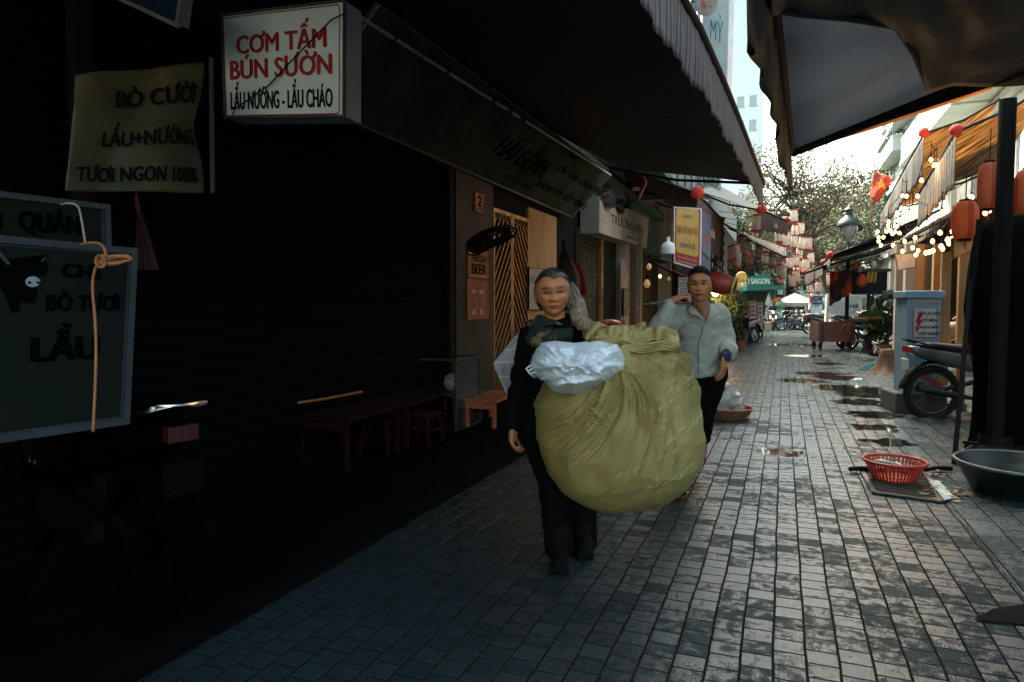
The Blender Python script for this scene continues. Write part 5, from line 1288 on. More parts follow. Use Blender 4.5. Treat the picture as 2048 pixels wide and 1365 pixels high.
# ---------------------------------------------------------------- plants on the right
LG = [pm('leaf_green', (.05, .11, .035), (.02, .05, .015), scale=3, rough=.55, trans=.3), pm('leaf_dark', (.015, .04, .02), (.008, .02, .012), scale=3, rough=.5, trans=.2), pm('leaf_lime', (.20, .24, .06), (.09, .13, .03), scale=3, rough=.5, trans=.4)]
def leafclump(m, c, r, n, size, slender=.35, droop=0.0, nmat=3, w=(.5, .35, .15)):
    c = Vector(c); r = Vector(r) if not isinstance(r, (int, float)) else Vector((r, r, r))
    for _ in range(n):
        while True:
            p = Vector([random.uniform(-1, 1) for _ in range(3)])
            if .25 < p.length < 1: break
        q = c+Vector((p.x*r.x, p.y*r.y, p.z*r.z)); s_ = size*random.uniform(.6, 1.3)
        d = Vector([random.gauss(0, 1) for _ in range(3)]); d.z -= droop; d.normalize(); e = d.cross(Vector([random.gauss(0, 1) for _ in range(3)])).normalized()
        x = random.random(); m.cur = 0 if x < w[0] else (1 if x < w[0]+w[1] else min(2, nmat-1))
        m.add([q-d*s_*.5, q+e*s_*slender*.5, q+d*s_*.5, q-e*s_*slender*.5], [(0, 1, 2, 3)])
def potplant(label, base, h, r, n, size, pot=(.28, .30), slender=.25, droop=.4, w=(.5, .35, .15), potmat=None, name='potted_plant', flowers=None, fcat='plant'):
    o = thing(name, label, fcat, base); c = Vector(base)
    m = MB(); m.lathe([(.001, 0), (pot[0]*.7, 0), (pot[0], pot[1]), (pot[0]*1.06, pot[1]), (pot[0]*1.06, pot[1]-.03), (pot[0]*.8, pot[1]-.05), (.001, pot[1]-.05)], c, 18); m.build('pot', potmat or pm('terracotta', (.30, .09, .04), (.2, .06, .03), rough=.8), o, smooth='auto')
    m = MB()
    for k in range(5): a = k*1.3; m.tube([c+Vector((0, 0, pot[1]-.05)), c+Vector((r*.35*math.cos(a), r*.35*math.sin(a), pot[1]+h*.5)), c+Vector((r*.6*math.cos(a), r*.6*math.sin(a), pot[1]+h*.9))], .012, 5)
    m.build('stems', BARK, o)
    m = MB(); leafclump(m, c+Vector((0, 0, pot[1]+h*.55)), (r, r, h*.5), n, size, slender, droop, w=w); m.build('foliage', LG, o)
    if flowers:
        m = MB()
        for k in range(flowers[1]): q = c+Vector((random.gauss(0, r*.5), random.gauss(0, r*.5), pot[1]+h*random.uniform(.5, 1))); m.ball(q, .035, 6, 4)
        m.build('flowers', flowers[0], o)
    return o
random.seed(31)
v = gpt(1915, 760); potplant('leafy potted fern behind the blue cabinet', (3.0, 10.9, 0), 1.15, .5, 420, .28, (.28, .45), .16, .6)
v = gpt(1932, 700); potplant('second potted plant with long leaves against the ochre wall', (3.75, 12.6, 0), 1.3, .5, 380, .3, (.28, .4), .16, .5)
v = gpt(1690, 700); potplant('low green plant under the timber box cart', (v[0]+.2, v[1]+1.1, 0), .3, .4, 220, .14, (.16, .16))
v = gpt(1725, 700); potplant('low green plant beside the timber box cart', (v[0]+.2, v[1]+.6, 0), .25, .4, 200, .14, (.16, .14))
q = W(1775, 590, d=17); potplant('broad leaved dark plant above the orange motorbike', (q.x, q.y, 0), 1.3, .5, 90, .4, (.16, .3), .45, .3, w=(.2, .8, 0))

# parked dark clutter below the ochre facade: shop furniture
for k, (px, lab, col) in enumerate(((1800, 'grey timber shutter panel leaning on the ochre house', (.22, .2, .17)), (1822, 'pale plank leaning on the ochre house', (.3, .27, .22)), (1842, 'ochre post at the shopfront behind the blue cabinet', (.45, .22, .07)), (1856, 'green painted post behind the blue cabinet', (.05, .1, .06)), (1878, 'brown door post nearest the wrapped stall', (.35, .16, .05)))):
    t = W(px, 470, d=13.5); b = W(px, 470, d=13.5); p = thing('wall_plank', lab, 'plank', (b.x, b.y, 0))
    m = MB(); m.obox(Vector((b.x, b.y, 1.25)), RT*(.07+.03*(k % 3)), FW*.03, Vector((0, 0, 1.25))); m.build('board', pm('plank_%d' % k, col, tuple(c*.6 for c in col), rough=.8, scale=4, stretch=(1, 1, .3)), p)
    m = MB(); m.obox(Vector((b.x, b.y, .05)), RT*(.09+.03*(k % 3)), FW*.05, Vector((0, 0, .05))); m.build('foot', CONC, p)
ob = thing('notice_board', 'ochre timber board with framed edge under the string lights', 'board', W(1930, 515, d=8.2))
P4 = [W(1905, 478, d=8.2), W(1962, 462, d=7.6), W(1906, 517, d=8.2), W(1962, 495, d=7.6)]
m = MB(); nn = (P4[1]-P4[0]).cross(P4[0]-P4[2]).normalized(); vs = [P4[2], P4[3], P4[1], P4[0]]
m.add(vs+[v-nn*.03 for v in vs], [(0, 1, 2, 3), (7, 6, 5, 4), (0, 4, 5, 1), (1, 5, 6, 2), (2, 6, 7, 3), (3, 7, 4, 0)]); m.build('panel', pm('board_ochre', (.5, .32, .13), (.4, .24, .1), rough=.6), ob)
m = MB()
for a, b in ((0, 1), (1, 2), (2, 3), (3, 0)): m.bar(vs[a]+nn*.01, vs[b]+nn*.01, .02)
m.build('frame', BRASS, ob)
for (px0, px1, lab) in ((1893, 1893, 'ochre timber post left of the notice board'), (1928, 1922, 'ochre timber post under the notice board')):
    t = W(px0, 505, d=8.3); p = thing('timber_post', lab, 'post', (t.x, t.y, 0)); m = MB(); m.box(t.x-.05, t.x+.05, t.y-.05, t.y+.05, 0, t.z); m.build('shaft', pm('post_ochre', (.42, .22, .08), (.3, .15, .05), rough=.7, stretch=(1, 1, .3)), p)
    m = MB(); m.box(t.x-.07, t.x+.07, t.y-.07, t.y+.07, 0, .1); m.build('foot', CONC, p)
# clothes / carcass like bundle on a rack behind cabinet
o = thing('clay_pot_bundle', 'pale bundle with wooden poles stacked behind the blue cabinet', 'bundle', gpt(1912, 740))
m = MB(); c = W(1912, 662, d=8.6); m.ball(c, (.16, .12, .13), 14, 10)
for v in m.v: v += Vector((1, 1, 1))*.04*noise.noise(v*9)
m.build('sack', pm('bundle_pale', (.42, .33, .26), (.28, .2, .16), rough=.8), o, smooth=True)
m = MB()
for (a, b) in (((1880, 690), (1930, 672)), ((1896, 705), (1926, 670)), ((1905, 640), (1932, 622)), ((1900, 720), (1900, 660))): m.tube([W(*a, d=8.5), W(*b, d=8.5)], .014, 6)
m.build('poles', pm('pole_wood', (.4, .26, .17), rough=.7), o)

# ---------------------------------------------------------------- string lights and lanterns
GB = pm('warm_bulb', (1, .8, .5), (1, .8, .5), rough=.3, emis=(1, .52, .17), estr=1.5)
bl = [(1862, 320, 11), (1868, 331, 11), (1873, 330, 11), (1843, 361, 11), (1805, 392, 11.5), (1813, 393, 11.5), (1835, 393, 11), (1803, 417, 11.5), (1811, 418, 11.5), (1818, 426, 11.5), (1826, 417, 11), (1824, 425, 11),
      (1799, 440, 12), (1777, 444, 12.5), (1776, 452, 12.5), (1793, 454, 12), (1773, 463, 12.5), (1781, 462, 12.5), (1785, 468, 12), (1790, 464, 12), (1799, 467, 12), (1755, 464, 13), (1757, 475, 13), (1767, 475, 13), (1757, 483, 13), (1762, 491, 13), (1786, 491, 12),
      (1809, 483, 11.5), (1830, 476, 11), (1825, 496, 11), (1805, 503, 11.5), (1836, 502, 11), (1832, 510, 11), (1854, 446, 10.5), (1884, 425, 9.5), (1880, 466, 9.5), (1865, 483, 10), (1852, 506, 10), (1858, 505, 10), (1866, 502, 10), (1882, 493, 9.5), (1885, 498, 9.5), (1895, 480, 9), (1898, 487, 9), (1905, 463, 9), (1903, 479, 9), (1915, 480, 9), (1924, 489, 8.5), (1939, 485, 8.5), (1949, 492, 8.5), (1943, 395, 9), (1971, 426, 8), (1978, 421, 8)]
lab = lambda px, py: ('lit warm bulb of the string lights up by the small red ball' if py < 400 else 'lit warm bulb of the string lights below the orange lantern' if px > 1890 and py > 460 else
    'lit warm bulb of the string lights beside the orange lantern' if px > 1875 else 'lit warm bulb in the dense left cluster of string lights' if px < 1803 else 'lit warm bulb in the middle of the string lights')
proto = None
for i, (px, py, d) in enumerate(bl):
    d *= .98; p = W(px, py, d=d); r_ = .029
    if proto is None:
        proto = bulb(lab(px, py), (0, 0, 0), r_, wire=.22, em=GB, group='string lights on the right')
        b = proto
    else: b = copy_tree(proto)
    b.location = p; b['label'] = lab(px, py)
wl = [b for b in bl]
order = [[0, 1, 2, 3, 6, 9, 12, 15, 21], [4, 5, 8, 7, 13, 14, 17, 16, 22, 24, 25], [28, 27, 29, 30, 26, 20, 19, 18, 23], [50, 34, 35, 36, 37, 31, 32], [51, 52, 48, 47, 46, 45, 44, 42, 40, 39, 38], [33, 11, 10, 12]]
for k, L_ in enumerate(order):
    P_ = [W(bl[i][0], bl[i][1], d=bl[i][2]*.98)+Vector((0, 0, .26)) for i in L_]; Q = []
    for a, b in zip(P_, P_[1:]):
        for t in range(4): q = a.lerp(b, t/4); q.z -= .03*math.sin(math.pi*t/4); Q.append(q)
    Q.append(P_[-1]); m = MB(); m.tube(Q, .006, 5); tag(m.build('light_cable', BLK), 'black cable of the string lights, %s' % ('running under the tan awnings', 'along the left cluster of bulbs', 'through the middle bulbs', 'left of the orange lantern', 'sagging under the orange lantern', 'highest short run by the pinstriped valance')[k], 'cable')
# bulbs give real light under the tan awnings
for (px, py, d, e) in ((1790, 468, 12, 9), (1868, 335, 11, 11), (1850, 495, 10.3, 6), (1915, 478, 8.9, 3), (1960, 425, 8.4, 5)):
    ld = bpy.data.lights.new('string_light_glow', 'POINT'); ld.energy = e; ld.color = (1, .55, .22); ld.shadow_soft_size = .25
    lo = bpy.data.objects.new('string_light_glow', ld); COL.objects.link(lo); lo.location = W(px, py, d=d)
def rlantern(label, c, r, h, mat, group=None, stripe=None, name='paper_lantern'):
    o = thing(name, label, 'lantern', c, group=group); c = Vector(c)
    def rp(t): return r*(1-abs(2*t-1)**4*.38)
    m = MB(); n = 24; prof = []
    for k in range(29): t = k/28; prof.append((rp(t)*(1+.012*(k % 2)), -h/2+h*t))
    prof = [(.001, -h/2)]+prof+[(.001, h/2)]
    m.lathe(prof, c, n); m.build('shade', mat, o, smooth='auto')
    for s in (-1, 1):
        m = MB(); m.lathe([(.001, -.012), (r*.5, -.012), (r*.5, .012), (.001, .012)], c+Vector((0, 0, s*(h/2+.010))), 16); m.build('end_cap', BLK, o)
    m = MB(); m.tube([c+Vector((0, 0, h/2)), c+Vector((0, 0, h/2+.35))], .004, 4); m.build('cord', BLK, o)
    m = MB(); m.tube([c-Vector((0, 0, h/2)), c-Vector((0, 0, h/2+.12))], .009, 5); m.build('tassel', mat, o)
    return o
ORL = stripe_mat('orange_lantern', (.92, .34, .14), (.65, .14, .06), coord='Object', axis=0, freq=5.5, width=.32, rough=.7, trans=.5)
for (px, py, d, w_, h_, lab_) in ((1930, 441, 7.6, 47, 74, 'round orange lantern hanging lowest beside the black post'), (1978, 372, 7.0, 40, 90, 'tall orange lantern half behind the black post'), (2062, 385, 6.5, 60, 90, 'orange lantern cut by the right edge of the photo')):
    rlantern(lab_, W(px, py, d=d), w_/F*d/2, h_/F*d, ORL)

# ---------------------------------------------------------------- flag
fl = thing('flag', 'small red flag with yellow star leaning from the creeper wall', 'flag', W(1765, 350, d=19))
P4 = [W(1752, 338, d=19), W(1786, 362, d=18.6), W(1744, 398, d=19), W(1756, 408, d=18.9)]
fq = [W(1750, 338, d=19), W(1786, 361, d=18.7), W(1757, 407, d=18.8), W(1741, 397, d=19)]
m = MB(); m.grid(lambda u, v: fq[0].lerp(fq[1], u).lerp(fq[3].lerp(fq[2], u), v)+FW*.07*math.sin(u*7+v*3), 16, 12, .004); m.build('cloth', pm('flag_red', (.62, .12, .06), (.5, .08, .05), rough=.8, trans=.4), fl, smooth=True)
m = MB(); c = fq[0].lerp(fq[1], .45).lerp(fq[3].lerp(fq[2], .5), .42)-FW*.10
sp5 = [((.17 if k % 2 == 0 else .07)*math.cos(math.pi/2+k*math.pi/5), (.17 if k % 2 == 0 else .07)*math.sin(math.pi/2+k*math.pi/5)) for k in range(10)]
m.prism(sp5, c, RT, UP, .006); m.build('star', pm('star_yellow', (.8, .5, .06), rough=.7), fl)
m = MB(); m.tube([fq[0]+Vector((0, 0, .1)), fq[3]-Vector((0, 0, .7))], .015, 6); m.build('pole', BRASS, fl)

# ---------------------------------------------------------------- street lamp, pole, road signs
sl = gpt(1692, 690); dl = (Vector(sl)-CP).dot(FW); lc = W(1698, 457, d=dl); lc.x, lc.y = sl[0], sl[1]
lc = Vector((sl[0], sl[1], W(1698, 457, d=dl).z)); LM = pm('lamp_green', (.02, .035, .035), (.03, .04, .04), rough=.45, metal=.3)
lp = thing('street_lamp', 'old style black street lamp with glass bowl above the lower awnings', 'street lamp', sl)
m = MB(); m.lathe([(.16, 0), (.17, .3), (.09, .45), (.06, 1.0), (.055, lc.z-.75), (.09, lc.z-.7), (.05, lc.z-.62), (.06, lc.z-.5), (.001, lc.z-.5)], sl, 14); m.build('post', LM, lp, smooth='auto')
m = MB(); m.lathe([(.001, -.48), (.10, -.45), (.24, -.15), (.26, .05), (.25, .08)], lc, 18); m.build('glass_bowl', pm('lamp_glass', (.35, .38, .38), (.28, .3, .3), rough=.15), lp, smooth=True)
m = MB(); m.lathe([(.36, .05), (.36, .11), (.30, .22), (.13, .38), (.12, .55), (.16, .57), (.05, .68), (.02, .76), (.001, .78)], lc, 18); m.build('hood', LM, lp, smooth='auto')
m = MB()
for k in range(4): a = k*math.pi/2+.6; m.tube([lc+Vector((0, 0, -.5)), lc+Vector((.30*math.cos(a), .30*math.sin(a), -.2)), lc+Vector((.33*math.cos(a), .33*math.sin(a), .08))], .015, 5)
m.build('bracket', LM, lp)
pb_ = gpt(1566, 654); pp = thing('steel_pole', 'pale steel pole propping the lowest brown awning', 'pole', pb_); tz = W(1573, 505, d=(Vector(pb_)-CP).dot(FW)).z
PSTEEL = pm('pale_steel', (.32, .36, .36), (.24, .27, .28), rough=.5, metal=.3)
m = MB(); m.tube([Vector(pb_), Vector((pb_[0]+.1, pb_[1], tz))], .07, 10); m.build('shaft', PSTEEL, pp, smooth=True)
m = MB(); m.lathe([(.3, 0), (.28, .1), (.12, .25), (.1, .4)], pb_, 12); m.build('base', PSTEEL, pp)
for z_ in (2.1, 3.2): m = MB(); m.obox(Vector((pb_[0]-.18, pb_[1]-.12, z_)), (.14, 0, 0), (0, .1, 0), (0, 0, .2)); m.build('junction_box', pm('box_pale', (.4, .45, .42), rough=.6), pp)
rb = gpt(1612, 660); rp_ = thing('banded_pole', 'red and white banded pole with a blue street plate', 'pole', rb); dd = (Vector(rb)-CP).dot(FW); tz = W(1622, 580, d=dd).z
for k in range(6):
    m = MB(); a = k/6; m.tube([Vector(rb)+Vector((.28*a, 0, tz*a)), Vector(rb)+Vector((.28*(a+1/6), 0, tz*(a+1/6)))], .07, 8); m.build('band', WHITE if k % 2 else RED, rp_)
m = MB(); c = W(1632, 601, d=dd-.1); m.obox(c, RT*.34, FW*.01, Vector((0, 0, .22))); pl_ = m.build('street_plate', pm('plate_blue', (.03, .06, .25), (.02, .05, .2), rough=.4), rp_)
txt('PHỐ', c-FW*.02+UP*.1, RT, UP, MATS['white_ink'], pl_, h=.1, bold=.02); txt('TẠ HIỆN', c-FW*.02-UP*.07, RT, UP, MATS['white_ink'], pl_, h=.14, w=.6, bold=.02)
# red cloth screens hanging under the lowest awning, orange paddle, dark box
m = MB(); a, b = W(1660, 545, d=19), W(1706, 540, d=18)
m.grid(lambda u, v: a.lerp(b, u)+Vector((.03*math.sin(u*18), .04*math.sin(u*23), -v*(.95-.35*u))), 20, 8, .004); tag(m.build('red_awning_cloth', pm('cloth_red_dark', (.28, .02, .015), (.015, .012, .012), scale=2.2, rough=.8, thresh=(.42, .5)), None, smooth=True), 'dark red and black cloth hanging under the lowest black awning', 'cloth')
m = MB(); 
kb = thing('kiosk_box', 'dark blue grey kiosk box behind the red hanging cloth', 'kiosk', W(1740, 580, d=20)); c = W(1738, 567, d=20)
m.obox(c, RT*.42, FW*.2, Vector((0, 0, .32))); m.build('case', pm('kiosk_navy', (.03, .04, .05), (.02, .03, .035), rough=.5), kb)
m = MB(); m.obox(c+UP*.36, RT*.5, FW*.28, Vector((0, 0, .04))); m.build('lid', pm('kiosk_lid', (.2, .2, .19), rough=.6), kb)
m = MB(); m.bar(Vector((c.x, c.y, 0)), Vector((c.x, c.y, c.z-.3)), .08); m.build('leg', BLK, kb)
o = thing('hanging_ornament', 'orange drop shaped ornament hanging before the kiosk box', 'ornament', W(1724, 566, d=19)); c = W(1724, 563, d=19)
m = MB(); m.lathe([(.001, -.17), (.10, -.14), (.15, -.03), (.12, .1), (.04, .19), (.001, .2)], c, 14); m.build('drop', pm('bright_orange', (.65, .1, .03), rough=.5), o, smooth=True)
m = MB(); c2 = W(1734, 556, d=19)
for k in range(3): m.bar(c2+RT*(.0+.10*k)+UP*-.13, c2+RT*(.05+.10*k)+UP*.16, .05)
m.build('yellow_tag', pm('tag_yellow', (.7, .5, .08), rough=.5), o)
# trestle post and hanging trinkets under the lower right awnings
random.seed(17)
hp = gpt(1692, 695); 
for k, (px, py, d, c_, lab_) in enumerate(((1711, 532, 19, (.5, .06, .03), 'red trinket'), (1720, 538, 19.5, (.6, .6, .56), 'white trinket'), (1748, 530, 18, (.55, .5, .42), 'cream trinket'), (1670, 548, 19, (.6, .62, .6), 'pale trinket'), (1682, 546, 19, (.55, .55, .5), 'grey white trinket'))):
    o = thing('hanging_trinket', '%s hanging under the lower right awning, %s' % (lab_, ('beside the lamp post', 'next to the red one', 'nearest the string lights', 'leftmost over the red cloth', 'over the middle of the red cloth')[k]), 'trinket', W(px, py, d=d))
    c = W(px, py, d=d); m = MB(); m.ball(c, (.07, .07, .11), 10, 8); m.build('body', pm('trinket_%d' % k, c_, rough=.5), o, smooth=True); m = MB(); m.tube([c, c+Vector((0, 0, .4))], .006, 4); m.build('cord', BLK, o)
# white sheet banner with a dark square at right background
o, at, *_ = pl4('large pale hoarding with a dark caption behind the leaning tree', [(1655, 588), (1722, 592), (1652, 648), (1722, 650)], [30, 30, 30, 30], PALE2, WHITE, t=.2, fw=.04, name='hoarding')
pline('CÀ PHÊ', 1694, 1716, 608, 616, INK, .03, o, at)
o, at, *_ = pl4('pale grey cloth notice above the blue cabinet', [(1790, 508), (1832, 505), (1795, 542), (1832, 535)], [12.5, 12.5, 12.5, 12.5], pm('cloth_grey', (.25, .23, .22), (.18, .16, .16), rough=.8), STEEL, t=.02, name='notice')
# ================================================================ TREES
TLEAF = [pm('tree_leaf_mid', (.065, .10, .055), (.035, .05, .03), scale=.8, rough=.6, trans=.45), pm('tree_leaf_brown', (.12, .085, .05), (.05, .035, .022), scale=.8, rough=.7, trans=.35), pm('tree_leaf_pale', (.16, .20, .13), (.10, .12, .08), scale=.8, rough=.5, trans=.5)]
def tree(label, base, trunkpts, crown, nleaf, size, w=(.5, .25, .25), trunk_r=.16, nl=26, seed=1, slender=.5, name='street_tree'):
    random.seed(seed); b = Vector(base); o = thing(name, label, 'tree', base)
    m = MB(); T = [b+Vector(p) for p in trunkpts]; n = len(T)
    m.tube([b-Vector((0, 0, .1))]+T, [trunk_r*1.5]+[trunk_r*(1-.55*i/n) for i in range(n)], 10)
    tips = []
    cc, cr = Vector(crown[0])+b, Vector(crown[1])
    for k in range(nl):
        st = T[random.randrange(max(1, n//2), n)]
        while True:
            d = Vector([random.uniform(-1, 1) for _ in range(3)])
            if .45 < d.length < 1: break
        e = cc+Vector((d.x*cr.x, d.y*cr.y, d.z*cr.z)); mid = st.lerp(e, .5)+Vector([random.gauss(0, .25) for _ in range(3)])
        m.tube([st, st.lerp(mid, .5)+Vector([random.gauss(0, .1) for _ in range(3)]), mid, mid.lerp(e, .5)+Vector([random.gauss(0, .15) for _ in range(3)]), e], [trunk_r*.38, trunk_r*.30, trunk_r*.2, trunk_r*.12, .012], 5)
        tips.append(e); tips.append(mid.lerp(e, .55))
        for q in range(3):
            e2 = e.lerp(mid, random.random())+Vector([random.gauss(0, .55) for _ in range(3)]); m.tube([mid.lerp(e, random.random()), e2], [trunk_r*.1, .008], 4); tips.append(e2)
    m.build('trunk', BARK, o, smooth=True)
    m = MB(); per = max(1, nleaf//len(tips))
    for t_ in tips:
        leafclump(m, t_, (random.uniform(.45, .95), random.uniform(.45, .95), random.uniform(.3, .6)), per, size, slender, .2, w=w)
    m.build('crown', TLEAF, o)
    return o
t0 = gpt(1660, 664)
tree('tall airy tree with forked dark trunk in the middle of the lane end', t0, [(0, 0, .8), (-.15, 0, 2), (-.45, .1, 3.2), (-1.0, .2, 4.4), (-1.5, .3, 5.6), (-1.9, .4, 6.8)], ((-1.1, 0, 6.5), (3.4, 2.4, 3.5)), 8200, .17, seed=3, trunk_r=.19, nl=52, w=(.22, .60, .18))
t1 = gpt(1682, 658)
tree('dark leaning tree stem right of the tall airy tree', t1, [(0, 0, .6), (-.12, 0, 1.4), (-.3, 0, 2.2), (-.35, 0, 3.2), (.2, 0, 4.4), (.8, 0, 5.6)], ((1.0, .5, 5.2), (2.4, 2.0, 2.2)), 5000, .19, seed=5, trunk_r=.2, nl=24, w=(.55, .25, .2))
tree('dense green tree filling the back left behind the lanterns', (-2.6, 45.5, 0), [(0, 0, 1), (.1, 0, 2.5), (0, 0, 4), (.2, 0, 6)], ((.2, 0, 5.2), (3.6, 2.6, 3.4)), 9000, .24, seed=8, trunk_r=.25, nl=34, w=(.6, .1, .3))
tree('broad green tree behind the green shop sign', (-5.4, 49, 0), [(0, 0, 1), (-.1, 0, 3), (0, 0, 5)], ((0, 0, 5), (3.2, 2.6, 3.2)), 6500, .26, seed=9, trunk_r=.25, nl=28, w=(.75, .05, .2))
tree('green tree far behind the street lamp', (3.0, 45, 0), [(0, 0, 1), (.1, 0, 3), (.2, 0, 5), (.1, 0, 7)], ((0, 0, 5.6), (3.4, 2.4, 3.4)), 7500, .25, seed=10, trunk_r=.25, nl=30, w=(.6, .25, .15))
tree('dark evergreen mass closing the centre of the far street end', (.4, 50, 0), [(0, 0, 1), (0, 0, 3), (0, 0, 5)], ((0, 0, 4.0), (4.2, 2.4, 3.8)), 9000, .30, seed=12, trunk_r=.3, nl=32, w=(.25, .1, .05))
# creeper on the wall and balcony plants on the right
random.seed(14)
def creeper(label, pts, n, size, w=(.7, .2, .1), name='creeper'):
    o = thing(name, label, 'climbing plant', pts[0]); m = MB(); m.tube(pts, .03, 6); m.build('stem', BARK, o)
    m = MB()
    for _ in range(n):
        k = random.random()*(len(pts)-1); i = int(k); p = Vector(pts[i]).lerp(Vector(pts[i+1]), k-i)+Vector((random.gauss(0, .12), random.gauss(0, .45), random.gauss(0, .35)))
        leafclump(m, p, .12, 3, size, .6, .3, w=w)
    m.build('foliage', LG, o); return o
creeper('green creeper climbing the pale house left of the tan awnings', [W(1790, 470, x=5.2), W(1805, 380, x=5.2), W(1830, 320, x=5.2), W(1860, 290, x=5.2)], 520, .2)
creeper('thin creeper hanging by the flag on the grey wall', [W(1770, 430, x=4.75), W(1768, 330, x=4.75), W(1800, 260, x=4.75)], 420, .22, w=(.5, .4, .1))
for k, (px, py, d, lab_) in enumerate(((1945, 205, 22, 'spiky plant on the white balcony nearest the black post'), (1925, 245, 22, 'spiky plant on the white ledge in the middle'), (1905, 262, 22, 'spiky plant on the white ledge further left'))):
    c = W(px, py, d=d); potplant(lab_, (c.x, c.y, c.z-.3), .55, .3, 60, .35, (.14, .18), .1, -.3, name='balcony_plant')
# stepped balconies of the pale house (white slabs)
for k, (a, b, zz) in enumerate((((1790, 250), (1830, 205), 0), ((1770, 330), (1800, 300), 0), ((1880, 240), (1925, 215), 0))):
    p = W(*a, x=4.6); q = W(*b, x=4.6); o = thing('balcony', ('white upper balcony over the creeper', 'white lower balcony beside the flag', 'white balcony box above the tan awning')[k], 'balcony', (4.9, (p.y+q.y)/2, min(p.z, q.z)))
    z0 = (p.z+q.z)/2; ya, yb = sorted((p.y, q.y)); m = MB(); m.box(4.3, 5.35, ya, yb, z0-.12, z0); m.build('slab', PALE2, o)
    m = MB(); m.box(4.3, 4.36, ya, yb, z0, z0+.55); m.box(4.36, 5.35, ya, ya+.06, z0, z0+.55); m.build('parapet', PALE2, o)
    m = MB()
    for j in range(7): yy = ya+.05+(yb-ya-.1)*j/6; m.tube([(4.33, yy, z0+.55), (4.33, yy, z0+.95)], .015, 5)
    m.bar((4.33, ya, z0+.96), (4.33, yb, z0+.96), .04); m.build('railing', STEEL, o)

# ================================================================ WHITE LANTERNS
LWM = stripe_mat('lantern_paper', (.95, .92, .85), (.7, .4, .35), coord='Object', axis=0, freq=4.2, width=.12, rough=.8, trans=.6)
LREDM = pm('lantern_red', (.5, .07, .05), (.4, .05, .04), rough=.7)
def wlantern(label):
    o = thing('white_lantern', label, 'lantern', (0, 0, 0), group='white lanterns with red rims over the street')
    m = MB(); r, h = .125, .44; m.lathe([(.001, -h/2), (r*.85, -h/2), (r, -h*.42), (r*1.03, 0), (r, h*.42), (r*.85, h/2), (.001, h/2)], (0, 0, 0), 14); m.build('shade', LWM, o, smooth='auto')
    for s in (-1, 1): m = MB(); m.lathe([(.001, s*h*.5-.03), (r*.95, s*h*.5-.03), (r*.95, s*h*.5+.03), (.001, s*h*.5+.03)], (0, 0, 0), 14); m.build('rim', LREDM, o)
    m = MB(); m.tube([(0, 0, -h/2), (0, 0, -h/2-.2)], .014, 5); m.build('tassel', LREDM, o)
    m = MB(); m.tube([(0, 0, h/2), (0, 0, h/2+.22)], .006, 4); m.build('cord', BLK, o)
    return o
wl_ = [(1588, 433, 25), (1590, 462, 26), (1602, 458, 26.5), (1588, 484, 25), (1604, 487, 25), (1617, 488, 25), (1513, 447, 20), (1521, 446, 20), (1558, 470, 21), (1573, 478, 21), (1599, 507, 28), (1622, 516, 28), (1580, 526, 27), (1592, 522, 27),
       (1604, 533, 27), (1612, 530, 26), (1562, 534, 26), (1564, 546, 26), (1560, 541, 26), (1593, 553, 26), (1585, 562, 26), (1617, 557, 25), (1625, 553, 25), (1637, 575, 27), (1492, 495, 22), (1498, 515, 23), (1517, 505, 25), (1531, 517, 26), (1545, 520, 25), (1472, 505, 21), (1474, 520, 21), (1463, 508, 22), (1481, 486, 22), (1561, 556, 28), (1593, 541, 28), (1620, 575, 28), (1660, 560, 27)]
lp_ = None
for px, py, d in wl_:
    lb = 'white lantern with red rims hanging left of the pale steel pole' if px < 1556 else ('white lantern with red rims low between the steel pole and the right awnings' if py > 512 else 'white lantern with red rims high in front of the tall airy tree')
    if lp_ is None: lp_ = wlantern(lb); l_ = lp_
    else: l_ = copy_tree(lp_)
    l_.location = W(px, py, d=d); l_['label'] = lb; s_ = random.uniform(.9, 1.1); l_.rotation_euler = (random.gauss(0, .05), random.gauss(0, .05), random.uniform(0, 6))
for k, (a, b, d1, d2) in enumerate((((1470, 490), (1640, 500), 21, 27), ((1500, 434), (1640, 420), 20, 26), ((1540, 458), (1640, 446), 21, 27), ((1545, 515), (1650, 538), 26, 27))):
    p, q = W(*a, d=d1), W(*b, d=d2); m = MB(); m.tube([p.lerp(q, t/12)-Vector((0, 0, .35*math.sin(math.pi*t/12))) for t in range(13)], .012, 5)
    tag(m.build('lantern_wire', BLK), ('lowest wire of the white lanterns on the left', 'highest wire carrying white lanterns', 'second wire carrying white lanterns', 'wire of white lanterns next to the lower right awnings')[k], 'wire')

# ================================================================ FAR LEFT SIDE: cafe front
c = W(1518, 561, d=38)
gk = thing('green_kiosk', 'green kiosk with white SAIGON lettering under the trees', 'kiosk', (c.x, c.y, 0)); GT = pm('kiosk_teal', (.015, .16, .14), (.01, .11, .10), rough=.5)
P4 = [W(1488, 556, d=38), W(1541, 546, d=38), W(1488, 577, d=38), W(1541, 577, d=38)]
m = MB(); vs = [P4[2], P4[3], P4[1], P4[0]]; m.add(vs+[v+FW*.3 for v in vs], [(0, 1, 2, 3), (7, 6, 5, 4), (0, 4, 5, 1), (1, 5, 6, 2), (2, 6, 7, 3), (3, 7, 4, 0)]); sb = m.build('sign_board', GT, gk)
txt('I SAIGON', W(1518, 563, d=37.93), RT, UP, MATS['white_ink'], sb, h=11/F*38, w=43/F*38, bold=.045)
m = MB(); a, b = W(1482, 580, d=37.5), W(1556, 577, d=37.5); m.obox((a+b)/2, (b-a)/2, FW*.9, Vector((0, 0, .12))); m.build('roof', GT, gk)
m = MB()
for px in (1546, 1549): q = W(px, 600, d=37.4); m.tube([(q.x, q.y, 0), (q.x, q.y, 2.1)], .06, 8)
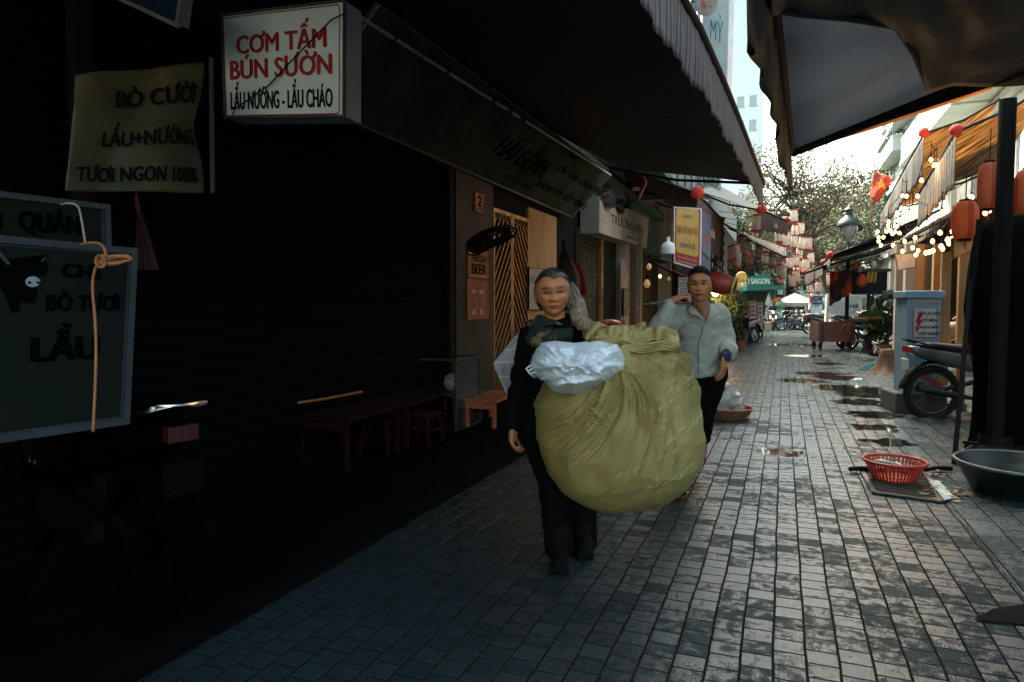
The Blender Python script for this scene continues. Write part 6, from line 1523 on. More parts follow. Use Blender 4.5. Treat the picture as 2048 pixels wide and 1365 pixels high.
q = W(1486, 600, d=38); m.tube([(q.x, q.y, 0), (q.x, q.y, 2.1)], .06, 8); m.build('post', GT, gk)
m = MB(); a, b = W(1490, 640, d=38.6), W(1540, 640, d=38.6); m.obox(Vector(((a.x+b.x)/2, (a.y+b.y)/2, 1.05)), (b-a)/2*Vector((1, 1, 0)).length/1.414 if False else Vector(((b.x-a.x)/2, (b.y-a.y)/2, 0)), Vector((.05, .12, 0)), Vector((0, 0, 1.05))); m.build('back_wall', pm('kiosk_dark', (.02, .04, .035), (.05, .07, .05), scale=3, rough=.7), gk)
eb = thing('orange_emblem', 'rounded orange emblem at the left end of the green sign', 'emblem', W(1482, 565, d=37.8)); m = MB()
c = W(1480, 570, d=37.8); m.lathe([(.001, -.06), (.36, -.06), (.42, 0), (.36, .06), (.001, .06)], c, 18, ax=-FW); m.build('lower_disc', pm('emblem_orange', (.75, .38, .1), (.6, .28, .06), rough=.5), eb, smooth='auto')
m = MB(); m.lathe([(.001, -.06), (.28, -.06), (.32, 0), (.28, .06), (.001, .06)], W(1483, 555, d=37.8), 18, ax=-FW); m.build('upper_disc', MATS['emblem_orange'], eb, smooth='auto')
m = MB(); m.lathe([(.001, -.02), (.12, -.02), (.001, .02)], c-FW*.08+RT*.1, 12, ax=-FW); m.build('pale_spot', WHITE, eb)
PINKA = pm('pink_canvas', (.50, .10, .13), (.38, .06, .08), rough=.8, trans=.3)
awning('long pink awning over the plant filled cafe front on the left', W(1425, 576, d=18), W(1512, 612, d=28), Vector((-3.2, 17.5, 2.45)), Vector((-3.1, 28, 2.2)), PINKA, PINKA, (.18, .28), sag=.02)
dr_ = thing('red_barrel', 'dark red barrel with a yellow ring hanging over the pink awning', 'barrel', W(1440, 568, d=17)); c = W(1440, 567, d=17); ax = (RT*.85-UP*.28+FW*-.4).normalized()
m = MB(); m.lathe([(.001, -.34), (.20, -.34), (.27, -.1), (.27, .1), (.20, .3), (.001, .3)], c, 20, ax=ax); m.build('shell', pm('barrel_red', (.30, .04, .025), (.16, .02, .015), rough=.4, stretch=(8, 1, 1)), dr_, smooth='auto')
m = MB(); m.lathe([(.001, .31), (.25, .31), (.28, .34), (.25, .37), (.001, .37)], c, 20, ax=ax); m.build('ring', pm('ring_yellow', (.5, .35, .08), rough=.5), dr_); m = MB(); m.lathe([(.001, .375), (.18, .375), (.001, .38)], c, 20, ax=ax); m.build('head', BLK, dr_)
m = MB(); m.tube([c, c+Vector((0, 0, .9))], .01, 5); m.build('cord', BLK, dr_)
GLOW = pm('cafe_lamp', (1, .75, .4), rough=.3, emis=(1, .58, .24), estr=1.2)
for k, (px, py, r_) in enumerate(((1425, 582, .06), (1421, 577, .04), (1431, 585, .10))): bulb(('small lit lamp under the start of the pink awning', 'lit lamp closest to the ear of the man', 'largest warm lamp under the pink awning')[k], W(px, py, d=17.5), r_, em=GLOW, wire=.15)
ld = bpy.data.lights.new('cafe_glow', 'POINT'); ld.energy = 10; ld.color = (1, .6, .28); ld.shadow_soft_size = .2; lo = bpy.data.objects.new('cafe_glow', ld); COL.objects.link(lo); lo.location = W(1434, 590, d=18)
random.seed(41)
ORF = pm('orange_flower', (.7, .10, .03), (.6, .06, .02), rough=.6)
for k, (px, py, d, h_, r_, n, lab_) in enumerate(((1440, 612, 18.5, 1.5, .45, 700, 'tall light green shrub under the pink awning, nearest'), (1455, 612, 20.5, 1.5, .5, 700, 'tall light green shrub under the pink awning, second'), (1468, 614, 23, 1.4, .5, 600, 'tall light green shrub under the pink awning, third'), (1478, 616, 25.5, 1.3, .5, 500, 'light green shrub beside the red menu boards'))):
    b = W(px, 660, d=d); potplant(lab_, (b.x, b.y, .02), h_, r_, n, .17, (.22, .35), .3, .2, w=(.35, .1, .55), potmat=BLK, name='potted_shrub')
b = gpt(1462, 690); potplant('flower box with orange blossoms in front of the cafe', (b[0], b[1]-1.5, 0), .5, .4, 260, .14, (.3, .55), potmat=BLK, flowers=(ORF, 26), name='flower_pot')
cs = gpt(1476, 693); c = Vector(cs); o = thing('plant_cart', 'black two wheeled plant cart in front of the cafe', 'cart', cs)
m = MB(); m.obox(c+Vector((-.1, 0, .62)), RT*.35, FW*.25, Vector((0, 0, .25))); m.build('body', BLK, o)
for s in (-1, 1): m = MB(); cc = c+Vector((.12, s*.3, .35)); m.tube([cc+Vector((.06*0, .33*math.cos(a*.3927), .33*math.sin(a*.3927))) for a in range(16)], .03, 6, closed=True); wv = m.build('wheel', TYRE, o)
for s in (-1, 1):
    m = MB(); cc = c+Vector((.12, s*.3, .35))
    for k in range(8): a = k*math.pi/4; m.tube([cc, cc+Vector((0, .31*math.cos(a), .31*math.sin(a)))], .008, 4)
    m.build('spokes', CHROME, o)
q = gpt(1484, 697); potplant('small potted plant in a red pot at the foot of the plant cart', (q[0], q[1]-.6, 0), .35, .25, 150, .12, (.14, .26), name='potted_plant')
# menu boards
MNR = pm('menu_red', (.42, .12, .10), (.5, .38, .34), scale=7, rough=.6, thresh=(.5, .56)); MNW = pm('menu_white', (.62, .58, .54), (.5, .42, .38), scale=5, rough=.6)
for k, (x0, x1, y0, y1, d, mt, lab_) in enumerate(((1475, 1500, 603, 652, 24, MNR, 'red menu board with pale pictures, widest of the cafe boards'), (1501, 1513, 602, 655, 25, MNW, 'white menu board in the middle of the cafe boards'), (1515, 1526, 605, 660, 26, MNW, 'white menu board at the right end of the cafe boards'))):
    o, at, *_ = pl4(lab_, [(x0, y0), (x1, y0), (x0, y1), (x1, y1)], [d, d, d, d], mt, pm('menu_frame', (.35, .2, .18), rough=.6), t=.05, fw=.02, name='menu_board', cat='board')
    line('MENU', .15, .85, .04, .11, REDINK, .03, o, at)
    m = MB(); n_ = 3 if k == 0 else 1
    for r_ in range(5):
        for cc in range(n_):
            P3 = [at(.12+.8*cc/n_, .18+r_*.16, .008), at(.12+.8*(cc+.75)/n_, .18+r_*.16, .008), at(.12+.8*(cc+.75)/n_, .27+r_*.16, .008), at(.12+.8*cc/n_, .27+r_*.16, .008)]
            m.add(P3, [(3, 2, 1, 0)])
    m.build('dish_pictures', pm('dish_print', (.22, .10, .07), (.3, .22, .16), scale=9, rough=.6), o)
    m = MB(); m.bar(at(.1, 1.0, -.03), Vector((at(.1, 1, 0).x, at(.1, 1, 0).y, 0)), .03); m.bar(at(.9, 1.0, -.03), Vector((at(.9, 1, 0).x, at(.9, 1, 0).y, 0)), .03); m.build('feet', BLK, o)
# parasols
CANV = pm('parasol_canvas', (.50, .52, .46), (.40, .42, .38), rough=.8, trans=.3)
for k, (px, py, d, r_, lab_) in enumerate(((1590, 597, 38, 1.25, 'cream market parasol left of the banded pole'), (1615, 594, 44, 1.6, 'grey cream market parasol behind the blue street plate'), (1713, 588, 40, 1.2, 'cream parasol above the pale hoarding'))):
    c = W(px, py, d=d); o = thing('market_parasol', lab_, 'parasol', (c.x, c.y, 0)); n = 8; vs = [c+Vector((0, 0, .3))]
    m = MB(); ring = [c+Vector((r_*math.cos(a*math.pi/4), r_*math.sin(a*math.pi/4), -.25)) for a in range(8)]; low = [v-Vector((0, 0, .22)) for v in ring]
    m.add(vs+ring+low, [(0, 1+i, 1+(i+1) % 8) for i in range(8)]+[(1+i, 9+i, 9+(i+1) % 8, 1+(i+1) % 8) for i in range(8)]); m.build('canopy', CANV, o)
    m = MB(); m.tube([(c.x, c.y, 0), (c.x, c.y, c.z+.35)], .03, 8); m.build('pole', STEEL, o)
o = thing('closed_parasol', 'pale closed parasol standing before the green kiosk', 'parasol', (*W(1537, 600, d=36.8).xy, 0)); c = W(1537, 600, d=36.8)
m = MB(); m.lathe([(.02, .32), (.10, .05), (.2, -.25), (.14, -.3), (.16, -1.0), (.06, -1.1)], c, 14, wob=.15); m.build('canopy', PALE2, o, smooth=True); m = MB(); m.tube([(c.x, c.y, 0), (c.x, c.y, c.z+.4)], .025, 6); m.build('pole', STEEL, o)
o, at, *_ = pl4('orange placard above the scooter rider', [(1549, 596), (1561, 594), (1549, 604), (1561, 604)], [33, 33, 33, 33], pm('placard_orange', (.7, .2, .05), rough=.5), RED, t=.05, name='placard')
for k, (px, py, col, lab_) in enumerate(((1557, 613, (.1, .4, .15), 'green and blue balloon bunch above the stall at the pale pole'), (1556, 640, (.05, .3, .4), 'bright blue sack beside the rider'))):
    c = W(px, py, d=36.6); m = MB(); m.ball(c, (.2, .2, .28), 12, 8)
    for v in m.v: v += Vector((1, 1, 1))*.08*noise.noise(v*4)
    tag(m.build('bundle', pm('bundle_%d' % k, col, (.05, .25, .4), scale=3, rough=.6), None, smooth=True), lab_, 'bundle')
c = W(1530, 650, d=31); m = MB(); m.obox(Vector((c.x, c.y, .3)), RT*.22, FW*.2, Vector((0, 0, .22))); ob = bevel(m.build('foam_box', pm('foam_cream', (.6, .5, .36), (.5, .42, .3), rough=.8), None), .03); tag(ob, 'cream foam box on the ground left of the scooter rider', 'box')
# lintel of overhead wires
for k in range(5):
    a = W(1290+k*9, 330+k*4, d=15+k); b = W(1500+k*22, 420+k*10, d=30+k*2); m = MB(); m.tube([a.lerp(b, t/14)-Vector((0, 0, (.5+.15*k)*math.sin(math.pi*t/14))) for t in range(15)], .012, 5)
    tag(m.build('overhead_wire', BLK), 'black overhead wire above the left awnings, %s from the top' % ('first', 'second', 'third', 'fourth', 'fifth')[k], 'wire')
# ================================================================ PEOPLE
def sstep(a, b, x): t = max(0, min(1, (x-a)/(b-a))); return t*t*(3-2*t)
ICO = {}
def ico(sub):
    if sub not in ICO:
        import bmesh
        b = bmesh.new(); bmesh.ops.create_icosphere(b, subdivisions=sub, radius=1); b.verts.ensure_lookup_table()
        ICO[sub] = ([v.co.copy() for v in b.verts], [tuple(v.index for v in f.verts) for f in b.faces]); b.free()
    return ICO[sub]
def G(x, s): return math.exp(-(x/s)**2)
def head_verts(old=False, sub=6):
    """face towards -Y, origin at the middle of the head, metres"""
    V, Fc = ico(sub); out = []
    for p in V:
        x, y, z = p
        X = x*.076; Y = y*.094; Z = z*.115
        if z < 0: X *= 1-.30*sstep(0, 1, -z)**1.1; Y = Y*(1-.12*sstep(.2, 1, -z)) if y < 0 else Y*(1-.35*sstep(.0, .9, -z))
        if z > 0: X *= 1+.03*math.sin(z*3)
        if y < 0:
            Y *= 1-.10*(1-abs(x))*G(z, .9)            # flatten the face
            fr = sstep(.0, .5, -y)
            d = 0
            d += .022*G(X, .0125)*G(Z+.022, .012)*1.0                      # nose tip
            d += .011*G(X, .010)*sstep(-.022, .0, Z)*(1-sstep(.018, .04, Z))        # bridge
            d += .009*(G(X-.013, .008)+G(X+.013, .008))*G(Z+.026, .008)          # wings
            d -= .004*G(X, .016)*G(Z+.037, .004)
            for s in (-1, 1):
                d -= .0095*G(X-s*.031, .017)*G(Z-.013, .011)         # sockets
                d += .0060*G(X-s*.031, .012)*G(Z-.011, .0055)        # lids
                d -= .0030*G(X-s*.031, .0115)*G(Z-.0105, .0016)      # slit
                d += .0050*G(X-s*.030, .022)*G(Z-.031, .007)         # brow
                d += .0065*G(X-s*.043, .018)*G(Z+.012, .014)         # cheekbone
                if old: d -= .0045*G(X-s*(.026+.25*max(0, -(Z+.03))), .005)*G(Z+.042, .016); d -= .004*G(X-s*.045, .014)*G(Z+.048, .014)
                else: d += .002*G(X-s*.04, .02)*G(Z+.045, .02)
            d += .0075*G(X, .024)*G(Z+.0545, .013)                    # muzzle
            d += .0040*G(X, .020)*G(Z+.0490, .0040)+.0045*G(X, .017)*G(Z+.0605, .0045)   # lips
            d -= .0050*G(X, .022)*G(Z+.0548, .0018)
            d -= .0030*G(X, .02)*G(Z+.070, .005)
            d += .0080*G(X, .020)*G(Z+.088, .012)                     # chin
            if old: d += .0009*math.sin(Z*900)*G(Z-.055, .02)*fr       # forehead lines
            Y -= d*fr
        out.append(Vector((X, Y, Z)))
    return out, Fc
def head_col(p, skin, lip, hair=(.02, .018, .016), old=False):
    X, Y, Z = p; c = Vector(skin)
    if Y < -.03:
        for s in (-1, 1):
            k = G(X-s*.031, .026)*G(Z-.014, .015); c = c.lerp(Vector(skin)*.55, min(.75, k*.8))  # eye-socket shadow darkened into the skin colour
        k = G(X, .024)*G(Z+.055, .0075); c = c.lerp(Vector(lip), min(1, k*1.1))
        k = max(0, G(X, .024)*G(Z+.0548, .0030)); c = c.lerp(Vector((.05, .015, .012)), min(1, k))
        for s in (-1, 1):
            k = G(X-s*.031, .021)*G(Z-(.034-.12*abs(abs(X)-.03)), .0052); c = c.lerp(Vector(hair)*1.3 if not old else Vector((.07, .045, .035)), min(1, k*1.35))
            k = G(X-s*.031, .0165)*G(Z-.0108, .0056); c = c.lerp(Vector((.018, .008, .006)), min(1, k*1.5))
            k = G(X-s*.0095, .0045)*G(Z+.0345, .0035); c = c.lerp(Vector((.03, .012, .01)), min(1, k))
            k = G(X-s*.043, .018)*G(Z+.015, .016); c = c.lerp(Vector((skin[0]*1.25, skin[1]*1.08, skin[2]*1.0)), min(.6, k*.6))
    return c
def basis(fwd, up, wx=1.0):
    """matrix with -Y = fwd, Z ~ up"""
    f = Vector(fwd).normalized(); z = Vector(up); z = (z-f*z.dot(f)).normalized(); x = (-f).cross(z)
    M = Matrix.Identity(4)
    for i in range(3): M[i][0] = x[i]*wx; M[i][1] = -f[i]; M[i][2] = z[i]
    return M
def limb(m, pts, radii, n=14):
    """tapered chain of closed shells, later fused"""
    for (p, q, a, b) in zip(pts, pts[1:], radii, radii[1:]):
        p, q = Vector(p), Vector(q); m.tube([p.lerp(q, t/4) for t in range(5)], [lerp(a, b, t/4) for t in range(5)], n)
    for p, r in zip(pts, radii): m.ball(p, r*1.0, 14, 10)
def hand(m, wrist, dirv, palmn, size=1.0, curl=.6, thumb=1, spread=.12):
    """palm, four unequal bent fingers and a thumb; palmn points out of the palm"""
    w = Vector(wrist); d = Vector(dirv).normalized(); pn = Vector(palmn); pn = (pn-d*pn.dot(d)).normalized(); s = d.cross(pn)*thumb
    S = size
    for k in range(5):
        c = w+d*(.018+.018*k)*S; m.ball(c, .001, 4, 3)
    m.obox(w+d*.045*S, d*.042*S, s*.034*S, pn*.011*S); 
    m.tube([w-d*.02*S, w+d*.02*S, w+d*.07*S], [.022*S, .024*S, .022*S], 10)
    for i, (off, L) in enumerate(((.028, .072), (.010, .080), (-.009, .075), (-.026, .060))):
        a = 0; p = w+d*.082*S+s*off*S; pts = [w+d*.05*S+s*off*.9*S, p]; L *= S; dd = (d+s*(off*spread*8)).normalized()
        for j, fr in enumerate((.42, .32, .26)):
            a += curl*(.55+.25*j); v = dd*math.cos(a)+pn*math.sin(a); p = p+v*L*fr; pts.append(p)
        limb(m, pts, [.0095*S, .0092*S, .0086*S, .0078*S, .0065*S], 8)
    p = w+d*.02*S+s*.026*S; v1 = (d*.6+s*.7+pn*.25).normalized(); v2 = (d*.85+s*.2+pn*.45).normalized()
    limb(m, [p, p+v1*.038*S, p+v1*.038*S+v2*.030*S, p+v1*.038*S+v2*.052*S], [.0125*S, .0108*S, .0095*S, .0075*S], 8)
def body(name_label, head_c, head_M, head_s, skin, lip, old, parts, hands, vox=.0055, hairc=(.02, .018, .016)):
    """one continuous mesh: torso, limbs, hands, neck and face"""
    m = MB()
    for pts, rad in parts: limb(m, pts, rad)
    for h in hands: hand(m, **h)
    b = remesh(m, vox, 3)
    cols = [Vector(skin)*(.93+.1*noise.noise(v*22)) for v in b.v]
    hv, hf = head_verts(old); M = Matrix.Translation(head_c) @ head_M @ Matrix.Scale(head_s, 4)
    base = b.add([M @ v for v in hv], hf); cols += [head_col(v, skin, lip, hairc, old) for v in hv]
    for s in (-1, 1):       # ears
        e = MB(); e.lathe([(.001, -.006), (.016, -.006), (.021, -.001), (.019, .006), (.014, .003), (.001, .001)], (0, 0, 0), 16, ax=(1, 0, 0))
        vs = [M @ (Vector((s*(.073+v.x*.8), .008+v.y*.75-.15*abs(v.x), -.004+v.z*1.45))) for v in e.v]; b.add(vs, e.f); cols += [Vector(skin)*.95]*len(vs)
    return b, cols, M
def finish_body(b, cols, mat):
    o = b.build('person', mat, None, smooth=True)
    ca = o.data.color_attributes.new('col', 'FLOAT_COLOR', 'POINT')
    arr = np.ones((len(b.v), 4), dtype=np.float32); arr[:, :3] = np.array([tuple(c) for c in cols]); ca.data.foreach_set('color', arr.ravel())
    return o
def child(mb, name, mat, par, smooth=True):
    return mb.build(name, mat, par, world=False, smooth=smooth)
def wrinkle(b, amp, sc, stretch=(1, 1, 1), seed=0, dirs=None):
    for i, v in enumerate(b.v):
        n_ = b.nrm[i]; p = Vector((v.x*sc*stretch[0], v.y*sc*stretch[1], v.z*sc*stretch[2]+seed))
        r_ = 1-abs(noise.noise(p))*2; r2 = noise.noise(p*2.3)
        b.v[i] = v+n_*(amp*(r_*.8+r2*.5)-amp*.4)
SKIN = vc_mat('skin', rough=.46, bump=.25, bscale=180)
JB = pm('black_jacket', (.003, .003, .0035), (.006, .006, .0065), rough=.95, spec=.04, scale=8, bump=.5, bscale=30)
PB_ = pm('black_trousers', (.003, .0035, .004), (.006, .007, .0075), rough=.95, spec=.04, bump=.4, bscale=30)
SHO = pm('black_shoes', (.004, .004, .004), (.008, .008, .008), rough=.8, spec=.1)

# ------------------------------------------------ woman
w_ = lambda px, py, d: W(px, py, d=d)
SKW = (.52, .20, .085)
hc = w_(1106, 588, 3.50)
tocam = (CP+RT*.12-hc).normalized()
hM = basis(tocam+UP*-.06, UP*1.0+RT*-.06, 1.10)
sL, sR = w_(1064, 676, 3.60), w_(1160, 672, 3.52)
eL, hL = w_(1040, 775, 3.66), w_(1026, 862, 3.52)
eR, hR = w_(1204, 688, 3.30), w_(1160, 640, 3.50)
pel = w_(1112, 850, 3.62); chest = w_(1112, 720, 3.60); nk = w_(1112, 660, 3.58)
hipL, hipR = pel-RT*.09, pel+RT*.09
kL, kR = w_(1108, 965, 3.60), w_(1160, 968, 3.72); aL = w_(1118, 1080, 3.46); aR = w_(1166, 1088, 3.66)
aL.z = max(aL.z, .07); aR.z = max(.07, aR.z)
fwd = Vector((CP.x-pel.x+.15, CP.y-pel.y, 0)).normalized(); 
parts = [([nk, nk.lerp(hc, .35)+Vector((0, .0, 0)), hc-UP*.05-tocam*.03], [.062, .055, .052]),
         ([pel, chest, nk-UP*.03], [.13, .13, .075]), ([sL, nk-UP*.04, sR], [.055, .07, .055]),
         ([sL, eL, hL+UP*.02], [.048, .038, .026]), ([sR, eR, hR], [.048, .038, .026]),
         ([pel, hipL, kL, aL], [.11, .085, .055, .030]), ([pel, hipR, kR, aR], [.11, .085, .055, .030])]
for a in (aL, aR): parts.append(([a-UP*.02, Vector((a.x, a.y, .035))+fwd*.13], [.026, .022]))
hands = [dict(wrist=hL+UP*.01, dirv=Vector((0, 0, -1))+fwd*.5, palmn=RT*1.0+fwd*.2, size=1.0, curl=.95, thumb=-1),
         dict(wrist=hR, dirv=(hR-eR).normalized()*.5+UP*.8, palmn=-RT, size=.9, curl=.9, thumb=1)]
b, cols, HM = body('', hc, hM, 1.06, SKW, (.26, .085, .06), True, parts, hands)
woman = finish_body(b, cols, SKIN)
tag(woman, 'elderly grey haired person in black jacket and patterned scarf with a huge olive sack', 'person')
# hair: cap swept back, long grey fall to the right shoulder
HD = pm('dark_grey_hair', (.022, .020, .018), (.075, .068, .06), scale=14, spec=.1, rough=.8, stretch=(1, 1, .15), bump=.6, bscale=90)
HG = pm('grey_hair', (.30, .26, .23), (.07, .06, .055), scale=14, spec=.1, rough=.8, stretch=(1, 1, .15), bump=.6, bscale=90)
m = MB()
V, Fc = ico(5); keep = []
vs = []
for p in V:
    X, Y, Z = p.x*.082, p.y*.104+.007, p.z*.121+.003
    q = Vector((X, Y, Z)); q += Vector(p)*.004*noise.noise(Vector((p.x*14, p.y*3, p.z*3)))
    vs.append(q)
def hairline(p):     # True where hair covers
    x, y, z = p; z += .10*noise.noise(Vector((x*9, y*9, z*3)))
    if y > .12: return z > -.75
    lim = .76+.08*(1-abs(x))+ (-y-.2)*.25
    return z > lim if y < -.15 else z > lim*.4-.35*abs(x)
fs = [f for f in Fc if all(hairline(V[i]) for i in f)]
used = sorted(set(i for f in fs for i in f)); mp_ = {i: k for k, i in enumerate(used)}
outer = [HM @ vs[i] for i in used]; inner = [HM @ (vs[i]*.965) for i in used]; nU = len(used)
m.add(outer+inner, [tuple(mp_[i] for i in f) for f in fs]+[tuple(nU+mp_[i] for i in reversed(f)) for f in fs])
from collections import Counter
ec_ = Counter(tuple(sorted((f[i], f[(i+1) % 3]))) for f in fs for i in range(3))
for f in fs:
    for i in range(3):
        a, c_ = f[i], f[(i+1) % 3]
        if ec_[tuple(sorted((a, c_)))] == 1: m.f.append((mp_[c_], mp_[a], nU+mp_[a], nU+mp_[c_])); m.mi.append(0)
random.seed(77)
ell = lambda v, f=1.0: HM @ Vector((v.x*.083*f, v.y*.105*f+.007, v.z*.122*f+.003))
for k in range(420):
    a = random.uniform(-1.15, 1.15); f_ = random.uniform(1.0, 1.035)
    d0 = Vector((a*.82, -.80+.25*abs(a), .78+random.uniform(-.05, .10)-.25*max(0, abs(a)-.6))).normalized(); d1 = Vector((a*1.0+.1, -.15, .85-.3*abs(a))).normalized(); d2 = Vector((a*1.1+.25, .75, .35)).normalized()
    m.tube([ell(d0, .99), ell(d0.lerp(d1, .35).normalized(), f_), ell(d1, f_), ell(d1.lerp(d2, .5).normalized(), f_), ell(d2, f_)], [.0008, .0018, .0024, .0022, .001], 4)
child(m, 'hair', HD, woman); m = MB()
for k in range(150):      # strands
    t0_ = random.random(); a = random.uniform(-.1, 1.0)
    s0 = HM @ Vector((a*.05, -.075+.03*abs(a), .075+.03*random.random())) ; s1 = HM @ Vector((.07*(1 if a > -.2 else -1)*(.9+.15*random.random()), .0+.03*random.random(), .05-.04*t0_)); s2 = HM @ Vector((.082*(1 if a > -.2 else -1), .03+.02*random.random(), -.05-.03*t0_))
    s3 = s2+RT*(.02+.02*random.random())*(1 if a > -.2 else -.2)-UP*(.05+.05*random.random())
    m.tube([s0, s0.lerp(s1, .5)+(s0-hc)*.10, s1, s2, s3], [.002, .0035, .004, .0035, .001], 4)
for k in range(200):       # the fall at the right
    o_ = RT*random.gauss(0, .016)+FW*random.gauss(0, .014)
    m.tube([HM @ Vector((.072, .02, .05))+o_*.6, w_(1142, 580, 3.5)+o_, w_(1150, 600, 3.5)+o_, w_(1150, 618, 3.48)+o_*.8], [.003, .004, .004, .001], 4)
child(m, 'loose_hair', HG, woman)
# jacket
m = MB()
limb(m, [pel-UP*.06, pel, chest, chest+UP*.10], [.17, .165, .165, .15], 20); limb(m, [sL-UP*.005, nk-UP*.05, sR-UP*.005], [.075, .10, .075])
limb(m, [chest+UP*.06-RT*.06, sL], [.12, .075]); limb(m, [chest+UP*.06+RT*.05, sR], [.12, .075])
limb(m, [sL, eL, hL+UP*.035], [.075, .062, .045]); limb(m, [sR, sR.lerp(eR, .95)], [.072, .058])
b = remesh(m, .011, 4); wrinkle(b, .010, 9, (1, 1, 2.2), 4); child(b, 'jacket', JB, woman)
# knitted beige sleeve of the raised forearm
KN = pm('beige_knit', (.50, .35, .24), (.26, .17, .11), scale=42, rough=.9, bump=.9, bscale=160, thresh=(.42, .58))
m = MB(); limb(m, [eR-UP*.0, eR.lerp(hR, .5), hR-UP*.01], [.062, .050, .040]); b = remesh(m, .008, 3); wrinkle(b, .006, 20, (1, 1, 2), 9); child(b, 'knitted_sleeve', KN, woman)
m = MB(); limb(m, [hR+UP*.0, hR+UP*.045-RT*.008, hR+UP*.085-RT*.012], [.044, .046, .038]); b = remesh(m, .007, 2); wrinkle(b, .004, 30); child(b, 'glove_cuff', pm('grey_glove', (.34, .26, .20), (.16, .12, .09), scale=30, rough=.9, bump=.6, bscale=90), woman)
# scarf: three soft rolls round the neck
SCF = pm('patterned_scarf', (.010, .018, .012), (.16, .12, .05), scale=16, rough=.85, thresh=(.56, .62), bump=.4)
m = MB()
for k, (dz, rr, tt) in enumerate(((.035, .075, .030), (.0, .098, .036), (-.04, .118, .036))):
    c = nk+UP*(dz+.015)-Vector((0, 0, .0)); pts = []
    for a in range(22):
        t = a*2*math.pi/22; pts.append(c+RT*rr*1.15*math.cos(t)+Vector((FW.x, FW.y, 0))*rr*math.sin(t)+UP*(.012*math.sin(t*2+k*1.4)+.018*math.sin(t+.9*k)*(1 if k else .5)-.02*max(0, -math.sin(t))))
    m.tube(pts, tt, 10, closed=True)
b = remesh(m, .009, 3); wrinkle(b, .008, 16, (1, 1, 2.6), 3); child(b, 'scarf', SCF, woman)
# trousers, shoes
m = MB(); limb(m, [pel-UP*.02, hipL, kL, aL-UP*.035], [.15, .115, .085, .075]); limb(m, [pel-UP*.02, hipR, kR, aR-UP*.035], [.15, .115, .085, .075])
b = remesh(m, .012, 4); wrinkle(b, .012, 8, (1, 1, 1.6), 8); child(b, 'trousers', PB_, woman)
for a in (aL, aR):
    m = MB(); g0 = Vector((a.x, a.y, .045)); limb(m, [g0-fwd*.05, g0+fwd*.06, g0+fwd*.155-UP*.006], [.045, .048, .038]); limb(m, [a+UP*.035+fwd*.015, g0+fwd*.03], [.054, .050]); m.obox(g0+fwd*.05-Vector((0, 0, .03)), fwd*.13, fwd.cross(Vector((0, 0, 1)))*.042, (0, 0, .015))
    b = remesh(m, .009, 3)
    child(b, 'shoe', SHO, woman)
# striped grey bag hanging behind her right side
STB = stripe_mat('striped_bag', (.55, .55, .58), (.85, .87, .87), coord='UV', axis=1, freq=6, width=.12, rough=.5, trans=.3)
sbg = thing('striped_bag', 'grey bag with pale stripes hanging behind the dark sleeve of the elderly person', 'bag', w_(1020, 800, 3.75))
m = MB(); q0 = [w_(1050, 648, 3.72), w_(1098, 690, 3.78), w_(1052, 802, 3.78), w_(1022, 812, 3.76), w_(986, 728, 3.72)]
def sbf(u, v):   # u across, v down
    L_ = q0[0].lerp(q0[4], min(1, v*1.9)) if v < .53 else q0[4].lerp(q0[3], (v-.53)/.47); Rr = q0[0].lerp(q0[1], min(1, v*3)) if v < .33 else q0[1].lerp(q0[2], (v-.33)/.67)
    return L_.lerp(Rr, u)
m.grid(lambda u, v: sbf(u, v)-FW*(.05*math.sin(math.pi*u)*math.sin(math.pi*min(1, v+.05))+.012*math.sin(u*14+v*6)), 24, 30, .0)
m.grid(lambda u, v: sbf(1-u, v)+FW*(.05*math.sin(math.pi*u)*math.sin(math.pi*min(1, v+.05))+.004), 24, 30, .0)
m.build('bag_body', STB, sbg, smooth=True)
m = MB(); m.tube([w_(1050, 650, 3.72), w_(1062, 640, 3.7), w_(1072, 660, 3.7)], .008, 6); m.build('strap', BLK, sbg)

# ------------------------------------------------ olive sack
OLV = pm('olive_cloth', (.325, .25, .082), (.23, .175, .053), scale=3.2, rough=.62, bump=.25, bscale=26)
sk = thing('cloth_sack', 'huge olive green cloth sack bulging with folds, gathered at the top', 'sack', w_(1240, 1020, 3.25))
SCN = w_(1238, 838, 3.22); Kp = 3.22/F      # metres per pixel
outl = [(0, -178), (12, -176), (24, -172), (36, -158), (48, -140), (60, -122), (72, -100), (84, -60), (90, -10)]
def radius(a):
    """outline radius in px by angle; a=0 right, pi/2 up"""
    tab = [(-180, 168), (-160, 172), (-140, 183), (-120, 184), (-105, 184), (-90, 186), (-75, 187), (-60, 190), (-45, 192), (-30, 180), (-15, 168), (0, 158), (15, 152), (30, 158), (45, 176), (58, 186), (70, 182), (80, 180), (90, 186), (100, 186), (110, 176), (125, 165), (140, 168), (160, 165), (180, 168)]
    d = math.degrees(a)
    for (a0, r0), (a1, r1) in zip(tab, tab[1:]):
        if a0 <= d <= a1: t = (d-a0)/(a1-a0); t = t*t*(3-2*t); return lerp(r0, r1, t)
    return 168
DEP = .40
GX, GY = -28, 148      # gather point (px, right/up from centre)
m = MB(); NU, NV = 300, 190
SF = Vector((FW.x, FW.y, 0)).normalized(); SU = Vector((0, 0, 1))
def sackp(th, ph):
    a = th; r = radius(a)*Kp; c = math.cos(ph); s = math.sin(ph)
    sp = math.copysign(abs(s)**.9, s)
    x = r*math.cos(a)*c; z = r*math.sin(a)*c; y = DEP*sp
    return Vector((x, y, z))
pts = []
for j in range(NV+1):
    ph = -math.pi/2+math.pi*j/NV
    for i in range(NU):
        th = -math.pi+2*math.pi*i/NU; pts.append(sackp(th, ph))
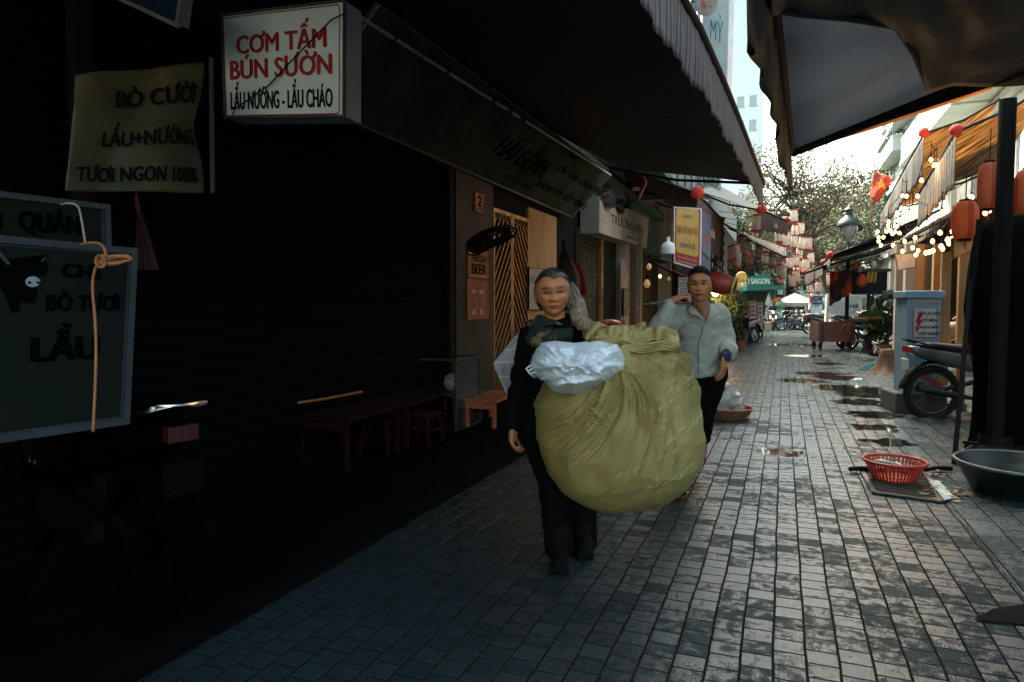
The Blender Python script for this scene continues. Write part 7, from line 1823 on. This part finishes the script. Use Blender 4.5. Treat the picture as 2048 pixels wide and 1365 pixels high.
def fold(p, dirn):
    px, pz = p.x/Kp, p.z/Kp
    dx, dz = px-GX, pz-GY; r = math.hypot(dx, dz); a = math.atan2(dz, dx)
    n1 = noise.noise(Vector((px*.006, pz*.006, 1.3)))
    fan = math.sin(a*17+n1*5+.008*r) * math.exp(-((r-150)/120)**2)
    a2 = a+.0022*r+.10*noise.noise(Vector((px*.008, pz*.008, 6)))
    msk = sstep(-.15, .35, noise.noise(Vector((a*1.7+2, r*.007, 11)))+.15)
    rid = lambda q: max(0, 1-abs(q)*2.6)**1.6
    fan2 = (1-abs(noise.noise(Vector((a2*5.5, r*.004, 4)))*2.2)) * math.exp(-((r-120)/130)**2)*.55
    fan3 = rid(noise.noise(Vector((a2*15, r*.005, 9)))) * math.exp(-((r-120)/95)**2)*msk*1.1 + .55*rid(noise.noise(Vector((a2*30, r*.008, 3))))*math.exp(-((r-100)/80)**2)*msk
    lo = noise.noise(Vector((px*.011+3, pz*.009, 2)))+.9*rid(noise.noise(Vector((px*.006+pz*.004, pz*.010-px*.003, 12))))
    crn = 1-abs(noise.noise(Vector((px*.028, pz*.018, 5)))*2)
    face = .18+.82*max(0, -p.y/DEP)**.8
    d = (.006*fan+.036*fan2+.030*fan3)*face+.012*lo+.005*crn*face
    top = sstep(95, 150, pz+18*n1)
    d += top*(.030*(1-abs(noise.noise(Vector((px*.013-pz*.02, pz*.035, 7)))*2.4))-.012)
    d -= .020*math.exp(-((pz-108+.10*px)/9)**2)*sstep(-60, 0, px)
    return d
vs = []
for p in pts:
    n_ = Vector((p.x, p.y*.9, p.z)).normalized()
    q = p+n_*(fold(p, n_)*1.25-.012)
    vs.append(SCN+RT*q.x+SF*q.y+SU*q.z)
fs = [(j*NU+i, j*NU+(i+1) % NU, (j+1)*NU+(i+1) % NU, (j+1)*NU+i) for j in range(NV) for i in range(NU)]
m.add(vs, fs); m.build('cloth', OLV, sk, smooth=True)
# gathered ruffle at the mouth
m = MB()
def ruf(u, v):
    a = u*1.0; px = 1182+u*176; py = 672-18*math.sin(math.pi*u)+v*26-14*math.sin(u*9)*.5
    return w_(px, py, 2.98+.10*(1-v)+.03*math.sin(u*21+v*3)+.02*math.sin(u*47))+UP*.02*noise.noise(Vector((u*9, v*2, 0)))
m.grid(ruf, 80, 12, .006); m.grid(lambda u, v: w_(1172+u*120, 655+v*34-10*math.sin(u*8), 3.10+.025*math.sin(u*17+v*6)), 60, 12, .006)
m.build('gathered_mouth', OLV, sk, smooth=True)
m = MB()
for k in range(4): m.tube([w_(1190+t*17, 676-6*math.sin(t*.9)+k*5+t*1.6, 2.93+.02*math.sin(t*1.7+k)) for t in range(11)], .007, 6)
m.build('mouth_fold', OLV, sk, smooth=True)
m = MB(); random.seed(9)
for (x0, y0, L_, n_) in ((1250, 800, 110, 8), (1290, 770, 100, 8), (1300, 850, 90, 7), (1215, 905, 110, 8), (1270, 935, 100, 7), (1130, 880, 60, 4)):
    for k in range(n_):
        x = x0+k*L_/n_; y = y0-k*5+random.gauss(0, 3)
        # short loose threads of a wavy printed line, laid on the cloth surface
        px, pz = (x-1238), (838-y); th = math.atan2(pz, px); r_ = radius(th); c = min(.98, math.hypot(px, pz)/r_)
        
        def onS(dx, dz):
            qx, qz = px+dx, pz+dz; th = math.atan2(qz, qx); c = min(.98, math.hypot(qx, qz)/radius(th)); q = Vector((qx*Kp, -DEP*(math.sqrt(1-c*c))**.9, qz*Kp)); n2 = Vector((q.x, q.y*.9, q.z)).normalized(); q = q+n2*(fold(q, n2)*1.25-.012+.001)
            return SCN+RT*q.x+SF*q.y+SU*q.z
        m.tube([onS(dx, 3.0*math.sin(dx*.45)+dx*.25) for dx in (-5, -3, -1, 1, 3, 5)], .0011, 4)
so_ = m.build('stitching', pm('pale_thread', (.62, .62, .40), rough=.7), sk); so_['kind'] = 'stuff'
# pale plastic bag on top
pbg = thing('plastic_bag', 'crumpled pale blue plastic bag lying over the top of the olive sack', 'bag', w_(1150, 790, 2.86))
PLS = pm('pale_plastic', (.72, .78, .82), (.85, .88, .9), scale=5, rough=.22, r2=.4, spec=.7, trans=.15, bump=.5, bscale=14, thresh=(.4, .6))
pc = [(1058, 738), (1066, 708), (1082, 686), (1108, 682), (1150, 686), (1200, 682), (1236, 690), (1251, 716), (1249, 738), (1225, 758), (1190, 776), (1150, 790), (1108, 785), (1090, 765), (1066, 752)]
m = MB(); NR = 40; n = 120; C0 = Vector((1155, 732)); ringpts = []
def outl_(a):
    k = a*len(pc); i = int(k) % len(pc); j = (i+1) % len(pc); t = k-int(k); return Vector((lerp(pc[i][0], pc[j][0], t), lerp(pc[i][1], pc[j][1], t)))
rows = []
for side in (0, 1):
    for j in range(NR+1):
        s_ = j/NR
        for i in range(n):
            o2 = outl_(i/n); p = C0.lerp(o2, s_)
            bul = math.sqrt(max(0, 1-s_*s_))
            cr = (1-abs(noise.noise(Vector((p.x*.016+p.y*.01, p.y*.03, 3+side)))*2.0)); cr2 = (1-abs(noise.noise(Vector((p.x*.05-p.y*.03, p.y*.05, 8)))*2.2))
            dpt = 2.93-.16*bul-(.05*cr+.018*cr2)*(.35+bul) if side == 0 else 2.95+.12*bul
            # the left corner hangs over
            rows.append(W(p.x+3*noise.noise(Vector((i*.4, 0, side*0))), p.y+2*noise.noise(Vector((i*.5, 4, 0))), d=dpt))
m.add(rows, [])
for side in (0, 1):
    b0 = side*(NR+1)*n
    for j in range(NR):
        for i in range(n):
            q = (b0+j*n+i, b0+j*n+(i+1) % n, b0+(j+1)*n+(i+1) % n, b0+(j+1)*n+i); m.f.append(q if side == 0 else tuple(reversed(q))); m.mi.append(0)
b1 = (NR)*n; b2_ = (NR+1)*n+NR*n
for i in range(n): m.f.append((b1+i, b1+(i+1) % n, b2_+(i+1) % n, b2_+i)); m.mi.append(0)
m.build('film', PLS, pbg, smooth=True)
m = MB()
for k in range(3): m.tube([w_(1066+k*5, 728+k*8, 2.86), w_(1052+k*3, 738+k*5, 2.84), w_(1062+k*4, 750+k*3, 2.86)], .004, 5)
m.build('handle', PLS, pbg, smooth=True)

# ------------------------------------------------ man
SKM = (.47, .19, .09)
hc = w_(1400, 572, 4.88); tocam = (CP-hc).normalized(); hM = basis(tocam*1.0+RT*-.10, UP+RT*-.02)
nk = w_(1398, 616, 4.95); sL, sR = w_(1357, 630, 4.95), w_(1434, 630, 5.0)
eL, hL = w_(1318, 660, 4.68), w_(1336, 606, 4.66); eR, hR = w_(1449, 684, 5.0), w_(1450, 714, 4.80)
chest = w_(1396, 668, 5.0); pel = w_(1398, 748, 5.03)
hipL, hipR = pel-RT*.09, pel+RT*.09; kL = w_(1372, 850, 4.85); aL = w_(1362, 955, 4.72); kR = w_(1403, 830, 5.05); aR = w_(1402, 878, 5.35)
fwd = Vector((CP.x-pel.x, CP.y-pel.y, 0)).normalized()
parts = [([nk, hc-UP*.06-tocam*.02], [.060, .055]), ([pel, chest, nk-UP*.04], [.14, .145, .08]), ([sL, nk-UP*.05, sR], [.06, .07, .06]),
         ([sL, eL, hL], [.05, .04, .028]), ([sR, eR, hR+UP*.01], [.05, .04, .028]), ([pel, hipL, kL, aL], [.12, .09, .06, .042]), ([pel, hipR, kR, aR], [.12, .09, .06, .042])]
parts.append(([aL-UP*.02, Vector((aL.x, aL.y, .035))+fwd*.14], [.042, .032])); parts.append(([aR-UP*.02, aR-UP*.10+fwd*.13], [.042, .032]))
hands = [dict(wrist=hL, dirv=(RT*.8+UP*.35), palmn=-UP*1.0, size=1.15, curl=.75, thumb=1), dict(wrist=hR, dirv=Vector((0, 0, -1))-RT*.12+fwd*.2, palmn=-RT*.6+FW*.5, size=1.15, curl=.42, thumb=1)]
b, cols, HM = body('', hc, hM, 1.08, SKM, (.24, .075, .05), False, parts, hands)
man = finish_body(b, cols, SKIN); tag(man, 'person with short black hair in an open grey jacket, one hand raised to the shoulder', 'person')
HB_ = pm('black_hair', (.006, .0055, .0055), (.015, .014, .013), scale=30, spec=.15, rough=.6, bump=.6, bscale=110)
def hairline(p):
    x, y, z = p
    if y > .1: return z > -.45
    z += .08*noise.noise(Vector((x*9, y*9, 3)))
    return z > (.68+.06*(1-abs(x)*1.2) if y < -.25 else .05-.35*abs(x)+(-y)*1.9)
m = MB(); vs = []
for p in V:
    vs.append(Vector((p.x*.082, p.y*.102+.004, p.z*.123+.004))+Vector(p)*.006*noise.noise(Vector((p.x*10, p.y*6, p.z*6))))
fs = [f for f in Fc if all(hairline(V[i]) for i in f)]; used = sorted(set(i for f in fs for i in f)); mp_ = {i: k for k, i in enumerate(used)}; nU = len(used)
m.add([HM @ vs[i] for i in used]+[HM @ (vs[i]*.92) for i in used], [tuple(mp_[i] for i in f) for f in fs]+[tuple(nU+mp_[i] for i in reversed(f)) for f in fs])
ec_ = Counter(tuple(sorted((f[i], f[(i+1) % 3]))) for f in fs for i in range(3))
for f in fs:
    for i in range(3):
        a, c_ = f[i], f[(i+1) % 3]
        if ec_[tuple(sorted((a, c_)))] == 1: m.f.append((mp_[c_], mp_[a], nU+mp_[a], nU+mp_[c_])); m.mi.append(0)
ell = lambda v, f=1.0: HM @ Vector((v.x*.083*f, v.y*.103*f+.004, v.z*.124*f+.004))
for k in range(420):
    a = random.uniform(-1.1, 1.1); f_ = random.uniform(1.0, 1.06)
    d0 = Vector((a*.85, -.80+.3*abs(a), .72+random.uniform(-.04, .10)-.15*abs(a))).normalized(); d1 = Vector((a*.85, -.2, .9-.2*abs(a))).normalized(); d2 = Vector((a, .5, .6)).normalized()
    m.tube([ell(d0, .99), ell(d0.lerp(d1, .4).normalized(), f_), ell(d1, f_+.01), ell(d2, f_)], [.001, .0026, .003, .001], 4)
for k in range(0):
    a = random.uniform(-1, 1); s0 = HM @ Vector((a*.065, -.080+.035*abs(a), .088+random.uniform(-.01, .02))); s1 = s0+(HM @ Vector((a*.01, -.012, -.014))-HM @ Vector((0, 0, 0))); m.tube([HM @ Vector((a*.05, -.03, .125)), s0, s1], [.003, .004, .001], 4)
child(m, 'hair', HB_, man)
GJ = pm('grey_cloth', (.36, .355, .30), (.28, .28, .235), scale=5, rough=.85, bump=.3, bscale=60)
m = MB()
limb(m, [w_(1399, 728, 5.02), w_(1398, 690, 5.0), chest+UP*.05], [.165, .16, .16], 20); m.lathe([(.001, 0), (.185, 0), (.185, .06), (.17, .2), (.001, .22)], Vector((pel.x, pel.y, w_(1400, 752, 5.0).z)), 26)
limb(m, [sL, nk-UP*.08, sR], [.082, .085, .082]); limb(m, [chest+UP*.06-RT*.07, sL], [.13, .085]); limb(m, [chest+UP*.06+RT*.07, sR], [.13, .085])
limb(m, [sL, eL, hL-UP*.035], [.088, .078, .060]); limb(m, [sR, sR.lerp(eR, .55), eR, w_(1455, 706, 4.86)], [.088, .086, .082, .070])
b = remesh(m, .010, 4)
for i, v in enumerate(b.v):
    n_ = b.nrm[i]; p = Vector((v.x*7, v.y*7, v.z*11)); r_ = (1-abs(noise.noise(p))*2.2)*.012+(1-abs(noise.noise(p*2.1+Vector((4, 4, 4))))*2.2)*.006; b.v[i] = v+n_*(r_-.008)
jk = child(b, 'jacket', GJ, man)
# open collar, skin showing in the V
m = MB()
for s in (-1, 1):
    P0 = nk+UP*.030+RT*s*.062-FW*.0; P1 = nk-UP*.10+RT*s*.012-FW*.165; P2 = nk-UP*.055+RT*s*.10-FW*.13; P3 = nk+UP*.005+RT*s*.10-FW*.03
    m.grid(lambda u, v: P0.lerp(P1, u).lerp(P3.lerp(P2, u), v)-FW*.02*math.sin(math.pi*u)+UP*.012*math.sin(math.pi*v), 10, 6, .006)
m.tube([nk+UP*.03+RT*.062*math.cos(t)+FW*.062*math.sin(t)*1.0 for t in [x*math.pi/8 for x in range(9)]], .016, 8)
child(m, 'collar', GJ, man)
m = MB(); a, b_, c_ = nk+UP*.03-RT*.05-FW*.095, nk+UP*.03+RT*.05-FW*.095, nk-UP*.085-FW*.172
m.grid(lambda u, v: a.lerp(b_, u).lerp(c_, v*.98)-FW*.02*math.sin(math.pi*u)*(1-v), 8, 10, .01)
child(m, 'undershirt', pm('open_neck', (.30, .13, .065), (.24, .10, .05), scale=9, rough=.8), man)
m = MB(); c0_ = chest-FW*.175
m.tube([c_+UP*0, w_(1396, 690, 4.82), w_(1397, 748, 4.82)], .004, 5); child(m, 'front_seam', pm('seam_grey', (.12, .12, .11), rough=.9), man)
m = MB(); limb(m, [w_(1454, 704, 4.86), hR-UP*.005], [.050, .040]); b = remesh(m, .008, 2); child(b, 'cuff', pm('navy_cuff', (.015, .025, .06), rough=.9, bump=.5, bscale=80), man)
m = MB(); limb(m, [pel, hipL, kL, aL+UP*.03], [.155, .12, .092, .08]); limb(m, [pel, hipR, kR, aR+UP*.02], [.155, .12, .092, .08])
b = remesh(m, .012, 4); wrinkle(b, .012, 8, (1, 1, 1.6), 8); child(b, 'trousers', PB_, man)
for a, up_ in ((aL, 0), (aR, 1)):
    m = MB(); g0 = Vector((a.x, a.y, .05)) if not up_ else a-UP*.04; f2 = fwd if not up_ else (fwd*.8-UP*.6).normalized()
    limb(m, [g0-f2*.05, g0+f2*.06, g0+f2*.16], [.046, .045, .036]); b = remesh(m, .009, 3); child(b, 'shoe', SHO if not up_ else pm('worn_shoe', (.12, .09, .07), (.05, .04, .035), rough=.6), man)
m = MB(); limb(m, [w_(1420, 700, 5.2), w_(1425, 735, 5.2), w_(1424, 765, 5.22)], [.05, .07, .05]); b = remesh(m, .01, 2)
tag(child(b, 'waist_bag', BLK, None), 'small black bag at the hip of the person in the grey jacket', 'bag')
pl_ = thing('shoulder_pole', 'grey wooden carrying pole on the shoulder of the person in the grey jacket', 'pole', w_(1290, 606, 4.4)); m = MB()
a, b_ = w_(1288, 609, 4.45), w_(1352, 607, 4.72); m.tube([a, a.lerp(b_, .5)+UP*.008, b_, b_+(b_-a)*.6], [.007, .010, .011, .009], 8); m.build('shaft', pm('pole_grey', (.12, .10, .08), (.07, .06, .05), rough=.8), pl_, smooth=True)
m = MB(); m.tube([a+(b_-a)*.06+Vector((.018*math.cos(t), 0, .018*math.sin(t))) for t in range(7)], .004, 4, closed=True); m.build('end_notch', BLK, pl_)
# basket with clear plastic on the ground
wbk = thing('round_basket', 'shallow round basket on the paving with a clear plastic bag and orange peel', 'basket', gpt(1455, 845)); c = W(1455, 836, z=0); rr = 95/F*(c-CP).dot(FW)/2
m = MB(); m.lathe([(.001, .01), (rr*.7, .01), (rr*.97, .10), (rr, .12), (rr*1.02, .115), (rr*.75, 0), (.001, 0)], c, 32); m.build('bowl', pm('wicker', (.32, .14, .07), (.16, .07, .035), scale=40, rough=.7, bump=.8, bscale=80), wbk, smooth='auto')
m = MB(); m.tube([c+Vector((rr*math.cos(a*.2618), rr*math.sin(a*.2618), .118)) for a in range(24)], .011, 6, closed=True); m.build('rim', pm('wicker_rim', (.4, .16, .08), (.2, .1, .06), rough=.6), wbk)
m = MB(); random.seed(19)
for k in range(70): a = random.random()*6.28; r_ = math.sqrt(random.random())*rr*.8; m.ball(c+Vector((r_*math.cos(a), r_*math.sin(a), .07+.05*random.random())), (.035, .02, .012), 6, 4)
o_ = m.build('peel', pm('orange_peel', (.55, .2, .06), (.35, .2, .1), scale=20, rough=.6), wbk); o_['kind'] = 'stuff'
cpb = thing('clear_bag', 'puffed clear plastic bag standing in the round basket', 'bag', c+Vector((-.08, 0, .1))); m = MB()
for (dx, dy, dz, r_) in ((-.09, 0, .19, .13), (.03, .02, .20, .12), (-.05, .03, .31, .09), (.09, 0, .14, .08)): m.ball(c+RT*dx+Vector((0, dy, dz)), r_, 20, 14)
b = remesh(m, .012, 1)
for i, v in enumerate(b.v): b.v[i] = v+b.nrm[i]*.03*((1-abs(noise.noise(v*11))*2.4)-.3)
b.build('film', pm('clear_film', (.60, .62, .60), (.42, .45, .43), scale=12, rough=.2, trans=.4, spec=.8), cpb, smooth=True)
m = MB(); t_ = c+RT*-.05+Vector((0, 0, .42))
for k in range(6): m.tube([t_, t_+Vector((.03*math.cos(k), .03*math.sin(k), .05))], [.008, .003], 4)
m.build('knot', MATS['clear_film'], cpb)

# ------------------------------------------------ far riders, simple but whole figures
def rider(label, base, rz, jac, seated=True, s=1.0, helmet=None):
    M = Matrix.Translation(base) @ Matrix.Rotation(rz, 4, 'Z'); q = lambda x, y, z: M @ Vector((x*s, y*s, z*s))
    if seated: J = dict(pel=(0, -.18, .84), ch=(0, -.10, 1.15), nk=(0, -.06, 1.36), hd=(0, -.03, 1.52), sl=(-.18, -.06, 1.30), sr=(.18, -.06, 1.30), el=(-.27, .12, 1.10), er=(.27, .12, 1.10), hl=(-.32, .30, 1.02), hr=(.32, .30, 1.02), kl=(-.15, .22, .74), kr=(.15, .22, .74), al=(-.14, .16, .33), ar=(.14, .16, .33))
    else: J = dict(pel=(0, 0, .9), ch=(0, 0, 1.2), nk=(0, 0, 1.42), hd=(0, 0, 1.58), sl=(-.18, 0, 1.36), sr=(.18, 0, 1.36), el=(-.24, 0, 1.1), er=(.24, 0, 1.1), hl=(-.25, .05, .86), hr=(.25, .05, .86), kl=(-.1, .03, .48), kr=(.1, .02, .48), al=(-.1, 0, .08), ar=(.12, .02, .08))
    J = {k: q(*v) for k, v in J.items()}
    P_ = [([J['pel'], J['ch'], J['nk']], [.13*s, .14*s, .06*s]), ([J['sl'], J['nk']-Vector((0, 0, .04)), J['sr']], [.055*s, .07*s, .055*s]), ([J['sl'], J['el'], J['hl']], [.05*s, .038*s, .028*s]), ([J['sr'], J['er'], J['hr']], [.05*s, .038*s, .028*s]), ([J['pel'], J['kl'], J['al']], [.10*s, .06*s, .04*s]), ([J['pel'], J['kr'], J['ar']], [.10*s, .06*s, .04*s]), ([J['nk'], J['hd']-Vector((0, 0, .06))], [.055*s, .05*s])]
    fw_ = (M.to_3x3() @ Vector((0, 1, 0)))
    for k in ('al', 'ar'): P_.append(([J[k], J[k]+fw_*.12-Vector((0, 0, .04))], [.04*s, .03*s]))
    hs = [dict(wrist=J['hl'], dirv=fw_ if seated else (0, 0, -1), palmn=Vector((0, 0, -1)) if seated else fw_.cross(Vector((0, 0, 1))), size=1.0*s, curl=.8, thumb=1), dict(wrist=J['hr'], dirv=fw_ if seated else (0, 0, -1), palmn=Vector((0, 0, -1)) if seated else -fw_.cross(Vector((0, 0, 1))), size=1.0*s, curl=.8, thumb=-1)]
    m = MB()
    for pts, rad in P_: limb(m, pts, rad, 10)
    for h in hs: hand(m, **h)
    b = remesh(m, .012, 2); cols = [Vector(SKM)]*len(b.v)
    hv, hf = head_verts(False, 4); HM_ = Matrix.Translation(J['hd']) @ basis(fw_, (0, 0, 1)); b.add([HM_ @ v for v in hv], hf); cols += [head_col(v, SKM, (.24, .08, .05)) for v in hv]
    o = finish_body(b, cols, SKIN); tag(o, label, 'person')
    m = MB(); limb(m, [J['pel'], J['ch'], J['ch']+Vector((0, 0, .1))], [.16, .16, .15]); limb(m, [J['sl'], J['nk']-Vector((0, 0, .06)), J['sr']], [.075, .085, .075]); limb(m, [J['sl'], J['el'], J['hl'].lerp(J['el'], .12)], [.07, .055, .042]); limb(m, [J['sr'], J['er'], J['hr'].lerp(J['er'], .12)], [.07, .055, .042])
    child(remesh(m, .018, 2), 'jacket', jac, o)
    m = MB(); limb(m, [J['pel'], J['kl'], J['al']+Vector((0, 0, .05))], [.135, .085, .06]); limb(m, [J['pel'], J['kr'], J['ar']+Vector((0, 0, .05))], [.135, .085, .06]); child(remesh(m, .018, 2), 'trousers', PB_, o)
    for k in ('al', 'ar'): m = MB(); limb(m, [J[k]-fw_*.02-Vector((0, 0, .03)), J[k]+fw_*.14-Vector((0, 0, .045))], [.045, .036]); child(m, 'shoe', SHO, o)
    m = MB(); Vv, Ff = ico(3); ff = [f for f in Ff if all(Vv[i].z > (.25 if Vv[i].y < 0 else -.3) for i in f)]
    m.add([HM_ @ Vector((p.x*.088, p.y*.108, p.z*.130)) for p in Vv], ff); child(m, 'hair' if helmet is None else 'helmet', helmet or HB_, o)
    return o
rb = gpt(1545, 661)
bike('white and red scooter being ridden towards the viewer at the street end', rb, R(183), (.12, .03, .03), (.12, .03, .035), scooter=True, hlmat=pm('headlight_lit', (.9, .9, .85), rough=.2, emis=(1, .95, .9), estr=.12))
rider('scooter rider in a dark jacket coming up the middle of the street end', Vector(rb), R(183), pm('navy_jacket', (.03, .04, .06), (.02, .025, .04), rough=.8), s=.92)
rb = gpt(1598, 657); rider('distant person in dark clothes sitting among the parked motorbikes', Vector(rb), R(150), pm('slate_jacket', (.05, .06, .07), rough=.8), s=.95)
